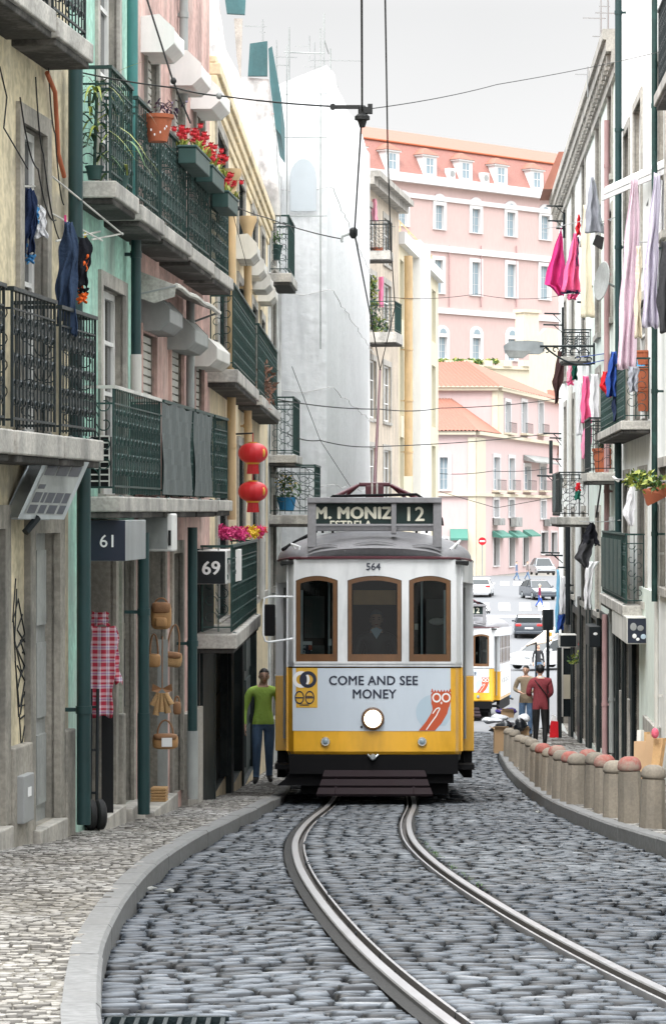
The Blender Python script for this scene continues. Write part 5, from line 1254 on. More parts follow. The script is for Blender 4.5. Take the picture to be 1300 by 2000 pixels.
mb.tube([SCW(.2, -.7, 7.3), SCW(.2, -.7, 9.0)], .014, 6); mb.build('scaffold_pole', M['pipegrey'], wr)
# rooftop aerials
def aerial(label, px, py0, py1, s, arms):
    rt = thing('tv_aerial', label, 'aerial', P(px, py0, s)); mb = MB(); mb.tube([P(px, py0, s), P(px, py1, s)], .018, 5); mb.build('mast', M['greypaint'], rt)
    for y, a, b_ in arms: mb = MB(); mb.tube([P(px+a, y, s), P(px+b_, y+1, s)], .012, 4); mb.build('crossarm', M['greypaint'], rt)
aerial('television aerial on the stained building roof, tallest mast', 513, 100, 38, 108, [(51, -35, 8), (62, -6, 6)])
aerial('television aerial with one crossarm beside the teal roof sheeting', 540, 160, 78, 106, [(111, -8, 40), (127, 0, 25)])
aerial('thin television aerial above the wrapped building', 614, 190, 82, 95, [(118, -8, 92), (130, -20, 16)])
aerial('short aerial mast at the corner of the wrapped building', 604, 120, 70, 96, [(90, -28, 0)])
aerial('aerial with comb crossarms on the beige block roof', 762, 470, 340, 54, [(367, -14, 18), (376, -8, 16), (406, -14, 12), (442, -16, 10)])

b6 = thing('beige_block', 'beige block with planted balconies beyond the wrapped building', 'building', BW1(0, 0, pz(95)))
T = BW1.t; ft = lambda a, c: (min(T(a), T(c)), max(T(a), T(c)))
h6 = []
for a, c in ((720, 733), (748, 762)):
    for z0, z1 in ((8.8, 10.4), (6.2, 8.1), (3.2, 5.2), (.3, 2.2), (-2.6, -.8)): h6.append((*ft(a, c), z0, z1))
facade(b6, BW1, 0, BW1.L, zr(95)-1, 11.1, h6, M['beige'], revm=M['beige'])
for h in h6: opening(b6, BW1, *h, kind='window', tm=M['stonelight'], rows=3, trim=.2)
mb = MB(); mb.box(-.1, BW1.L+.1, -.3, .35, 11.0, 11.25, wf(BW1)); mb.box(-.1, BW1.L+.1, -.3, .55, 11.25, 11.45, wf(BW1)); mb.build('cornice', M['stonelight'], b6)
balcony(b6, BW1, .25, T(757, .9), 8.7, .9, .95, im='iron', thick=.3, ornate=0, step=.14); balcony(b6, BW1, .25, T(783, 1.0), 6.05, 1.0, 1.0, im='irongreen', thick=.35, ornate=0, step=.06)
rt = thing('balcony_plant', 'trailing green plants spilling over the beige block balcony', 'plant', P(728, 610, 56)); mb = MB()
for c, r_ in (((727, 595, 57), (.22, .3, .9)), ((735, 640, 57), (.35, .3, .35)), ((722, 555, 57), (.2, .2, .4))): mb.leaves(P(*c), r_, 170, .09, 0, 3)
mb.build('leaves', [M['leafg'], M['leafy'], M['leafd']], rt)
pinkcloth = cloth_mat('pinkcloth', (.72, .20, .34)); rosecloth = cloth_mat('rosecloth', (.75, .33, .42))
cloth('towel', 'pink towel hanging in the window above the planted balcony of the beige block', 'towel', 56, [(540, 736, 748), (600, 737, 748)], pinkcloth, .04, 1)
cloth('towel', 'pale pink cloth on the top balcony of the beige block', 'towel', 57, [(388, 724, 734), (432, 727, 738)], rosecloth, .04, 1)
pot('flower_pot', 'red pot standing on the top balcony of the beige block', P(737, 503, 56.5), .12, .18, .34)

b7 = thing('white_block', 'cream and white modern block with tall slot windows behind the tram', 'building', BW2(0, 0, pz(104)))
T = BW2.t; h7 = []
for a, c in ((781, 788), (832, 840), (843, 850)):
    for z0, z1 in ((7.2, 9.4), (3.6, 6.2), (.2, 2.8), (-3.0, -.5)): h7.append((*ft(a, c), z0, z1))
facade(b7, BW2, 0, BW2.L, zr(104)-1.5, 10.3, h7, M['deco'], revm=M['deco'])
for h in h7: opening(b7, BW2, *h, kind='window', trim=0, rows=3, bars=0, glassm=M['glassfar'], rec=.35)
mb = MB(); a, c = ft(806, 826); mb.box(a, c, -.02, .3, -7, 10.6, wf(BW2)); mb.build('pilaster', M['decowhite'], b7)
mb = MB(); mb.box(-.1, BW2.L+.1, -.2, .25, 9.9, 10.35, wf(BW2)); mb.build('parapet', M['decowhite'], b7)
pipe('p', 'buff drainpipe with a funnel head on the white block', BW2, 797, .3, .16, 500, 930, 'pipeyellow')
mb = MB()
for z in (10.7, 11.1): mb.tube([BW2(.2, -.3, z), BW2(BW2.L, -.3, z)], .03, 5)
for t in np.linspace(.2, BW2.L, 6): mb.tube([BW2(t, -.3, 10.3), BW2(t, -.3, 11.1)], .03, 5)
mb.build('roof_railing', M['pipeyellow'], b7)

# ================================================================ BACKGROUND
SA = Wall((275, 3.), (275, 13.9)); SB = Wall((275, 13.9), (326, 26.65)); UA = Wall((286.4, 3.), (286.4, 16.75)); UB = Wall((286.4, 16.75), (326, 26.65))
b8 = thing('pink_house', 'pale pink corner building with tiled roofs and shops on the square', 'building', SA(10, 0, zr(275)))
def wins_px(W, lst, p=0):
    out = []
    for a, c, y0, y1 in lst:
        t0, t1 = W.t(a), W.t(c); z1, z0 = W.z(y0, (t0+t1)/2), W.z(y1, (t0+t1)/2); out.append((min(t0, t1), max(t0, t1), z0, z1))
    return out
hA = wins_px(SA, [(858, 874, 893, 957), (858, 874, 1052, 1110)]); 
hB = wins_px(SB, [(962, 974, 893, 957), (992, 1003, 895, 957), (1022, 1034, 911, 957), (1053, 1064, 911, 957), (962, 972, 976, 1010), (992, 1002, 976, 1010), (1054, 1064, 978, 1013),
                  (962, 973, 1050, 1105), (993, 1003, 1050, 1106), (1020, 1030, 1050, 1104), (1055, 1068, 1040, 1082), (1075, 1086, 1040, 1082)])
facade(b8, SA, 0, SA.L, -8, 7.85, hA, M['pinksmall'], depth=9, revm=M['trimwhite']); facade(b8, SB, 0, SB.L, -8, 7.85, hB, M['pinksmall'], depth=9, revm=M['trimwhite'])
hU = wins_px(UB, [(985, 995, 785, 845), (1017, 1027, 785, 846), (1050, 1059, 787, 847)])
facade(b8, UA, 0, UA.L, 7.85, 12.65, [], M['pinksmall'], depth=9); facade(b8, UB, 0, UB.L, 7.85, 12.65, hU, M['pinksmall'], depth=9, revm=M['trimwhite'])
for W, hh in ((SA, hA[:1]), (SB, hB[:7]), (UB, hU)):
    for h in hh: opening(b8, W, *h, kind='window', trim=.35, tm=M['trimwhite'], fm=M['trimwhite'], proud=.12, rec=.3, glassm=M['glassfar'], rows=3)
for W, hh in ((SA, hA[1:]), (SB, hB[7:])):
    for h in hh: opening(b8, W, *h, kind='window', trim=.2, tm=M['trimwhite'], fm=M['doorgrey'], proud=.1, rec=.4, glassm=M['glassdark'], rows=2)
for W, a, c in ((SA, 913, 928), (SB, 928.5, 945)):
    mb = MB(); t0, t1 = sorted((W.t(a), W.t(c))); mb.box(t0, t1, -.05, .14, -8, 7.3, wf(W)); mb.build('corner_quoin', M['creamfar'], b8)
for W, t0, t1 in ((UA, UA.L-.6, UA.L), (UB, 0.03, 2.4)): mb = MB(); mb.box(t0, t1, -.05, .12, 7.9, 12.3, wf(W)); mb.build('corner_quoin', M['creamfar'], b8)
mb = MB()
for W, z in ((SA, 7.55), (SB, 7.55), (UA, 12.35), (UB, 12.35)): mb.box(0, W.L, -.1, .45, z, z+.33, wf(W))
for W in (SA, SB): mb.box(0, W.L, -.1, .3, 1.55, 1.85, wf(W))
mb.build('cornice', M['creamfar'], b8)
# tiled roofs with ribs
def tiles(name, root, quad, n, m, amp=.12):
    a, b_, c, d = [Vector(q) for q in quad]; nrm = (b_-a).cross(d-a).normalized(); nrm = nrm if nrm.z > 0 else -nrm; vs = []; nv = 6
    for j in range(nv+1):
        for i in range(n+1):
            u, v = i/n, j/nv; vs.append((a*(1-u)+b_*u)*(1-v)+(d*(1-u)+c*u)*v+nrm*amp*(i % 2)-nrm*.06*v*0)
    mb = MB(); k = n+1; mb.add(vs, [(j*k+i, j*k+i+1, (j+1)*k+i+1, (j+1)*k+i) for j in range(nv) for i in range(n)]); return mb.build(name, m, root)
tiles('roof', b8, [SA(-.2, .7, 7.9), (14.2, 274.4, 7.9), (11.9, 286.2, 11.5), (3, 286.2, 11.5)], 60, M['roofsalmon'])
tiles('roof', b8, [(14.2, 274.4, 7.9), (17.1, 286.3, 7.9), (11.9, 286.3, 11.5), (11.9, 286.25, 11.5)], 40, M['roofsalmon'])
tiles('roof', b8, [UA(-.2, .7, 12.7), (17.2, 285.7, 12.7), (14.0, 292, 15.6), (3, 292, 15.2)], 60, M['roofsalmon'])
tiles('roof', b8, [(17.2, 285.7, 12.7), (27, 326, 12.7), (22, 330, 15.0), (14.0, 292, 15.6)], 80, M['roofsalmon'])
for h in hU+hB[:4]:
    W = UB if h in hU else SB; mb = MB(); z = h[2]; mb.box(h[0]-.6, h[1]+.6, 0, .7, z-.25, z-.05, wf(W)); k = mb.build('balcony', M['creamfar'], b8)
    mb = MB()
    for t in np.linspace(h[0]-.55, h[1]+.55, 9): mb.tube([W(t, .62, z-.05), W(t, .62, z+1.0)], .025, 4)
    mb.tube([W(h[0]-.55, .62, z+1), W(h[1]+.55, .62, z+1)], .04, 4); mb.build('railing', M['iron'], k)
for k, (a, c, y0, y1) in enumerate(((961, 971, 1012, 1026), (994, 1005, 1010, 1029), (1060, 1070, 1014, 1028))):
    t0, t1 = sorted((SB.t(a), SB.t(c))); z1, z0 = SB.z(y0, t0), SB.z(y1, t0); o = thing('air_conditioner', ['grey air conditioner under a first floor window of the pink corner building, nearest the corner', 'white air conditioner under the second first-floor window of the pink corner building', 'white air conditioner at the far right of the pink corner building'][k], 'air conditioner', SB(t0, .4, z0))
    mb = MB(); mb.box(t0, t1, .1, .8, z0, z1, wf(SB)); mb.build('case', M['doorgrey'], o, bevel=.05); mb = MB(); mb.lathe([(0, 0), (.35, 0), (.35, .03), (0, .03)], SB((t0+t1)/2, .8, (z0+z1)/2), 14, ax=SB.n); mb.build('fan_grille', M['greypaint'], o)
awg = mat('awninggreen', (.06, .19, .15), .1, 1, .8, .1)
for k, (a, c, y) in enumerate(((960, 982, 1043), (992, 1012, 1043), (1020, 1038, 1041))):
    t0, t1 = sorted((SB.t(a), SB.t(c))); z = SB.z(y, t0); mb = MB(); mb.prism([SB(t0, .05, z+.35), SB(t0, 1.0, z-.25), SB(t0, 1.0, z-.4), SB(t0, .05, z-.3)], SB.u*(t1-t0))
    tag(mb.build('shop_awning', awg), ['green awning over the pink corner building shop nearest the corner', 'green awning over the middle shop of the pink corner building', 'pale green awning over the third shop of the pink corner building'][k], 'awning')
t0, t1 = SA.t(878), SA.t(912); z = SA.z(1045, t0); mb = MB(); mb.prism([SA(t0, .05, z+.6), SA(t0, 1.4, z-.3), SA(t0, 1.4, z-.5), SA(t0, .05, z-.3)], SA.u*(t1-t0)); tag(mb.build('shop_awning', awg), 'dark green shop awning on the pink corner building behind the tram roof', 'awning')
t0, t1 = sorted((SB.t(1021), SB.t(1068))); z = SB.z(897, t0); mb = MB(); mb.prism([SB(t0, .05, z+.5), SB(t0, 1.3, z-.2), SB(t0, 1.3, z-.35), SB(t0, .05, z-.1)], SB.u*(t1-t0)); tag(mb.build('window_canopy', M['doorgrey']), 'grey canopy above the right upper windows of the pink corner building', 'canopy')

BB = Wall((393, -8.9), (452, 48.9))
b9 = thing('pink_palace', 'long pink building with red mansard roof on the hill behind', 'building', BB(20, 0, 15))
rows = [(a, c, y0, y1, k) for (y0, y1, k, xs) in ((408, 455, 'arch', (785, 857, 928, 996, 1063, 1128)), (512, 577, 'rect', (855, 928, 997, 1062, 1127)), (660, 702, 'arch', (795, 863, 929, 998, 1064))) for x in xs for a, c in ((x-8, x+8),)]
dy = lambda x, y: y+(x-928)*.085
h9 = []
for a, c, y0, y1, k in rows:
    x = (a+c)/2; t0, t1 = sorted((BB.t(a), BB.t(c))); tm_ = (t0+t1)/2; o = (x-928)*.10*(1-.0) if y0 < 500 else ((x-928)*.06 if y0 < 600 else (x-928)*.03)
    h9.append((t0, t1, BB.z(y1+o, tm_), BB.z(y0+o, tm_), k))
ze = BB.z(345, BB.t(760)); 
facade(b9, BB, 0, BB.L, 5, ze, [h[:4] for h in h9], M['pinkbig'], depth=20, revm=M['trimwhite'])
for h in h9:
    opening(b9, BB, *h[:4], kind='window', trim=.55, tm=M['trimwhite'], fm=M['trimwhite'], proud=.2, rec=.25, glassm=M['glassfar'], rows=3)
    if h[4] == 'arch':
        c_ = (h[0]+h[1])/2; r_ = (h[1]-h[0])/2; mb = MB(); mb.prism([BB(c_+(r_+.55)*math.cos(a), .21, h[3]+.5+(r_+.3)*math.sin(a)) for a in np.linspace(0, PI, 14)], BB.n*-.2); q = mb.build('fanlight', M['trimwhite'], b9)
        mb = MB(); mb.prism([BB(c_+r_*.8*math.cos(a), .23, h[3]+.55+r_*.8*math.sin(a)) for a in np.linspace(0, PI, 12)], BB.n*-.01); mb.build('pane', M['glassfar'], q)
for py, th, p_ in ((345, 1.3, .9), (378, .7, .3), (477, .9, .3), (600, .8, .3)):
    z = BB.z(py, BB.t(770)); mb = MB(); mb.box(0, BB.L, -.1, p_, z-th/2, z+th/2, wf(BB)); mb.build('string_course', M['trimwhite'], b9)
z1 = ze+5.6; z2 = ze+8.6
mb = MB(); mb.quad(BB(0, .3, ze+.5), BB(BB.L, .3, ze+.5), BB(BB.L, -2.4, z1), BB(0, -2.4, z1)); mb.build('mansard_roof', M['roofred'], b9)
mb = MB(); mb.quad(BB(0, -2.2, z1+.05), BB(BB.L, -2.2, z1+.05), BB(BB.L, -9, z2), BB(0, -9, z2)); mb.build('upper_roof', M['roofsalmon'], b9)
mb = MB(); mb.tube([BB(0, -2.2, z1), BB(BB.L, -2.2, z1)], .16, 6); mb.build('roof_ridge', M['terracotta'], b9)
for x in (700, 765, 838, 908, 977, 1047, 1115):
    t = BB.t(x); mb = MB(); z = ze+.7; mb.box(t-1.5, t+1.5, -2.6, .1, z, z+3.2, wf(BB)); mb.box(t-1.75, t+1.75, -2.6, .3, z+3.0, z+3.25, wf(BB)); mb.box(t-1.7, t+1.7, -.5, .25, z-.1, z+.15, wf(BB)); dm = mb.build('dormer', M['trimwhite'], b9)
    mb = MB(); mb.prism([BB(t-1.9, .4, z+3.25), BB(t+1.9, .4, z+3.25), BB(t+.2, -.7, z+4.3), BB(t-.2, -.7, z+4.3)], BB.n*-2.4); mb.build('dormer_roof', M['roofsalmon'], dm)
    mb = MB(); mb.box(t-.7, t+.7, .10, .13, z+.5, z+2.7, wf(BB)); mb.build('pane', M['glassfar'], dm); mb = MB(); mb.box(t-.05, t+.05, .13, .17, z+.5, z+2.7, wf(BB)); mb.box(t-.7, t+.7, .13, .16, z+1.6, z+1.7, wf(BB)); mb.build('glazing_bar', M['trimwhite'], dm)
for x, k in ((877, 'nearer the middle dormer'), (943, 'right of the third dormer')):
    t = BB.t(x); o = thing('air_conditioner', 'white air conditioner on the mansard roof, '+k, 'air conditioner', BB(t, .3, ze+.8)); mb = MB(); mb.box(t-.7, t+.7, -.4, .6, ze+.8, ze+2.3, wf(BB)); mb.build('case', M['trimwhite'], o, bevel=.05); mb = MB(); mb.lathe([(0, 0), (.5, 0), (.5, .05), (0, .05)], BB(t, .6, ze+1.5), 14, ax=BB.n); mb.build('fan_grille', M['greypaint'], o)
for x in (872, 934, 1003):
    t = BB.t(x+3); mb = MB(); mb.tube([BB(t, .2, BB.z(600, t)), BB(t, .2, BB.z(480, t))], .09, 5); mb.build('downpipe', M['pipepink'], b9)
# terrace wall with its row of plants, and a small house at its right end
TW = Wall((372, 8), (396, 40)); tw = thing('terrace_wall', 'cream retaining wall of the terrace below the long pink building', 'wall', TW(5, 0, 0))
mb = MB(); mb.box(0, TW.L, -3, 0, -8, TW.z(716, 8), wf(TW)); mb.box(0, TW.L, -.5, .3, TW.z(716, 8), TW.z(710, 8), wf(TW)); mb.build('wall', M['creamfar'], tw); 
for i in range(5): t = TW.t(873+i*38); mb = MB(); mb.box(t-.7, t+.7, -.7, .5, TW.z(716, t), TW.z(704, t), wf(TW)); mb.build('pier', M['creamfar'], tw)
for i, px in enumerate((866, 897, 928, 960)):
    t = TW.t(px); mb = MB()
    for k in range(4): mb.leaves(TW(t-.9+k*.6, -.1, TW.z(706, t)), (.5, .4, .35), 40, .3, 0, 2)
    tag(mb.build('terrace_shrub', [M['leafy'], M['leafg']]), 'yellow-green shrub on the terrace wall, %s of four' % ['first from the left', 'second from the left', 'third from the left', 'rightmost'][i], 'shrub')
HW_ = Wall((345, 24), (352, 32)); b10 = thing('gabled_house', 'small pale yellow house with a chimney behind the street lamp', 'building', HW_(3, 0, -7))
mb = MB(); zz = lambda y: HW_.z(y, 3); mb.prism([HW_(0, 0, -8), HW_(HW_.L, 0, -8), HW_(HW_.L, 0, zz(650)), HW_(3.2, 0, zz(640)), (HW_(0, 0, zz(672)))], (1, 8, 0)); mb.build('wall', M['creamfar'], b10)
mb = MB(); mb.box(-.4, 2.2, -2, -.5, zz(668), zz(612), wf(HW_)); mb.box(-.6, 2.4, -2.2, -.3, zz(612), zz(606), wf(HW_)); mb.build('chimney', M['creamfar'], b10)
# neighbouring low roofs to the right of the corner building
b11 = thing('tiled_house', 'low house with orange tiled roof at the right of the pink corner building', 'building', (27, 322, -7)); mb = MB(); mb.box(25.2, 40, 322, 334, -8, 6.5); mb.build('wall', M['pinksmall'], b11); tiles('roof', b11, [(24.9, 321.5, 6.5), (40.2, 321.5, 6.5), (40, 328, 13.5), (24.9, 328, 14.2)], 50, M['roofsalmon'])
# ================================================================ RIGHT SIDE
r1 = thing('grey_white_building', 'grey-white building with green pipes and washing, nearest on the right', 'building', RW1(15, 0, pz(41)))
T = RW1.t; fx = lambda W, a, c: tuple(sorted((W.t(a), W.t(c))))
hr1 = [(*fx(RW1, 1253, 1238), 3.7, 6.15), (*fx(RW1, 1229, 1219), 3.7, 6.1), (*fx(RW1, 1300, 1284), 3.7, 6.1), (*fx(RW1, 1262, 1240), 1.35, 3.1), (*fx(RW1, 1228, 1218), 1.35, 3.1), (*fx(RW1, 1330, 1288), -1.0, .6), (*fx(RW1, 1262, 1248), -1.3, .55), (*fx(RW1, 1228, 1219), -1.3, .55)]
gb = lambda W, px: W.base(W.t(px))+.06
hr1 += [((d-11)-.5, (d-11)+.5, z, z+2.0) for d in (15.5, 20, 24.5, 29.5) for z in (.9, 3.8, 6.6)]
gr1 = [((d-11)-.5, (d-11)+.5, zr(d)+.2, zr(d)+2.3) for d in (16, 22, 28)]+[(*fx(RW1, 1262, 1240), gb(RW1, 1250), -1.95), (*fx(RW1, 1232, 1222), gb(RW1, 1227), -1.9), (*fx(RW1, 1217, 1210), gb(RW1, 1214), -1.9)]
facade(r1, RW1, 0, RW1.L, zr(48)-.6, 9.6, hr1+gr1, M['greywhite'], depth=7)
for h in hr1: opening(r1, RW1, *h, kind='window', tm=M['stonelight'], rows=4)
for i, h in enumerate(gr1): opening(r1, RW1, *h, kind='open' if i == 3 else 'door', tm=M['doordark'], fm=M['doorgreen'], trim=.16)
mb = MB(); mb.box(6, RW1.L, -.02, .035, zr(48)-.6, -1.75, wf(RW1)) if 0 else None
for a, c in ((1290, 1266), (1237, 1234.5), (1219.6, 1218.6)):
    t0, t1 = fx(RW1, a, c); mb = MB(); mb.box(t0, t1, -.02, .09, RW1.base(t0)-.5, -2.9, wf(RW1)); mb.build('plinth', M['stonelight'], r1, bevel=.01)
t0, t1 = fx(RW1, 1283, 1252); mb = MB(); mb.box(t0, t1, -.02, .04, RW1.base(t0)-.4, -1.1, wf(RW1)); mb.build('green_tinted_panel', M['greenwhite'], r1)
balcony(r1, RW1, T(1330, .36), T(1286, .36), 4.95, .36, .95, im='iron', thick=.14)
balcony(r1, RW1, T(1219, .36), T(1173, .36), 1.3, .36, .85, im='irongreen', thick=.13); balcony(r1, RW1, T(1222, .27), T(1176, .27), -1.36, .27, 1.0, im='irongreen', thick=.16, step=.08)
mb = MB(); 
for i in range(5):
    a, c = T(1213-i*8, .29), T(1206-i*8, .29); mb.box(a, c, .285, .30, -1.25, -.42, wf(RW1))
mb.build('railing_boards', M['irongreen'], r1)
r2 = thing('corniced_building', 'pale building with a heavy stone cornice beyond the green pipe', 'building', RW2(3, 0, pz(52)))
T = RW2.t
hr2 = [(*fx(RW2, 1196, 1188), z, z+1.9) for z in (.75, 3.4, 5.9)]+[(*fx(RW2, 1172, 1164), z, z+1.9) for z in (-1.9, .75, 3.4, 5.9)]
gr2 = [(*fx(RW2, 1200, 1190), gb(RW2, 1195), -1.95), (*fx(RW2, 1183, 1172), gb(RW2, 1178), -2.0), (*fx(RW2, 1168, 1156), gb(RW2, 1162), -2.1)]
facade(r2, RW2, 0, RW2.L, zr(57)-.6, 8.1, hr2+gr2, M['greenwhite'], depth=7)
for h in hr2: opening(r2, RW2, *h, kind='window', tm=M['stonelight'], rows=4)
for i, h in enumerate(gr2): opening(r2, RW2, *h, kind=['door', 'open', 'door'][i], tm=M['doordark'], fm=M['doorgreen'], trim=.14)
balcony(r2, RW2, .5, T(1142, .44), .68, .44, .9, im='iron', thick=.15, ornate=0)
r3 = thing('end_building', 'pale end building of the row with wire brackets and lamp bracket', 'building', RW3(3, 0, pz(62)))
T = RW3.t
hr3 = [(*fx(RW3, a, c), z, z+1.9) for a, c in ((1143, 1137), (1122, 1117), (1106, 1102)) for z in (-1.9, .7, 3.3, 5.8)]
gr3 = [(*fx(RW3, 1146, 1137), gb(RW3, 1140), -2.2), (*fx(RW3, 1130, 1120), gb(RW3, 1125), -2.3), (*fx(RW3, 1112, 1098), gb(RW3, 1105), -2.4)]
facade(r3, RW3, 0, RW3.L, zr(74)-.6, 8.1, hr3+gr3, M['greywhite'], depth=7)
for h in hr3: opening(r3, RW3, *h, kind='window', tm=M['stonelight'], rows=4)
for i, h in enumerate(gr3): opening(r3, RW3, *h, kind=['open', 'door', 'open'][i], tm=M['doordark'], fm=M['doordark'], trim=.16)
balcony(r3, RW3, T(1152, .6) if T(1152, .6) > 0 else .1, T(1079, .6), -.1, .6, .88, im='iron', thick=.16, ornate=0, step=.09)
balcony(r3, RW3, T(1150, .55) if T(1150, .55) > 0 else .15, T(1100, .55), 3.15, .55, .5, im='iron', thick=.10, ornate=0, step=.3)
for r_, W in ((r2, RW2), (r3, RW3)):
    mb = MB()
    for p_, z0, z1 in ((.06, 7.45, 7.62), (.11, 7.62, 7.82), (.20, 7.82, 8.02), (.26, 8.02, 8.2)): mb.box(-.03 if W is RW2 else .0, W.L+.03, -.3, p_, z0, z1, wf(W))
    for t in np.arange(.3, W.L, .55): mb.box(t, t+.2, -.1, .17, 7.64, 7.81, wf(W))
    mb.build('cornice', M['stonelight'], r_); mb = MB(); mb.quad(W(0, .05, 8.19), W(W.L, .05, 8.19), W(W.L, -5, 9.6), W(0, -5, 9.6)); mb.build('roof', M['roofred'], r_)
mb = MB(); mb.prism([RW2(.6, -.2, 8.2), RW2(4.8, -.2, 8.2), RW2(4.2, -.35, 8.75), RW2(2.4, -.35, 9.2), RW2(.9, -.35, 9.65)], RW2.n*-.8); mb.build('dormer', M['pink'], r2)
mb = MB(); mb.box(1., 1.7, -1.2, -.5, 8.4, 9.9, wf(RW3)); mb.box(5, 5.8, -1.2, -.4, 8.4, 9.3, wf(RW3)); mb.build('chimney', M['whitewall'], r3)
mb = MB(); mb.prism([RW3(RW3.L-2.5, .5, 8.2), RW3(RW3.L+.1, .5, 8.2), RW3(RW3.L+.1, .1, 9.05), RW3(RW3.L-2.5, .1, 9.15)], RW3.n*-1.5); mb.build('tile_verge', M['roofsalmon'], r3)
for r_, W, segs in ((r1, RW1, ((1240, 1233.5), (1221, 1218.5), (1209, 1206.5))), (r2, RW2, ((1204, 1201), (1189, 1184), (1171, 1169), (1155, 1151))), (r3, RW3, ((1149, 1147.5), (1136, 1131.5), (1119, 1113.5)))):
    for a, c in segs: mb = MB(); t0, t1 = fx(W, a, c); mb.box(max(0, t0), min(W.L, t1), -.02, .06, W.base(t0)-.4, -1.85, wf(W)); mb.build('shopfront_cladding', M['shopdark'], r_, bevel=.008)
# pipes
pipe('p', 'dark green drainpipe at the edge of the near right building, full height', RW1, 1206.5, .12, .055, -30, 1050, 'pipegreen')
pipe('p', 'bright green drainpipe on the near right wall, right of the pink curtain', RW1, 1277, .12, .04, -30, 1175, 'irongreen')
pipe('p', 'white pipe running down the near right wall to the pavement', RW1, 1281, .08, .03, 985, 1490, 'offwhite')
pipe('p', 'dusky pink drainpipe with a funnel under the cornice', RW2, 1184, .10, .05, 235, 1060, 'pipepink')
pipe('p', 'grey pipe beside the shop doors under the box sign', RW2, 1193, .12, .045, 1010, 1470, 'pipegrey')
pipe('p', 'white drainpipe high on the end building', RW3, 1113, .10, .05, 420, 925, 'offwhite'); pipe('p', 'black pipe low on the end building', RW3, 1108, .16, .06, 1012, 1220, 'blackpaint')
pipe('p', 'brownish pipe between the dark shop doors at the right', RW2, 1180, .10, .05, 1200, 1475, 'pipepink')
# white retracted awning board, seen high on the right
A, Bq = P(1176, 380, 122), P(1306, 322, 150); mb = MB(); mb.prism([A, A+Vector((0, 0, .06)), A+Vector((.06, .1, .14)), A+Vector((.10, .1, .02))], Bq-A)
aw2 = thing('awning', 'long white retracted awning reaching out over the right pavement', 'awning', A); mb.build('cassette', M['whitepaint'], aw2)
mb = MB(); mb.prism([A+Vector((-.02, -.02, -.10)), A+Vector((-.02, -.02, -.03)), A+Vector((.0, .02, -.03)), A+Vector((.0, .02, -.10))], Bq-A); mb.build('valance', M['trimwhite'], aw2)
for k, (a, b_) in enumerate((((1238, 358), (1226, 380)), ((1283, 338), (1262, 372)))): mb = MB(); mb.tube([P(a[0], a[1], 138), P(b_[0], b_[1]+30, 136)], .012, 5); mb.build('arm', M['greypaint'], aw2)
# street lamp
lt = RW3.t(1158) if RW3.t(1158) > 0 else .05
lw = RW2.t(1161); base = RW2(lw, .0, RW2.z(676, lw)); n_ = RW2.n
lp = thing('street_lamp', 'grey street lamp on a scrolled iron wall bracket at the right', 'street lamp', base+Vector((0, 0, -.3)))
X = lambda a, z: base+n_*a+Vector((0, 0, z))
mb = MB(); mb.tube([X(0, 0), X(1.08, 0)], .022, 6); mb.tube([X(.02, -.36), X(.02, .06)], .022, 6); mb.tube([X(.04+.92*u, -.34+.30*u**1.6-.08*math.sin(u*PI)) for u in np.linspace(0, 1, 12)], .018, 6)
for a, z, r_, k in ((.2, -.16, .12, 1), (.42, -.12, .10, -1), (.62, -.10, .08, 1), (.78, -.07, .06, -1), (.95, -.09, .07, 1), (.12, -.27, .06, -1), (.33, -.25, .06, 1)): scroll(mb, X(a, z), n_*k, Vector((0, 0, 1)), r_, 1, 16, .014)
mb.build('bracket', M['iron'], lp)
mb = MB(); mb.prism([X(1.02, -.08), X(1.04, .06), X(1.3, .085), X(1.66, .07), X(1.76, .0), X(1.74, -.10), X(1.1, -.12)], RW2.u*.2); mb.build('lamp_housing', M['steel'], lp, bevel=.03)
mb = MB(); mb.prism([X(1.32, -.12), X(1.72, -.105), X(1.66, -.19), X(1.42, -.2)], RW2.u*.18); mb.build('lamp_glass', M['doorgrey'], lp, bevel=.03)
# flood lamp on a rod
q = P(1168, 470, 108); fl_ = thing('flood_lamp', 'small black flood lamp on a rod below the grey cloth', 'lamp', q); mb = MB(); mb.prism([q+Vector(v) for v in ((-.09, 0, -.05), (.06, 0, -.14), (.09, 0, .05), (-.03, 0, .10))], (0, .14, 0)); mb.build('lamp_head', M['black'], fl_, bevel=.01)
mb = MB(); mb.tube([q+Vector((.0, .07, .1)), q+Vector((.04, .3, .3)), P(1205, 425, 112)], .014, 6); mb.build('rod', M['greypaint'], fl_)
# wire brackets at the far end of the row
def wbr(label, s, pole, arms):
    rt = thing('wire_bracket', label, 'bracket', P(pole[0], pole[2], s)); mb = MB(); mb.tube([P(pole[0], pole[1], s), P(pole[0], pole[2], s)], pole[3], 5); mb.build('pole', M['iron'], rt)
    for a, b_, y in arms:
        mb = MB(); mb.tube([P(a, y, s), P(b_, y+1, s)], .022, 5); mb.tube([P(a+(b_-a)*.5, y, s), P(b_, y+16, s)], .014, 4); mb.build('crossarm', M['iron'], rt)
wbr('black iron wire bracket with several crossarms by the magenta cloth', 79, (1101, 415, 465, .04), [(1066, 1101, 402), (1069, 1101, 431), (1100, 1136, 411), (1085, 1115, 446)])
wbr('black wire bracket with two crossarms above the street lamp', 79, (1098, 600, 650, .03), [(1062, 1094, 612), (1060, 1098, 634)])
wbr('black wire bracket on a mast at the corner of the street, mid height', 76, (1075, 860, 925, .05), [(1060, 1096, 846), (1072, 1096, 855), (1073, 1095, 896)])
wbr('black wire bracket low on the end building', 80, (1112, 1040, 1215, .05), [(1055, 1092, 1079), (1064, 1098, 1084), (1088, 1128, 1108), (1102, 1136, 1114), (1100, 1122, 1137)])
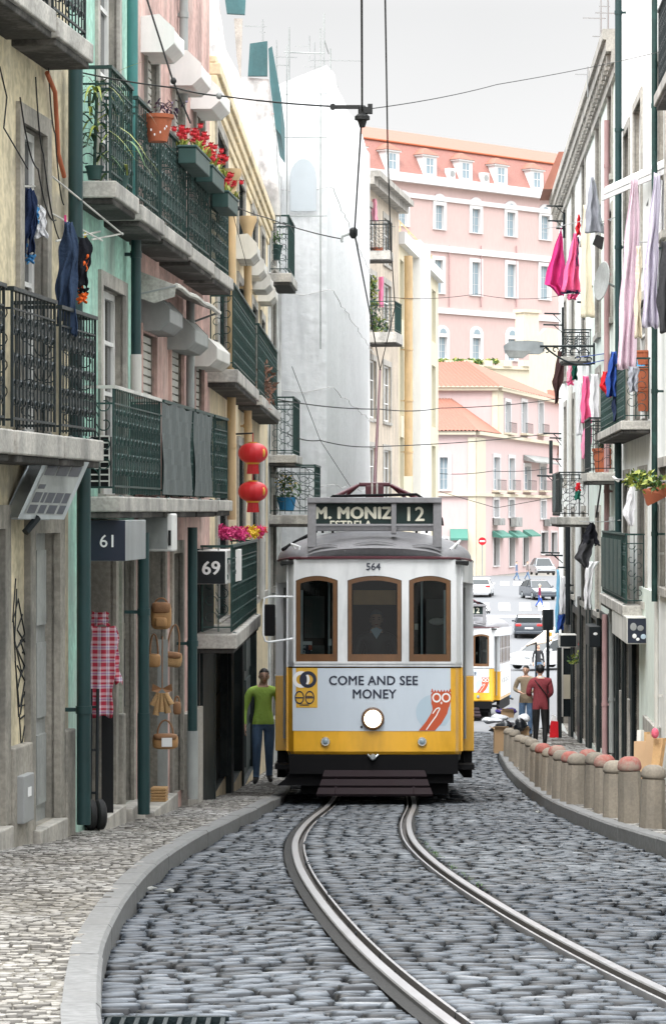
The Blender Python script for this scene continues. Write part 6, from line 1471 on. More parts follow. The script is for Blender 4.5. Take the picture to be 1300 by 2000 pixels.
wbr('thin dark bracket reaching left from the far balcony', 88, (1079, 926, 1000, .02), [(1048, 1085, 929)])
wbr('rods of a clothes rack beneath the flood lamp', 98, (1140, 540, 625, .012), [(1143, 1174, 559), (1126, 1172, 590)])
# aerials and the white dish
for k, (px, py, s, arms) in enumerate(((1186, 70, 112, [(25, -25, 20), (71, -30, 10)]), (1172, 90, 110, [(35, -35, 10), (12, -4, 18)]), (1147, 190, 104, [(145, -25, 15)]))):
    aerial(['tall television aerial at the top of the right cornice', 'slanting television aerial beside the pink dormer', 'short television aerial on the right roof edge'][k], px, py, [0, 0, 130][k], s, arms)
mb = MB(); q = P(1182, 550, 113); mb.lathe([(.0, 0), (.2, .02), (.33, .07), (.345, .075), (.33, .085), (.0, .03)], q, 24, ax=(-.95, -.28, .12)); rt = thing('satellite_dish', 'pale satellite dish seen edge-on beside the dark green pipe', 'satellite dish', q); mb.build('dish', M['doorgrey'], rt, smooth=40)
mb = MB(); mb.tube([q, q+Vector((.2, .1, -.1))], .02, 6); mb.build('arm', M['greypaint'], rt)
# signs and shopfront pieces
def rsign(label, pxn, pxr, pxf, y0, y1, face, side, marks, near=None):
    d = 2.818/((pxr-650)/F-.042); W = RW1 if d < 47.8 else (RW2 if d < 57.6 else RW3)
    tn = W.t(pxr); p_ = (pxr-pxn)/F*d*.98; tf_ = W.t(pxf, p_); s = F/d
    rt = thing('box_sign', label, 'sign', W(tn, p_/2, (1000-y1)/s)); z0, z1 = (1000-y1)/s, (1000-y0)/s
    mb = MB(); mb.box(tn, tf_, .02, p_, z0, z1, wf(W)); mb.build('sign_case', M[side], rt, bevel=.006); mb = MB(); mb.box(tn-.006, tn, .03, p_-.015, z0+.015, z1-.015, wf(W)); mb.build('sign_face', M[face], rt)
    for k, (u, v, w_, h_, mk) in enumerate(marks): mb = MB(); a = p_*(1-u); mb.ball(W(tn-.012, a, z0+(z1-z0)*v), (w_*p_/2, .004, h_*(z1-z0)/2), 10, 6); mb.build('sign_mark', M[mk], rt)
    return rt
rsign('dark box sign with pale emblems and a white side above the right shop', 1222, 1266, 1194, 1206, 1258, 'signnavy', 'offwhite', [(.35, .3, .2, .18, 'letterwhite'), (.75, .28, .25, .2, 'paleblue'), (.3, .65, .3, .3, 'greypaint'), (.5, .18, .16, .12, 'letterwhite'), (.62, .6, .3, .22, 'greypaint')])
rsign('black box sign with a small white mark among the dark shopfronts', 1149, 1174, 1142, 1224, 1264, 'blackpaint', 'blackpaint', [(.5, .65, .35, .14, 'letterwhite')])
rsign('black box sign with a white frame by the end building shop', 1091, 1127, 1089, 1240, 1264, 'blackpaint', 'offwhite', [])
mb = MB(); q = P(1107, 1390, 84); rt = thing('shop_display', 'white framed display case standing at the end building shopfront', 'display case', Vector((q.x, q.y, pz(q.y))))
for a, c, y0, y1 in ((1096, 1099, 1262, 1400), (1122, 1126, 1262, 1400), (1099, 1122, 1262, 1266)): u, v = P(a, y1, 84), P(c, y0, 84); mb.box(u.x, v.x, u.y, u.y+.1, u.z, v.z)
mb.build('frame', M['offwhite'], rt); mb = MB(); u, v = P(1099, 1400, 84), P(1122, 1262, 84); mb.box(u.x, v.x, u.y+.04, u.y+.08, u.z, v.z); mb.build('pane', M['glassdark'], rt); mb = MB(); u, v = P(1099, 1365, 84), P(1122, 1318, 84); mb.box(u.x, v.x, u.y+.02, u.y+.04, u.z, v.z); mb.build('cream_panel', M['creamfar'], rt)
mb = MB(); u, v = P(1088, 1440, 85), P(1096, 1265, 85); mb.box(u.x, v.x, u.y, u.y+.2, pz(u.y), v.z); u, v = P(1126, 1440, 84), P(1134, 1265, 84); mb.box(u.x, v.x, u.y, u.y+.2, pz(u.y), v.z); tag(mb.build('shop_shutter', M['doordark']), 'dark shutter panels either side of the white display case', 'shutter')
rt = thing('hanging_plants', 'green leaves and red flowers hanging between the black signs', 'plant', P(1140, 1290, 88)); mb = MB(); mb.leaves(P(1122, 1288, 90), (.14, .1, .12), 60, .05, 0, 2); mb.leaves(P(1136, 1276, 90), (.1, .1, .12), 50, .05, 0, 2); mb.build('leaves', [M['leafg'], M['leafy']], rt); mb = MB(); mb.leaves(P(1138, 1256, 90), (.1, .1, .08), 45, .05); mb.build('blossoms', M['flowerred'], rt)
# planters and pots on the right
o = P(1275, 980, 148); rt = thing('planter', 'terracotta planter of yellow-green plants tied to a rod on the right wall', 'planter', o)
mb = MB(); mb.prism([P(1256, 957, 148), P(1264, 987, 148), P(1300, 970, 150), P(1300, 945, 150)], (0, .2, 0)); mb.build('trough', M['terracotta'], rt, bevel=.01); mb = MB(); mb.leaves(P(1258, 940, 150), (.26, .16, .13), 260, .05, 0, 2); mb.leaves(P(1240, 930, 150), (.10, .1, .08), 50, .05, 0, 2); mb.build('leaves', [M['leafy'], M['leafg']], rt); mb = MB(); mb.tube([P(1200, 936, 140), P(1305, 940, 152)], .01, 5); mb.build('rod', M['greypaint'], rt)
mb = MB(); mb.tube([P(1197, 932, 139), P(1206, 939, 140)], .022, 6); mb.build('rod_end', M['offwhite'], rt)
for k, (y, h_, r0, r1, mk) in enumerate(((803, .33, .085, .105, 'terracotta'), (757, .30, .09, .11, 'terracotta'), (712, .20, .09, .115, 'terracotta'))):
    pot('flower_pot', 'brown plant pot in the tall stack on the right balcony, %s' % ['at the bottom', 'in the middle', 'at the top'][k], P(1257, y, 136), r0, r1, h_, mk)
mb = MB(); mb.lathe([(.09, 0), (.105, .06), (.105, .22), (.09, .25)], P(1257, 728, 134), 12); tag(mb.build('plastic_bag', cloth_mat('skybag', (.10, .42, .72))), 'light blue plastic wrapped round the stacked plant pots', 'bag')
rt = pot('flower_pot', 'large terracotta pot standing on the ledge of the corniced building', P(1178, 922, 110), .15, .19, .42); mb = MB(); mb.leaves(P(1178, 872, 110), (.12, .12, .16), 50, .06); mb.build('leaves', M['leafd'], rt)
# washing on the right
mag, hot, coral = cloth_mat('magentacloth', (.60, .04, .20)), cloth_mat('hotpink', (.80, .14, .30)), cloth_mat('coralred', (.65, .02, .03))
blush, lilac, greyc, creamc, brownc, blue2, skyc, pinkp = cloth_mat('blush', (.76, .60, .68), .06), cloth_mat('lilac', (.58, .54, .64), .08), cloth_mat('greycloth', (.32, .33, .37)), cloth_mat('creamcloth', (.72, .64, .5), .06), cloth_mat('browncloth', (.05, .025, .025)), cloth_mat('bluecloth2', (.03, .08, .32)), cloth_mat('skycloth', (.20, .50, .72), .1), cloth_mat('pinkprint', (.78, .28, .42), .4)
greenc = cloth_mat('greencloth', (.02, .14, .10)); charc = cloth_mat('charcoalcloth', (.05, .05, .055))
cloth('curtain', 'long pale pink curtain hanging from the white awning, longest cloth on the right', 'curtain', 140, [(345, 1230, 1246), (480, 1216, 1249), (620, 1208, 1246), (722, 1203, 1240)], blush, .05, 3, .2, nu=30)
cloth('sheet', 'cream cloth just right of the long pink curtain', 'sheet', 145, [(480, 1241, 1251), (652, 1238, 1251), (660, 1238, 1252)], creamc, .03, 1.5)
cloth('sheet', 'lilac grey sheet hanging near the right edge under the awning', 'sheet', 150, [(338, 1274, 1290), (480, 1260, 1286), (640, 1251, 1284)], lilac, .05, 2.5, .2, nu=24)
cloth('trousers', 'dark grey trousers at the right edge beside the lilac sheet', 'trousers', 156, [(470, 1290, 1312), (560, 1284, 1312), (590, 1283, 1310), (650, 1288, 1312)], charc, .04, 1.5)
cloth('sheet', 'white cloth hanging against the wall left of the dark trousers', 'sheet', 146, [(350, 1286, 1300), (430, 1284, 1298), (640, 1270, 1290)], whitec, .03, 2)
cloth('shirt', 'grey shirt hanging high in front of the pink drainpipe', 'shirt', 108, [(345, 1152, 1158), (390, 1146, 1168), (455, 1141, 1180)], greyc, .05, 2)
cloth('towel', 'white towel hanging behind the grey shirt', 'towel', 104, [(400, 1138, 1150), (470, 1134, 1152), (620, 1133, 1160)], creamc, .03, 1.5)
cloth('dress', 'magenta cloth gathered at the top, leftmost of the bright pink washing', 'dress', 90, [(445, 1094, 1096), (470, 1085, 1098), (520, 1070, 1103), (558, 1061, 1103), (562, 1075, 1103), (578, 1088, 1101)], mag, .07, 2.2, .2, nu=22)
cloth('dress', 'hot pink dress with navy trim hanging from a red strap', 'dress', 92, [[(455, 1119, 1126), (520, 1104, 1130), (570, 1095, 1132)], [(418, 1127, 1131), (440, 1125, 1133), (460, 1124, 1132)], [(566, 1095, 1132), (573, 1095, 1132)], [(462, 1123, 1130), (520, 1123, 1129)], [(573, 1106, 1130), (585, 1108, 1124)]], [hot, coral, navy, navy, hot], .05, 2.5)
cloth('jacket', 'dark brown garment hanging under the street lamp bracket', 'jacket', 92, [(685, 1088, 1098), (715, 1084, 1101), (745, 1078, 1099), (762, 1082, 1092), (788, 1083, 1087)], brownc, .04, 1.5)
cloth('shirt', 'pink and red top under the lamp bracket, right of the brown garment', 'shirt', 94, [[(700, 1110, 1117), (745, 1106, 1119)], [(735, 1106, 1119), (752, 1107, 1119)]], [rosecloth, hot], .03, 1.5)
cloth('shirt', 'small dark green top beside the pink top', 'shirt', 95, [(702, 1116, 1127), (742, 1116, 1126)], greenc, .03, 1.5)
cloth('towel', 'bright pink towel hanging above the pink print garment', 'towel', 101, [(734, 1137, 1149), (780, 1134, 1152), (826, 1134, 1154)], hot, .04, 1.6)
cloth('nightdress', 'pink print garment hanging below the bright pink towel', 'nightdress', 100, [(826, 1142, 1152), (855, 1135, 1155), (896, 1135, 1149)], pinkp, .05, 2)
cloth('sheet', 'white sheet with blue tinge left of the bright pink towel', 'sheet', 98, [(745, 1129, 1137), (850, 1125, 1136)], whitec, .03, 1.5)
cloth('shirt', 'whitish shirt right of the bright pink towel', 'shirt', 103, [(730, 1152, 1168), (780, 1150, 1173), (820, 1154, 1173)], whitec, .04, 2)
cloth('shirt', 'red shirt hanging beside the blue garments', 'shirt', 127, [(725, 1176, 1186), (752, 1170, 1186), (775, 1186, 1191)], coral, .04, 1.5)
cloth('jacket', 'blue jacket hanging over the green right balcony', 'jacket', 131, [[(686, 1192, 1203), (730, 1184, 1205), (775, 1183, 1203)], [(740, 1194, 1212), (800, 1196, 1213), (822, 1197, 1208)]], [blue2, navy], .06, 2)
cloth('towel', 'greyish blue towel over the right balcony railing', 'towel', 141, [(715, 1225, 1246), (765, 1228, 1243)], greyc, .04, 2)
cloth('shirt', 'white shirt hanging from the planter rod', 'shirt', 141, [(944, 1229, 1234), (975, 1222, 1240), (1005, 1216, 1239), (1026, 1227, 1233)], whitec, .04, 1.5)
cloth('jacket', 'black jacket hanging upside down on a line before the end building', 'jacket', 112, [[(1020, 1150, 1158), (1045, 1138, 1166), (1062, 1138, 1168)], [(1052, 1135, 1160), (1090, 1122, 1152), (1108, 1140, 1146)], [(1050, 1160, 1164), (1065, 1160, 1170)]], [blackc, charc, blackc], .05, 1.6)
cloth('sheet', 'long sky blue cloth hanging at the corner of the right row', 'sheet', 82, [(1112, 1086, 1091), (1180, 1085, 1093), (1237, 1083, 1090)], skyc, .04, 1.3)
cloth('sheet', 'white sheet hanging beside the sky blue cloth', 'sheet', 83, [(1125, 1094, 1103), (1200, 1091, 1107)], whitec, .05, 1.6)
cloth('sheet', 'blue cloth tip hanging below the white sheet', 'sheet', 82.5, [(1195, 1090, 1105), (1230, 1087, 1099)], blue2, .04, 1.3)
cloth('sheet', 'white sheet hanging over the low ledge by the green balcony', 'sheet', 108, [(1096, 1146, 1170), (1110, 1142, 1158), (1190, 1140, 1153)], whitec, .05, 2)
cloth('flag', 'red and green cloth on the far dark balcony', 'flag', 97, [[(942, 1124, 1131), (958, 1123, 1133)], [(958, 1122, 1133), (976, 1121, 1132)]], [coral, greenc], .04, 1.5)
cloth('netting', 'dark netting tied over the far right balcony railing', 'netting', 92, [(925, 1078, 1097), (1000, 1079, 1096)], M['lacework'], .03, 2)
for k, (a, b_) in enumerate((((1100, 700, 92), (1215, 684, 112)), ((1125, 712, 95), (1190, 700, 108)), ((1058, 447, 88), (1140, 430, 98)), ((1140, 440, 100), (1212, 420, 118)), ((1215, 470, 134), (1306, 470, 146)), ((1130, 1018, 100), (1210, 1016, 122)))):
    wire(['blue clothes line from the lamp bracket to the right balcony', 'lower blue clothes line beside the lamp bracket', 'clothes line carrying the magenta washing', 'thin line carrying the grey shirt', 'dark rod crossing in front of the pink curtain', 'rusty rod above the green right balcony'][k], [P(*a), P(*b_)], .009, .02, 'clothes line', 'clothes_line', m=blue2 if k < 2 else M['greypaint'])
# ================================================================ PEOPLE
M['skin'] = mat('skin', (.66, .41, .30), .1, 12, .55, .1); M['hairdark'] = mat('hairdark', (.012, .010, .010), .3, 40, .5, .3); M['hairgrey'] = mat('hairgrey', (.30, .30, .30), .3, 40, .6, .3)
M['shoe'] = mat('shoe', (.03, .03, .032), .2, 12, .5, .1); M['eye'] = mat('eye', (.02, .015, .012), .1, 9, .3, 0)
def person(label, loc, yaw, h, top, bottom, pose=None, sleeve=True, hair='hairdark', hair_kind='short', bulk=1., coat=0., shoes='shoe', group=None, extra=None, female=0.):
    J = {'pelvis': (0, 0, .93), 'waist': (0, 0, 1.07), 'chest': (0, .0, 1.28), 'upper': (0, 0, 1.41), 'neck': (0, -.005, 1.50), 'jaw': (0, -.025, 1.575), 'brow': (0, -.012, 1.655), 'crown': (0, -.005, 1.715),
         'shL': (-.195, 0, 1.415), 'elL': (-.275, .01, 1.14), 'wrL': (-.285, -.04, .89), 'shR': (.195, 0, 1.415), 'elR': (.275, .01, 1.14), 'wrR': (.285, -.04, .89),
         'hiL': (-.09, 0, .90), 'knL': (-.10, -.015, .49), 'anL': (-.105, .015, .08), 'toL': (-.115, -.14, .035), 'hiR': (.09, 0, .90), 'knR': (.10, -.015, .49), 'anR': (.105, .015, .08), 'toR': (.115, -.14, .035)}
    J.update(pose or {}); k = h/1.75
    RD = {'pelvis': (.150, .115), 'waist': (.135, .105), 'chest': (.150, .112), 'upper': (.12, .085), 'neck': (.058, .06), 'jaw': (.05, .055), 'brow': (.074, .092), 'crown': (.058, .072),
          'sh': (.068, .07), 'el': (.05, .05), 'wr': (.038, .033), 'hi': (.095, .1), 'kn': (.068, .07), 'an': (.05, .052), 'to': (.042, .034)}
    V, E, Rd, Z = [], [], [], []
    idx = {}
    def addv(n, p, r): idx[n] = len(V); V.append(Vector(p)*k); Rd.append((r[0]*k, r[1]*k))
    for n, p in J.items():
        if n in ('brow', 'crown'): continue
        r = RD.get(n) or RD[n[:2]]; q = bulk if n in ('pelvis', 'waist', 'chest', 'upper') or n[:2] in ('sh', 'el') else 1+(bulk-1)*.5 if n[:2] in ('hi', 'kn') else 1
        addv(n, p, (r[0]*q*(1-.08*female if n in ('chest', 'upper') else 1), r[1]*q))
    bones = [('pelvis', 'waist', 'top' if coat else 'bottom'), ('waist', 'chest', 'top'), ('chest', 'upper', 'top'), ('upper', 'neck', 'skin'), ('neck', 'jaw', 'skin')]
    for s_ in 'LR':
        bones += [('upper', 'sh'+s_, 'top'), ('sh'+s_, 'el'+s_, 'top'), ('el'+s_, 'wr'+s_, 'top' if sleeve else 'skin'), ('pelvis', 'hi'+s_, 'bottom'), ('hi'+s_, 'kn'+s_, 'bottom'), ('kn'+s_, 'an'+s_, 'bottom'), ('an'+s_, 'to'+s_, 'shoe')]
        w_, e_ = Vector(J['wr'+s_]), Vector(J['el'+s_]); d = (w_-e_).normalized(); sd = -1 if s_ == 'L' else 1
        side = d.cross(Vector((sd, 0, 0))); side = side.normalized() if side.length > .1 else Vector((0, -1, 0)); fwd = Vector((0, -1, 0))-d*Vector((0, -1, 0)).dot(d); fwd.normalize(); inn = Vector((-sd, 0, 0))
        addv('pa'+s_, w_+d*.075, (.03, .034)); bones.append(('wr'+s_, 'pa'+s_, 'skin'))
        for f in range(4):
            o = (f-1.5)*.021; L_ = (.068, .08, .075, .058)[f]; b_ = w_+d*.085-fwd*o
            addv('fa%d' % f+s_, b_, (.0105, .0105)); addv('fb%d' % f+s_, b_+d*L_*.55+inn*.008, (.0098, .0098)); addv('fc%d' % f+s_, b_+d*L_+inn*.028, (.0085, .0085))
            bones += [('pa'+s_, 'fa%d' % f+s_, 'skin'), ('fa%d' % f+s_, 'fb%d' % f+s_, 'skin'), ('fb%d' % f+s_, 'fc%d' % f+s_, 'skin')]
        t0 = w_+d*.035+fwd*.03+inn*.005; addv('ta'+s_, t0, (.013, .013)); addv('tb'+s_, t0+d*.035+fwd*.018+inn*.012, (.011, .011)); addv('tc'+s_, t0+d*.065+fwd*.018+inn*.02, (.009, .009))
        bones += [('wr'+s_, 'ta'+s_, 'skin'), ('ta'+s_, 'tb'+s_, 'skin'), ('tb'+s_, 'tc'+s_, 'skin')]
    
    me = bpy.data.meshes.new('body'); me.from_pydata([tuple(v) for v in V], [(idx[a], idx[b_]) for a, b_, z in bones], []); o = bpy.data.objects.new('tmp', me); C.objects.link(o)
    sk = o.modifiers.new('skin', 'SKIN'); sk.use_smooth_shade = True
    for i, r in enumerate(Rd): me.skin_vertices[0].data[i].radius = r; me.skin_vertices[0].data[i].use_root = (i == idx['pelvis'])
    sb_ = o.modifiers.new('sub', 'SUBSURF'); sb_.levels = 2; sb_.render_levels = 2
    dg = bpy.context.evaluated_depsgraph_get(); m2 = bpy.data.meshes.new_from_object(o.evaluated_get(dg)); bpy.data.objects.remove(o); m2.name = 'body'
    bm = bmesh.new(); bm.from_mesh(m2)
    for zc in ((.93-coat)*k, 1.475*k): bmesh.ops.bisect_plane(bm, geom=bm.verts[:]+bm.edges[:]+bm.faces[:], plane_co=(0, 0, zc), plane_no=(0, 0, 1))
    hc = (Vector(J['brow'])+Vector((0, -.004, -.022)))*k; nn, kk_ = 28, 20; ring = []
    for i in range(kk_+1):
        th = PI*i/kk_; row = []
        for j in range(nn):
            q = 2*PI*j/nn; x, y, z = math.sin(th)*math.cos(q), math.sin(th)*math.sin(q), math.cos(th); t = max(0, -z)
            px_, py_, pz_ = .074*x*(1-.30*t), .094*y*(1-.22*t)-.016*t, .118*z
            if y < 0:
                py_ -= .022*math.exp(-((px_/.012)**2)-((pz_+.012)/.020)**2)+.008*math.exp(-((px_/.03)**2)-((pz_+.085)/.018)**2)+.006*math.exp(-((px_/.05)**2)-((pz_-.028)/.012)**2)
                py_ += .010*math.exp(-((abs(px_)-.032)/.016)**2-((pz_-.008)/.014)**2)
            row.append(bm.verts.new(hc+Vector((px_, py_, pz_))*k))
        ring.append(row)
    for i in range(kk_):
        for j in range(nn): bm.faces.new((ring[i][j], ring[i+1][j], ring[i+1][(j+1) % nn], ring[i][(j+1) % nn]))
    bm.to_mesh(m2); bm.free()
    zones = ['skin', 'top', 'bottom', 'shoe']; mats_ = [M['skin'], top, bottom, M[shoes]]
    m2.materials.clear()
    for m_ in mats_: m2.materials.append(m_)
    seg = [(V[idx[a]], V[idx[b_]], zones.index(z)) for a, b_, z in bones]; hem = (.93-coat)*k
    for p in m2.polygons:
        c = p.center; best, bz = 9, 0
        for a, b_, z in seg:
            ab = b_-a; t = max(0, min(1, (c-a).dot(ab)/max(ab.length_squared, 1e-9))); dd = (c-a-ab*t).length
            if dd < best: best, bz = dd, z
        if bz == 0 and c.z > 1.30*k and c.z < 1.475*k and abs(c.x) < .16*k: bz = 1
        if bz in (1, 2) and abs(c.x) < .215*k and .6*k < c.z < 1.1*k: bz = 1 if c.z > hem else 2
        p.material_index = bz
    m2.shade_smooth()
    rt = thing('person', label, 'person', loc, group, yaw); bo = bpy.data.objects.new('body', m2); C.objects.link(bo); bo.parent = rt; ORG[bo] = ORG[rt]
    hd = (Vector(J['brow']))*k
    mb = MB()
    for s_ in (-1, 1): mb.ball(hd+Vector((s_*.031, -.081, -.016))*k, (.011*k, .008*k, .006*k), 8, 5); mb.ball(hd+Vector((s_*.033, -.088, .008))*k, (.017*k, .006*k, .004*k), 8, 5)
    mb.build('eyes', M['eye'], rt, local=True)
    mb = MB(); mb.ball(hd+Vector((0, -.098, -.078))*k, (.022*k, .006*k, .005*k), 8, 4); mb.build('mouth', M['terracotta'], rt, local=True)
    mb = MB()
    for s_ in (-1, 1): mb.ball(hd+Vector((s_*.073, .010, -.025))*k, (.012*k, .022*k, .032*k), 8, 5)
    mb.build('ears', M['skin'], rt, local=True)
    mb = MB(); n, kk = 18, 9; vs = []; fs = []
    lowf, lowb = (.36, .62) if hair_kind == 'short' else (.34, .92)
    for i in range(kk+1):
        for j in range(n):
            q = 2*PI*j/n; front = (1-math.sin(q))/2; lim = PI*(lowb-(lowb-lowf)*front**.6); th = lim*i/kk
            vs.append(hd+Vector((0, .008, .008))*k+Vector((.079*math.sin(th)*math.cos(q), .098*math.sin(th)*math.sin(q), .098*math.cos(th)))*k*(1+.03*math.sin(j*5+i*3)))
    for i in range(kk):
        for j in range(n): fs.append((i*n+j, (i+1)*n+j, (i+1)*n+(j+1) % n, i*n+(j+1) % n))
    mb.add(vs, fs); mb.build('hair', M[hair], rt, local=True, smooth=60)
    if extra: extra(rt, k, hd)
    return rt
lime, denim, redj = cloth_mat('limeknit', (.50, .74, .15)), cloth_mat('denim', (.12, .20, .33), .5), cloth_mat('redknit', (.25, .05, .06), .25)
s0 = 137.; d0 = F/s0
def collar(rt, k, hd):
    mb = MB(); mb.lathe([(.062, 1.475), (.072, 1.49), (.066, 1.505), (.058, 1.50)], (0, 0, 0), 14)
    mb.v = [(v[0]*k, v[1]*k, v[2]*k) for v in mb.v]; mb.build('collar', lime, rt, local=True, smooth=60)
    mb = MB(); mb.tube([(x*k, -.118*k, 1.0*k) for x in (-.1, .1)], .004, 4)
person('man in lime green sweater and blue jeans walking between the wall and the tram', ((514-650)/s0, d0, zr(d0)+.045), .08, 1.64, lime, denim,
       {'knL': (-.10, -.06, .49), 'anL': (-.11, -.03, .08), 'toL': (-.14, -.18, .035), 'knR': (.09, -.0, .49), 'anR': (.10, .14, .10), 'toR': (.12, .01, .035), 'elL': (-.29, .03, 1.14), 'wrL': (-.29, -.05, .89), 'elR': (.285, .06, 1.13), 'wrR': (.30, .05, .88),
        'jaw': (.012, -.03, 1.575), 'brow': (.012, -.02, 1.655), 'crown': (.010, -.01, 1.712)}, hair='hairdark', bulk=1.08, extra=collar, coat=.02)
q = ground_px(1054, 1456, .12)
def strap(rt, k, hd):
    mb = MB(); mb.tube([Vector(v)*k for v in ((.13, .08, 1.44), (.02, .132, 1.30), (-.10, .125, 1.15), (-.17, .06, 1.02))], .012, 6); mb.build('bag_strap', M['black'], rt, local=True)
    mb = MB(); mb.lathe([(.07, 1.475), (.078, 1.50), (.068, 1.525)], (0, 0, 0), 14); mb.v = [(v[0]*k, v[1]*k, v[2]*k) for v in mb.v]; mb.build('collar', M['letterwhite'], rt, local=True)
    mb = MB(); mb.ball(hd+Vector((0, .012, .035))*k, (.095*k, .115*k, .10*k), 16, 8); mb.build('knit_cap', M['black'], rt, local=True, smooth=60)
person('woman in a dark red jacket and black trousers seen from behind beyond the bollards', q, PI+.05, 1.66, redj, M['black'],
       {'elL': (-.25, .02, 1.15), 'wrL': (-.15, -.16, 1.02), 'elR': (.27, .03, 1.14), 'wrR': (.20, -.16, 1.10), 'knL': (-.11, -.02, .48), 'anL': (-.10, .04, .08), 'knR': (.09, -.02, .48), 'anR': (.10, -.03, .08)}, bulk=1.24, coat=.13, extra=strap, female=1, hair_kind='long')
q = ground_px(1031, 1446, .12); q2 = q
person('person in a beige jacket facing us, half hidden behind the woman in red', q+Vector((.10, 2.2, -.12)), -.3, 1.66, cloth_mat('beigejacket', (.34, .27, .19)), denim, {'elL': (-.28, -.03, 1.17), 'wrL': (-.12, -.2, 1.12), 'elR': (.28, -.03, 1.17), 'wrR': (.14, -.2, 1.12)}, bulk=1.1, coat=.08)
q = P(1080, 1415, 88); q.z = pz(q.y)+.28
rt = thing('shopping_bag', 'red and white carrier bag beside the woman in red', 'bag', q-Vector((0, 0, .2))); mb = MB(); mb.prism([q+Vector(v) for v in ((-.06, 0, -.20), (.09, 0, -.20), (.08, 0, .12), (-.04, 0, .13))], (0, .1, 0)); mb.build('bag_body', coral, rt, bevel=.02); mb = MB(); mb.prism([q+Vector(v) for v in ((-.04, .02, .13), (.07, .02, .12), (.04, .02, .24), (-.01, .02, .26))], (0, .07, 0)); mb.build('bag_top', M['letterwhite'], rt, bevel=.02)
def far_person(label, px, py, yaw, top, bot, pose=None, h=1.7, **k): return person(label, ground_px(px, py, .0), yaw, h, top, bot, pose, **k)
stride = {'knL': (-.1, -.14, .5), 'anL': (-.1, -.24, .1), 'toL': (-.1, -.38, .06), 'knR': (.1, .06, .5), 'anR': (.1, .30, .14), 'toR': (.1, .18, .05)}
far_person('person in a blue jacket striding over the far crossing', 1008, 1134, 1.3, cloth_mat('farblue', (.13, .17, .25)), denim, stride)
far_person('person in a grey-brown coat with a pale bag on the far crossing', 1029, 1133, 1.2, cloth_mat('fargrey', (.22, .19, .18)), denim, stride, coat=.12)
far_person('person in a maroon top and blue trousers crossing the square, wearing a pale hat', 1053, 1187, 1.5, cloth_mat('farmaroon', (.16, .02, .05)), blue2, stride, hair='shutter')
far_person('person in dark clothes under the edge of the beige market canopy', 1050, 1332, .4, charc, denim)
far_person('person in dark clothing walking beside the second tram', 984, 1368, 1.4, M['black'], denim, stride)
# driver behind the middle window
TM = Matrix.Translation(tram.location)@tram.rotation_euler.to_matrix().to_4x4()
person('tram driver in a dark uniform and pale blue collar behind the middle window', TM@Vector((.02, .82, .58)), 0, 1.70, M['black'], M['black'], {'elL': (-.27, -.08, 1.12), 'wrL': (-.22, -.30, 1.03), 'elR': (.27, -.08, 1.12), 'wrR': (.16, -.32, 1.02)}, hair='hairgrey',
       extra=lambda rt, k, hd: MB().prism([(-.07, -.10, 1.47), (0, -.135, 1.36), (.07, -.10, 1.47), (0, -.09, 1.5)], (0, .03, 0)).build('shirt_collar', M['paleblue'], rt, local=True))

# ================================================================ SECOND TRAM, CARS
t2 = dup(tram, (3.92, 87, zr(87)), 'second yellow and white tram following farther down the street, half hidden', 'yellow trams in the street')
t2.rotation_euler = (math.atan2(zr(95)-zr(87), 8)*.9, 0, -.112)
ORG[t2] = Vector((0, 0, 0))
mb = MB(); mb.box(SW+.002, SW+.012, 1.3, LEN-1.2, .70, 1.48); mb.build('side_advert', M['letterwhite'], t2, local=True)
mb = MB()
for i in range(9):
    y = 1.7+i*.5
    for k in range(3): mb.box(SW+.012, SW+.016, y+k*.13, y+.08+k*.13, 1.02+.1*((i+k) % 3), 1.34-.08*((i*2+k) % 3))
mb.build('side_lettering', M['greypaint'], t2, local=True)

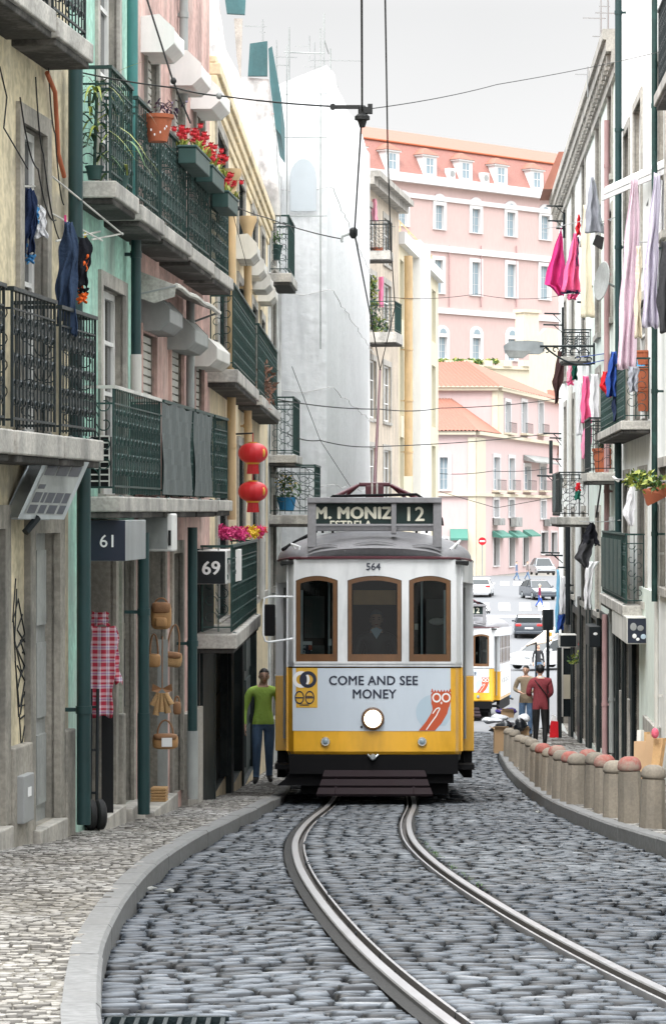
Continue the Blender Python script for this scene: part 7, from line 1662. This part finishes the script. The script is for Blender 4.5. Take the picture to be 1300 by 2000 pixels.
CARS = {}
def car(label, loc, yaw, paint, kind='hatch', group='cars on the square'):
    L_, Wd, Hh = {'hatch': (4.0, 1.74, 1.48), 'saloon': (4.5, 1.80, 1.44), 'suv': (4.5, 1.85, 1.68)}[kind]
    rt = thing('parked_car' if 'parked' in label else 'car', label, 'car', loc, group, yaw)
    # side outline (y: 0 = front), lofted across the width with tumblehome
    low = [(.02, .32), (.0, .50), (.06, .66), (.28, .78), (1.15, .92), (L_-.55, .98), (L_-.08, .95), (L_, .72), (L_-.02, .40), (L_-.1, .28), (.1, .24)]
    top_ = [(1.05, .91), (1.75, Hh-.08), (2.2, Hh), (L_-1.1, Hh-.03), (L_-.62, Hh-.16), (L_-.22 if kind != 'saloon' else L_-.6, .97)]
    def loft(mb, out, ws, xs):
        n = len(out); vs = []
        for x, w_ in zip(xs, ws):
            cx, cz = L_/2, .6
            for y, z in out: vs.append((x, cx+(y-cx)*w_, cz+(z-cz)*(.985 if w_ < 1 else 1)))
        fs = [(j*n+i, j*n+(i+1) % n, (j+1)*n+(i+1) % n, (j+1)*n+i) for j in range(len(xs)-1) for i in range(n)]+[tuple(range(n-1, -1, -1)), tuple((len(xs)-1)*n+i for i in range(n))]
        mb.add(vs, fs)
    h_ = Wd/2; mb = MB(); loft(mb, low, [.955, .985, 1, 1, .985, .955], [-h_, -h_*.93, -h_*.6, h_*.6, h_*.93, h_]); mb.build('body', paint, rt, local=True, smooth=35)
    mb = MB(); n = len(top_); vs = []
    for sx in (-1, 1):
        for y, z in top_: vs.append((sx*(h_*.93-(z-.91)*.36), y, z))
    mb.add(vs, [(i, (i+1), n+i+1, n+i) for i in (1, 2, 3)]); mb.add([vs[i] for i in range(2*n)], [tuple(range(n)), tuple(range(2*n-1, n-1, -1))]) if 0 else None
    mb.build('roof', paint, rt, local=True, smooth=50)
    mb = MB(); mb.add([vs[i] for i in (0, 1, n+1, n)], [(0, 1, 2, 3)]); mb.build('windscreen', M['glassdark'], rt, local=True); mb = MB(); mb.add([vs[i] for i in (n-2, n-1, 2*n-1, 2*n-2)], [(0, 1, 2, 3)]); mb.build('rear_window', M['glassdark'], rt, local=True)
    for sx in (0, 1):
        mb = MB(); o_ = sx*n; mb.add([vs[o_+i] for i in range(n)], [tuple(range(n))]); sw_ = mb.build('side_window', M['glassdark'], rt, local=True)
        mb = MB(); x = vs[o_][0]; 
        for a, b_ in ((0, 1), (n-2, n-1)): mb.tube([Vector(vs[o_+a]), Vector(vs[o_+b_])], .045, 4); mb.build('pillar', paint, sw_, local=True); mb = MB()
        ym = 2.35; mb.tube([Vector((vs[o_+2][0], ym, Hh-.02)), Vector((vs[o_][0], ym, .94))], .04, 4); mb.build('pillar', paint, sw_, local=True)
    for y in (.78, L_-.80):
        for sx in (-1, 1):
            mb = MB(); mb.lathe([(.0, -.1), (.27, -.1), (.31, -.08), (.31, .08), (.27, .1), (0, .1)], (sx*(h_-.09), y, .31), 18, ax=(sx, 0, 0)); wh = mb.build('wheel', M['rubber'], rt, local=True, smooth=40)
            mb = MB(); mb.lathe([(.19, .1), (.18, .115), (.0, .118)], (sx*(h_-.09), y, .31), 12, ax=(sx, 0, 0)); mb.build('rim', M['steel'], wh, local=True)
    for sx in (-1, 1):
        mb = MB(); mb.box(sx*h_*.55, sx*h_*.93, L_-.06, L_+.012, .76, .90); mb.build('tail_light', M['coralglow'], rt, local=True, bevel=.02); mb = MB(); mb.box(sx*h_*.5, sx*h_*.9, .03, .2, .58, .70); mb.build('headlight', M['chrome'], rt, local=True, bevel=.02)
        mb = MB(); mb.box(sx*h_*.97, sx*(h_+.14), 1.3, 1.42, .93, 1.05); mb.build('mirror', paint, rt, local=True, bevel=.02)
    mb = MB(); mb.box(-.26, .26, L_-.01, L_+.015, .58, .69); mb.build('number_plate', M['letterwhite'], rt, local=True); mb = MB(); mb.box(-h_*.92, h_*.92, L_-.04, L_+.03, .28, .46); mb.box(-h_*.92, h_*.92, -.02, .08, .26, .44); mb.build('bumper', M['rubber'] if kind == 'suv' else paint, rt, local=True, bevel=.03)
    return rt
M['coralglow'] = mat('taillight', (.75, .03, .03), .1, 5, .3, 0)
cw, cd_, cg = mat('carwhite', (.60, .61, .62), .03, 1, .3, 0, coat=.6), mat('cardark', (.05, .06, .075), .05, 1, .25, 0, coat=.8), mat('cargrey', (.32, .34, .36), .05, 1, .3, 0, coat=.7)
def carat(label, px, py, yaw, paint, kind):                 # placed by the middle of its near end
    q = ground_px(px, py, .0); L_ = {'hatch': 4.0, 'saloon': 4.5, 'suv': 4.5}[kind]
    return car(label, q, yaw, paint, kind)
carat('white hatchback seen from behind at the left of the square', 947, 1166, PI-.12, cw, 'hatch').location.y += 3.5
carat('dark saloon with red tail lights seen from behind beyond the second tram', 1038, 1246, PI-.05, cd_, 'saloon').location.y += 4
c3 = carat('white hatchback standing sideways below the market canopy', 1010, 1309, -.85, cw, 'hatch')
carat('grey car facing us on the far side of the square', 1066, 1124, .1, cg, 'suv')
carat('dark car parked beyond the crossing at the street corner', 1066, 1172, .25, cd_, 'hatch')
# sign posts on the square
q = ground_px(941, 1124); rt = thing('no_entry_sign', 'red and white no entry sign on a post before the pink corner building', 'road sign', q); zt = (1000-1057)/F*q.y
mb = MB(); mb.tube([q, Vector((q.x, q.y, zt))], .05, 6); mb.build('post', M['greypaint'], rt); mb = MB(); mb.lathe([(0, 0), (.38, 0), (.38, .03), (0, .03)], (q.x, q.y-.08, zt), 20, ax=(0, -1, 0)); mb.build('sign_disc', coral, rt); mb = MB(); mb.box(q.x-.26, q.x+.26, q.y-.13, q.y-.115, zt-.07, zt+.07); mb.build('sign_bar', M['letterwhite'], rt)

# ================================================================ BOLLARDS, RUBBISH, MARKET CANOPY
bl = [(1273, 1617, 0), (1231, 1606, 1), (1200, 1597, 0), (1181, 1587, 1), (1161, 1578, 0), (1147, 1570, 1), (1126, 1571, 0), (1113, 1566, 1), (1096, 1561, 0), (1085, 1553, 1), (1073, 1545, 0), (1060, 1537, 1), (1049, 1527, 0), (1038, 1517, 0), (1026, 1506, 0), (1015, 1497, 0), (1005, 1488, 0), (994, 1478, 0)]
ordn = ['first', 'second', 'third', 'fourth', 'fifth', 'sixth', 'seventh', 'eighth', 'ninth', 'tenth', 'eleventh', 'twelfth', 'thirteenth', 'fourteenth', 'fifteenth', 'sixteenth', 'seventeenth', 'eighteenth']
for k, (px, py, rd) in enumerate(bl):
    q = ground_px(px, py, .115); h_ = .545*R.uniform(.96, 1.04); tilt = Vector((R.uniform(-.035, .035), R.uniform(-.035, .035), 1))
    if rd: h_ *= 1.03
    rt = thing('stone_bollard', '%s stone bollard, %s from the right edge of its row' % ('red-topped' if rd else 'weathered grey', ordn[k]) if k < 17 else 'farthest weathered grey stone bollard, at the end of the row by the cardboard box', 'bollard', q, 'stone bollards along the right kerb')
    mb = MB(); mb.lathe([(.118, -.05), (.112, .1), (.103, h_*.70), (.101, h_*.77), (.088, h_*.785), (.088, h_*.80)], q, 10, ax=tilt); mb.build('shaft', M['bollard'], rt, smooth=32)
    mb = MB(); mb.lathe([(.094, h_*.79), (.106, h_*.81), (.107, h_*.85), (.098, h_*.92), (.075, h_*.97), (.045, h_*.995), (.0, h_)], q, 16, ax=tilt); mb.build('cap', M['bollardred'] if rd else M['bollard'], rt, smooth=60)
def cbox(label, px0, px1, y0, y1, s, dp, mk='card', yaw=0.):
    a, b_ = P(px0, y1, s), P(px1, y0, s); rt = thing('cardboard_box', label, 'box', Vector(((a.x+b_.x)/2, a.y, a.z))); u = Vector((math.cos(yaw), math.sin(yaw), 0)); w_ = b_.x-a.x
    mb = MB(); mb.prism([a, a+u*w_, a+u*w_+Vector((0, 0, b_.z-a.z)), a+Vector((0, 0, b_.z-a.z))], Vector((-u.y, u.x, 0))*dp); mb.build('carton', M[mk], rt, bevel=.006)
    mb = MB(); z = b_.z; c = a+Vector((0, 0, b_.z-a.z)); mb.quad(c, c+u*w_, c+u*w_+Vector((0, -.07, .05)), c+Vector((0, -.07, .06))); mb.quad(c, c+Vector((-u.y, u.x, 0))*dp, c+Vector((-u.y, u.x, 0))*dp+Vector((-.09, 0, .04)), c+Vector((-.09, 0, .05))); mb.build('flap', M[mk], rt, solid=.006); return rt
cbox('tall brown cardboard box standing at the kerb end of the bollard row', 965, 992, 1424, 1471, 100, .3); cbox('small brown carton on top of the rubbish heap', 979, 1002, 1389, 1401, 94, .2); cbox('flattened open carton behind the last bollards', 1003, 1032, 1423, 1436, 97, .25)
def sack(label, px, py, s, r, m, seed):
    q = P(px, py, s); rr = np.random.default_rng(seed); mb = MB(); mb.ball(q, r, 14, 9); v = np.array(mb.v); c = np.array(q); d = v-c; f = 1+.16*np.sin(d[:, [0]]*23+seed)+.14*np.sin(d[:, [2]]*31+seed*2)+.1*rr.uniform(-1, 1, (len(v), 1)); v = c+d*f
    v[:, 2] = np.maximum(v[:, 2], zr(q.y)); mb.v = [tuple(x) for x in v]; return tag(mb.build('rubbish_bag', m, smooth=60), label, 'bag')
plb = mat('blackplastic', (.012, .014, .018), .2, 5, .22, .3); plw = mat('whiteplastic', (.66, .68, .72), .1, 5, .35, .3); plv = cloth_mat('violetcloth', (.055, .04, .20))
sack('black rubbish bag lying behind the brown cardboard box', 985, 1416, 97, (.17, .2, .10), plb, 1); sack('second black rubbish bag at the feet of the woman in red', 1015, 1416, 97, (.17, .2, .11), plb, 2)
sack('white plastic bag at the left end of the rubbish heap', 957, 1408, 95, (.22, .2, .06), plw, 3); sack('white plastic bag in the middle of the rubbish heap', 975, 1402, 94, (.15, .2, .09), plw, 4); sack('pale plastic bag on the right of the rubbish heap', 1022, 1402, 94, (.12, .15, .09), plw, 5); sack('violet cloth bundle at the back of the rubbish heap', 990, 1391, 92, (.24, .2, .075), plv, 6)
sack('heap of grey sacks under the rubbish pile', 995, 1425, 95, (.42, .3, .14), charc, 7)
rt = thing('cardboard_stack', 'stack of flattened cardboard leaning at the right wall behind the nearest bollard', 'cardboard', P(1262, 1537, 150)); n_ = 0
for (x0, x1, xt0, xt1, y0, yt, s, mk) in ((1236, 1252, 1237, 1262, 1537, 1448, 150, 'card'), (1250, 1268, 1262, 1276, 1537, 1434, 150, 'card'), (1266, 1280, 1276, 1294, 1536, 1442, 151, 'straw'), (1240, 1250, 1243, 1250, 1534, 1426, 149, 'shutter'), (1256, 1262, 1252, 1262, 1534, 1430, 148, 'straw')):
    mb = MB(); mb.prism([P(x0, y0, s), P(x1, y0, s), P(xt1, yt, s-1.5), P(xt0, yt, s-1.5)], (.05, .05, 0)); mb.build('sheet', M[mk], rt)
mb = MB(); q = P(1278, 1432, 150); mb.ball(q, (.05, .05, .07), 10, 7); tag(mb.build('paper_cup', cloth_mat('pinkplastic', (.75, .15, .22))), 'pink plastic tub on top of the leaning cardboard', 'tub')
# market canopy
rt = thing('market_canopy', 'beige market canopy tilted over the pavement end', 'canopy', ground_px(1060, 1400, 0))
mb = MB(); mb.prism([P(1026, 1262, 72), P(1068, 1256, 74), P(1096, 1232, 70), P(1076, 1224, 66)], (0, 0, .03)); mb.build('canvas', mat('canopy', (.52, .44, .36), .1, 2, .85, .15), rt)
mb = MB(); a = P(1046, 1255, 73); mb.tube([a, Vector((a.x, a.y, zr(a.y)))], .025, 6); mb.tube([P(1028, 1262, 72), a], .02, 5); mb.build('pole', M['blackpaint'], rt); mb = MB(); a, b_ = P(1070, 1253, 71.5), P(1077, 1235, 71.5); mb.box(a.x, b_.x, a.y, a.y+.02, a.z, b_.z); mb.build('orange_tag', M['gold'], rt)
mb = MB(); a = P(1069, 1231, 80); mb.box(a.x-.12, a.x+.14, a.y, a.y+.3, a.z, a.z+.5); mb.tube([a, Vector((a.x, a.y, zr(a.y)))], .04, 6); tag(mb.build('post_box', M['blackpaint']), 'black box on a post at the street corner by the dark saloon', 'box')
# small street litter and grass by the right rail
gm = MB(); rr = random.Random(6)
for i in range(160):
    d = rr.uniform(17, 24); gm.blade((float(TRACK(d))+GAUGE+rr.uniform(.05, .10), d, zr(d)), (rr.uniform(-.5, .5), rr.uniform(-.5, .5), 1), rr.uniform(.015, .04), .003, .3)
g_ = gm.build('grass', M['leafg']); g_['kind'] = 'stuff'
for k, (px, py, lb) in enumerate(((1050, 1587, 'scrap of white paper in the gutter by the right bollards'), (1136, 1597, 'crumpled pale litter at the right kerb edge'), (548, 1600, 'pale chip of litter on the cobbles by the left kerb'), (297, 1738, 'white pebble on the cobbles beside the left kerb'), (333, 1742, 'pinkish stone chip on the cobbles left of the rails'))):
    q = ground_px(px, py, .02); mb = MB(); mb.ball(q+Vector((0, 0, .008)), (.028, .02, .010), 7, 5); v = [(x+rr.uniform(-.01, .01), y+rr.uniform(-.01, .01), z+rr.uniform(-.004, .006)) for x, y, z in mb.v]; mb.v = v; tag(mb.build('litter', M['doorgrey']), lb, 'litter')

# ================================================================ OVERHEAD WIRES
wire('main trolley wire running overhead from the tram towards us', [P(706, -60, 330), P(707, 215, 267), P(692, 455, 212), P(720, 600, 180), P(742, 722, 152)], .008, .0, 'trolley wire', 'trolley_wire')
wire('second trolley wire, right of the main one', [P(751, -60, 330), P(757, 300, 255), P(763, 480, 210), P(771, 600, 182), P(742, 722, 152)], .006, .0, 'trolley wire', 'trolley_wire')
tp = MB(); tp.tube([TM@Vector((-.0, 1.25, 3.78)), P(742, 722, 151)], [.022, .014], 8); tag(tp.build('trolley_pole', M['maroon'], smooth=60), 'slender trolley pole rising from the tram roof to the wire', 'pole')
q = P(707, 222, 267); rt = thing('wire_hanger', 'black insulated hanger clamped on the trolley wire, upper one', 'wire hanger', q)
mb = MB(); mb.lathe([(.02, -.10), (.035, -.05), (.055, -.045), (.055, -.02), (.03, 0), (.03, .05), (.02, .06)], q, 12); mb.box(-.02, .075, -.03, .03, .0, .045, lambda a, b_, c: q+Vector((a, b_, c))); mb.build('insulator', M['cable'], rt, smooth=40); mb = MB(); mb.box(-.215, .0, -.012, .012, .035, .062, lambda a, b_, c: q+Vector((a, b_, c))); mb.box(.04, .075, -.02, .02, .03, .07, lambda a, b_, c: q+Vector((a, b_, c))); mb.lathe([(.022, 0), (.022, .05)], q+Vector((-.215, -.025, .05)), 8, ax=(0, 1, 0)); mb.build('strap', M['cable'], rt)
q = P(690, 455, 212); rt = thing('wire_hanger', 'small hooked hanger on the trolley wire, lower one', 'wire hanger', q)
mb = MB(); mb.lathe([(.02, -.05), (.04, -.02), (.04, .03), (.02, .05)], q, 10); mb.build('clamp', M['cable'], rt, smooth=40); mb = MB(); mb.tube([q, q+Vector((-.05, 0, -.012)), q+Vector((-.10, 0, -.03)), q+Vector((-.11, 0, -.07)), q+Vector((-.10, 0, -.085))], .012, 6); mb.build('hook', M['pipegrey'], rt)
wire('span wire from the upper mint balcony to the upper hanger', [P(160, 142, 246), P(345, 172, 252), P(430, 187, 256), P(655, 208, 266)], .0065, .01)
wire('span wire from the right wall to the upper hanger', [P(718, 213, 267), P(970, 165, 200), P(1300, 98, 150)], .004, .02)
wire('chain and cable coming down from above to the insulator ball', [P(275, -40, 250), P(338, 158, 250), P(372, 240, 236)], .008, .0)
for k, (px, py, s) in enumerate(((339, 158, 250), (428, 187, 256), (465, 407, 172))):
    q = P(px, py, s); mb = MB(); mb.ball(q, (.024, .024, .028), 10, 7); tag(mb.build('insulator', M['cable' if k != 1 else 'greypaint'], smooth=60), ['black insulator ball where the cable meets the span wire', 'grey-green insulator on the span wire above the flower boxes', 'black insulator on the span wire by the ochre wall'][k], 'insulator')
wire('lower span wire from the ochre wall to the lower hanger', [P(448, 396, 166), P(520, 425, 182), P(668, 467, 212)], .006, .02)
wire('thin stay hanging from the ochre wall insulator', [P(450, 398, 166), P(482, 520, 160)], .004, .0)
wire('distant wire crossing in front of the wrapped building, upper', [P(530, 778, 118), P(742, 799, 100), P(860, 797, 90), P(1095, 778, 80)], .010, .05)
wire('distant wire crossing in front of the wrapped building, lower', [P(562, 847, 112), P(625, 860, 108), P(740, 872, 98), P(1080, 846, 78)], .010, .05)
wire('slanting wire down the front of the wrapped building', [P(570, 716, 112), P(625, 860, 108), P(690, 960, 100)], .006, .0)
wire('faint wire across the pink corner building, middle height', [P(858, 925, 60), P(960, 920, 60), P(1078, 914, 60)], .012, .05); wire('faint wire across the long pink building', [P(720, 576, 55), P(930, 574, 55), P(1095, 577, 55)], .01, .15)
wire('faint wire low across the pink corner building', [P(858, 960, 52), P(968, 992, 52), P(1078, 972, 60)], .012, .0)
wire('black cable looping under the far right balcony', [P(1160, 905, 108), P(1172, 950, 108), P(1163, 1010, 106)], .018, .0)
wire('loose cables on the cream wall under the balcony', [LW1.at(0, 130, .05), LW1.at(14, 190, .05), LW1.at(8, 250, .05), LW1.at(55, 330, .05)], .006, .0)
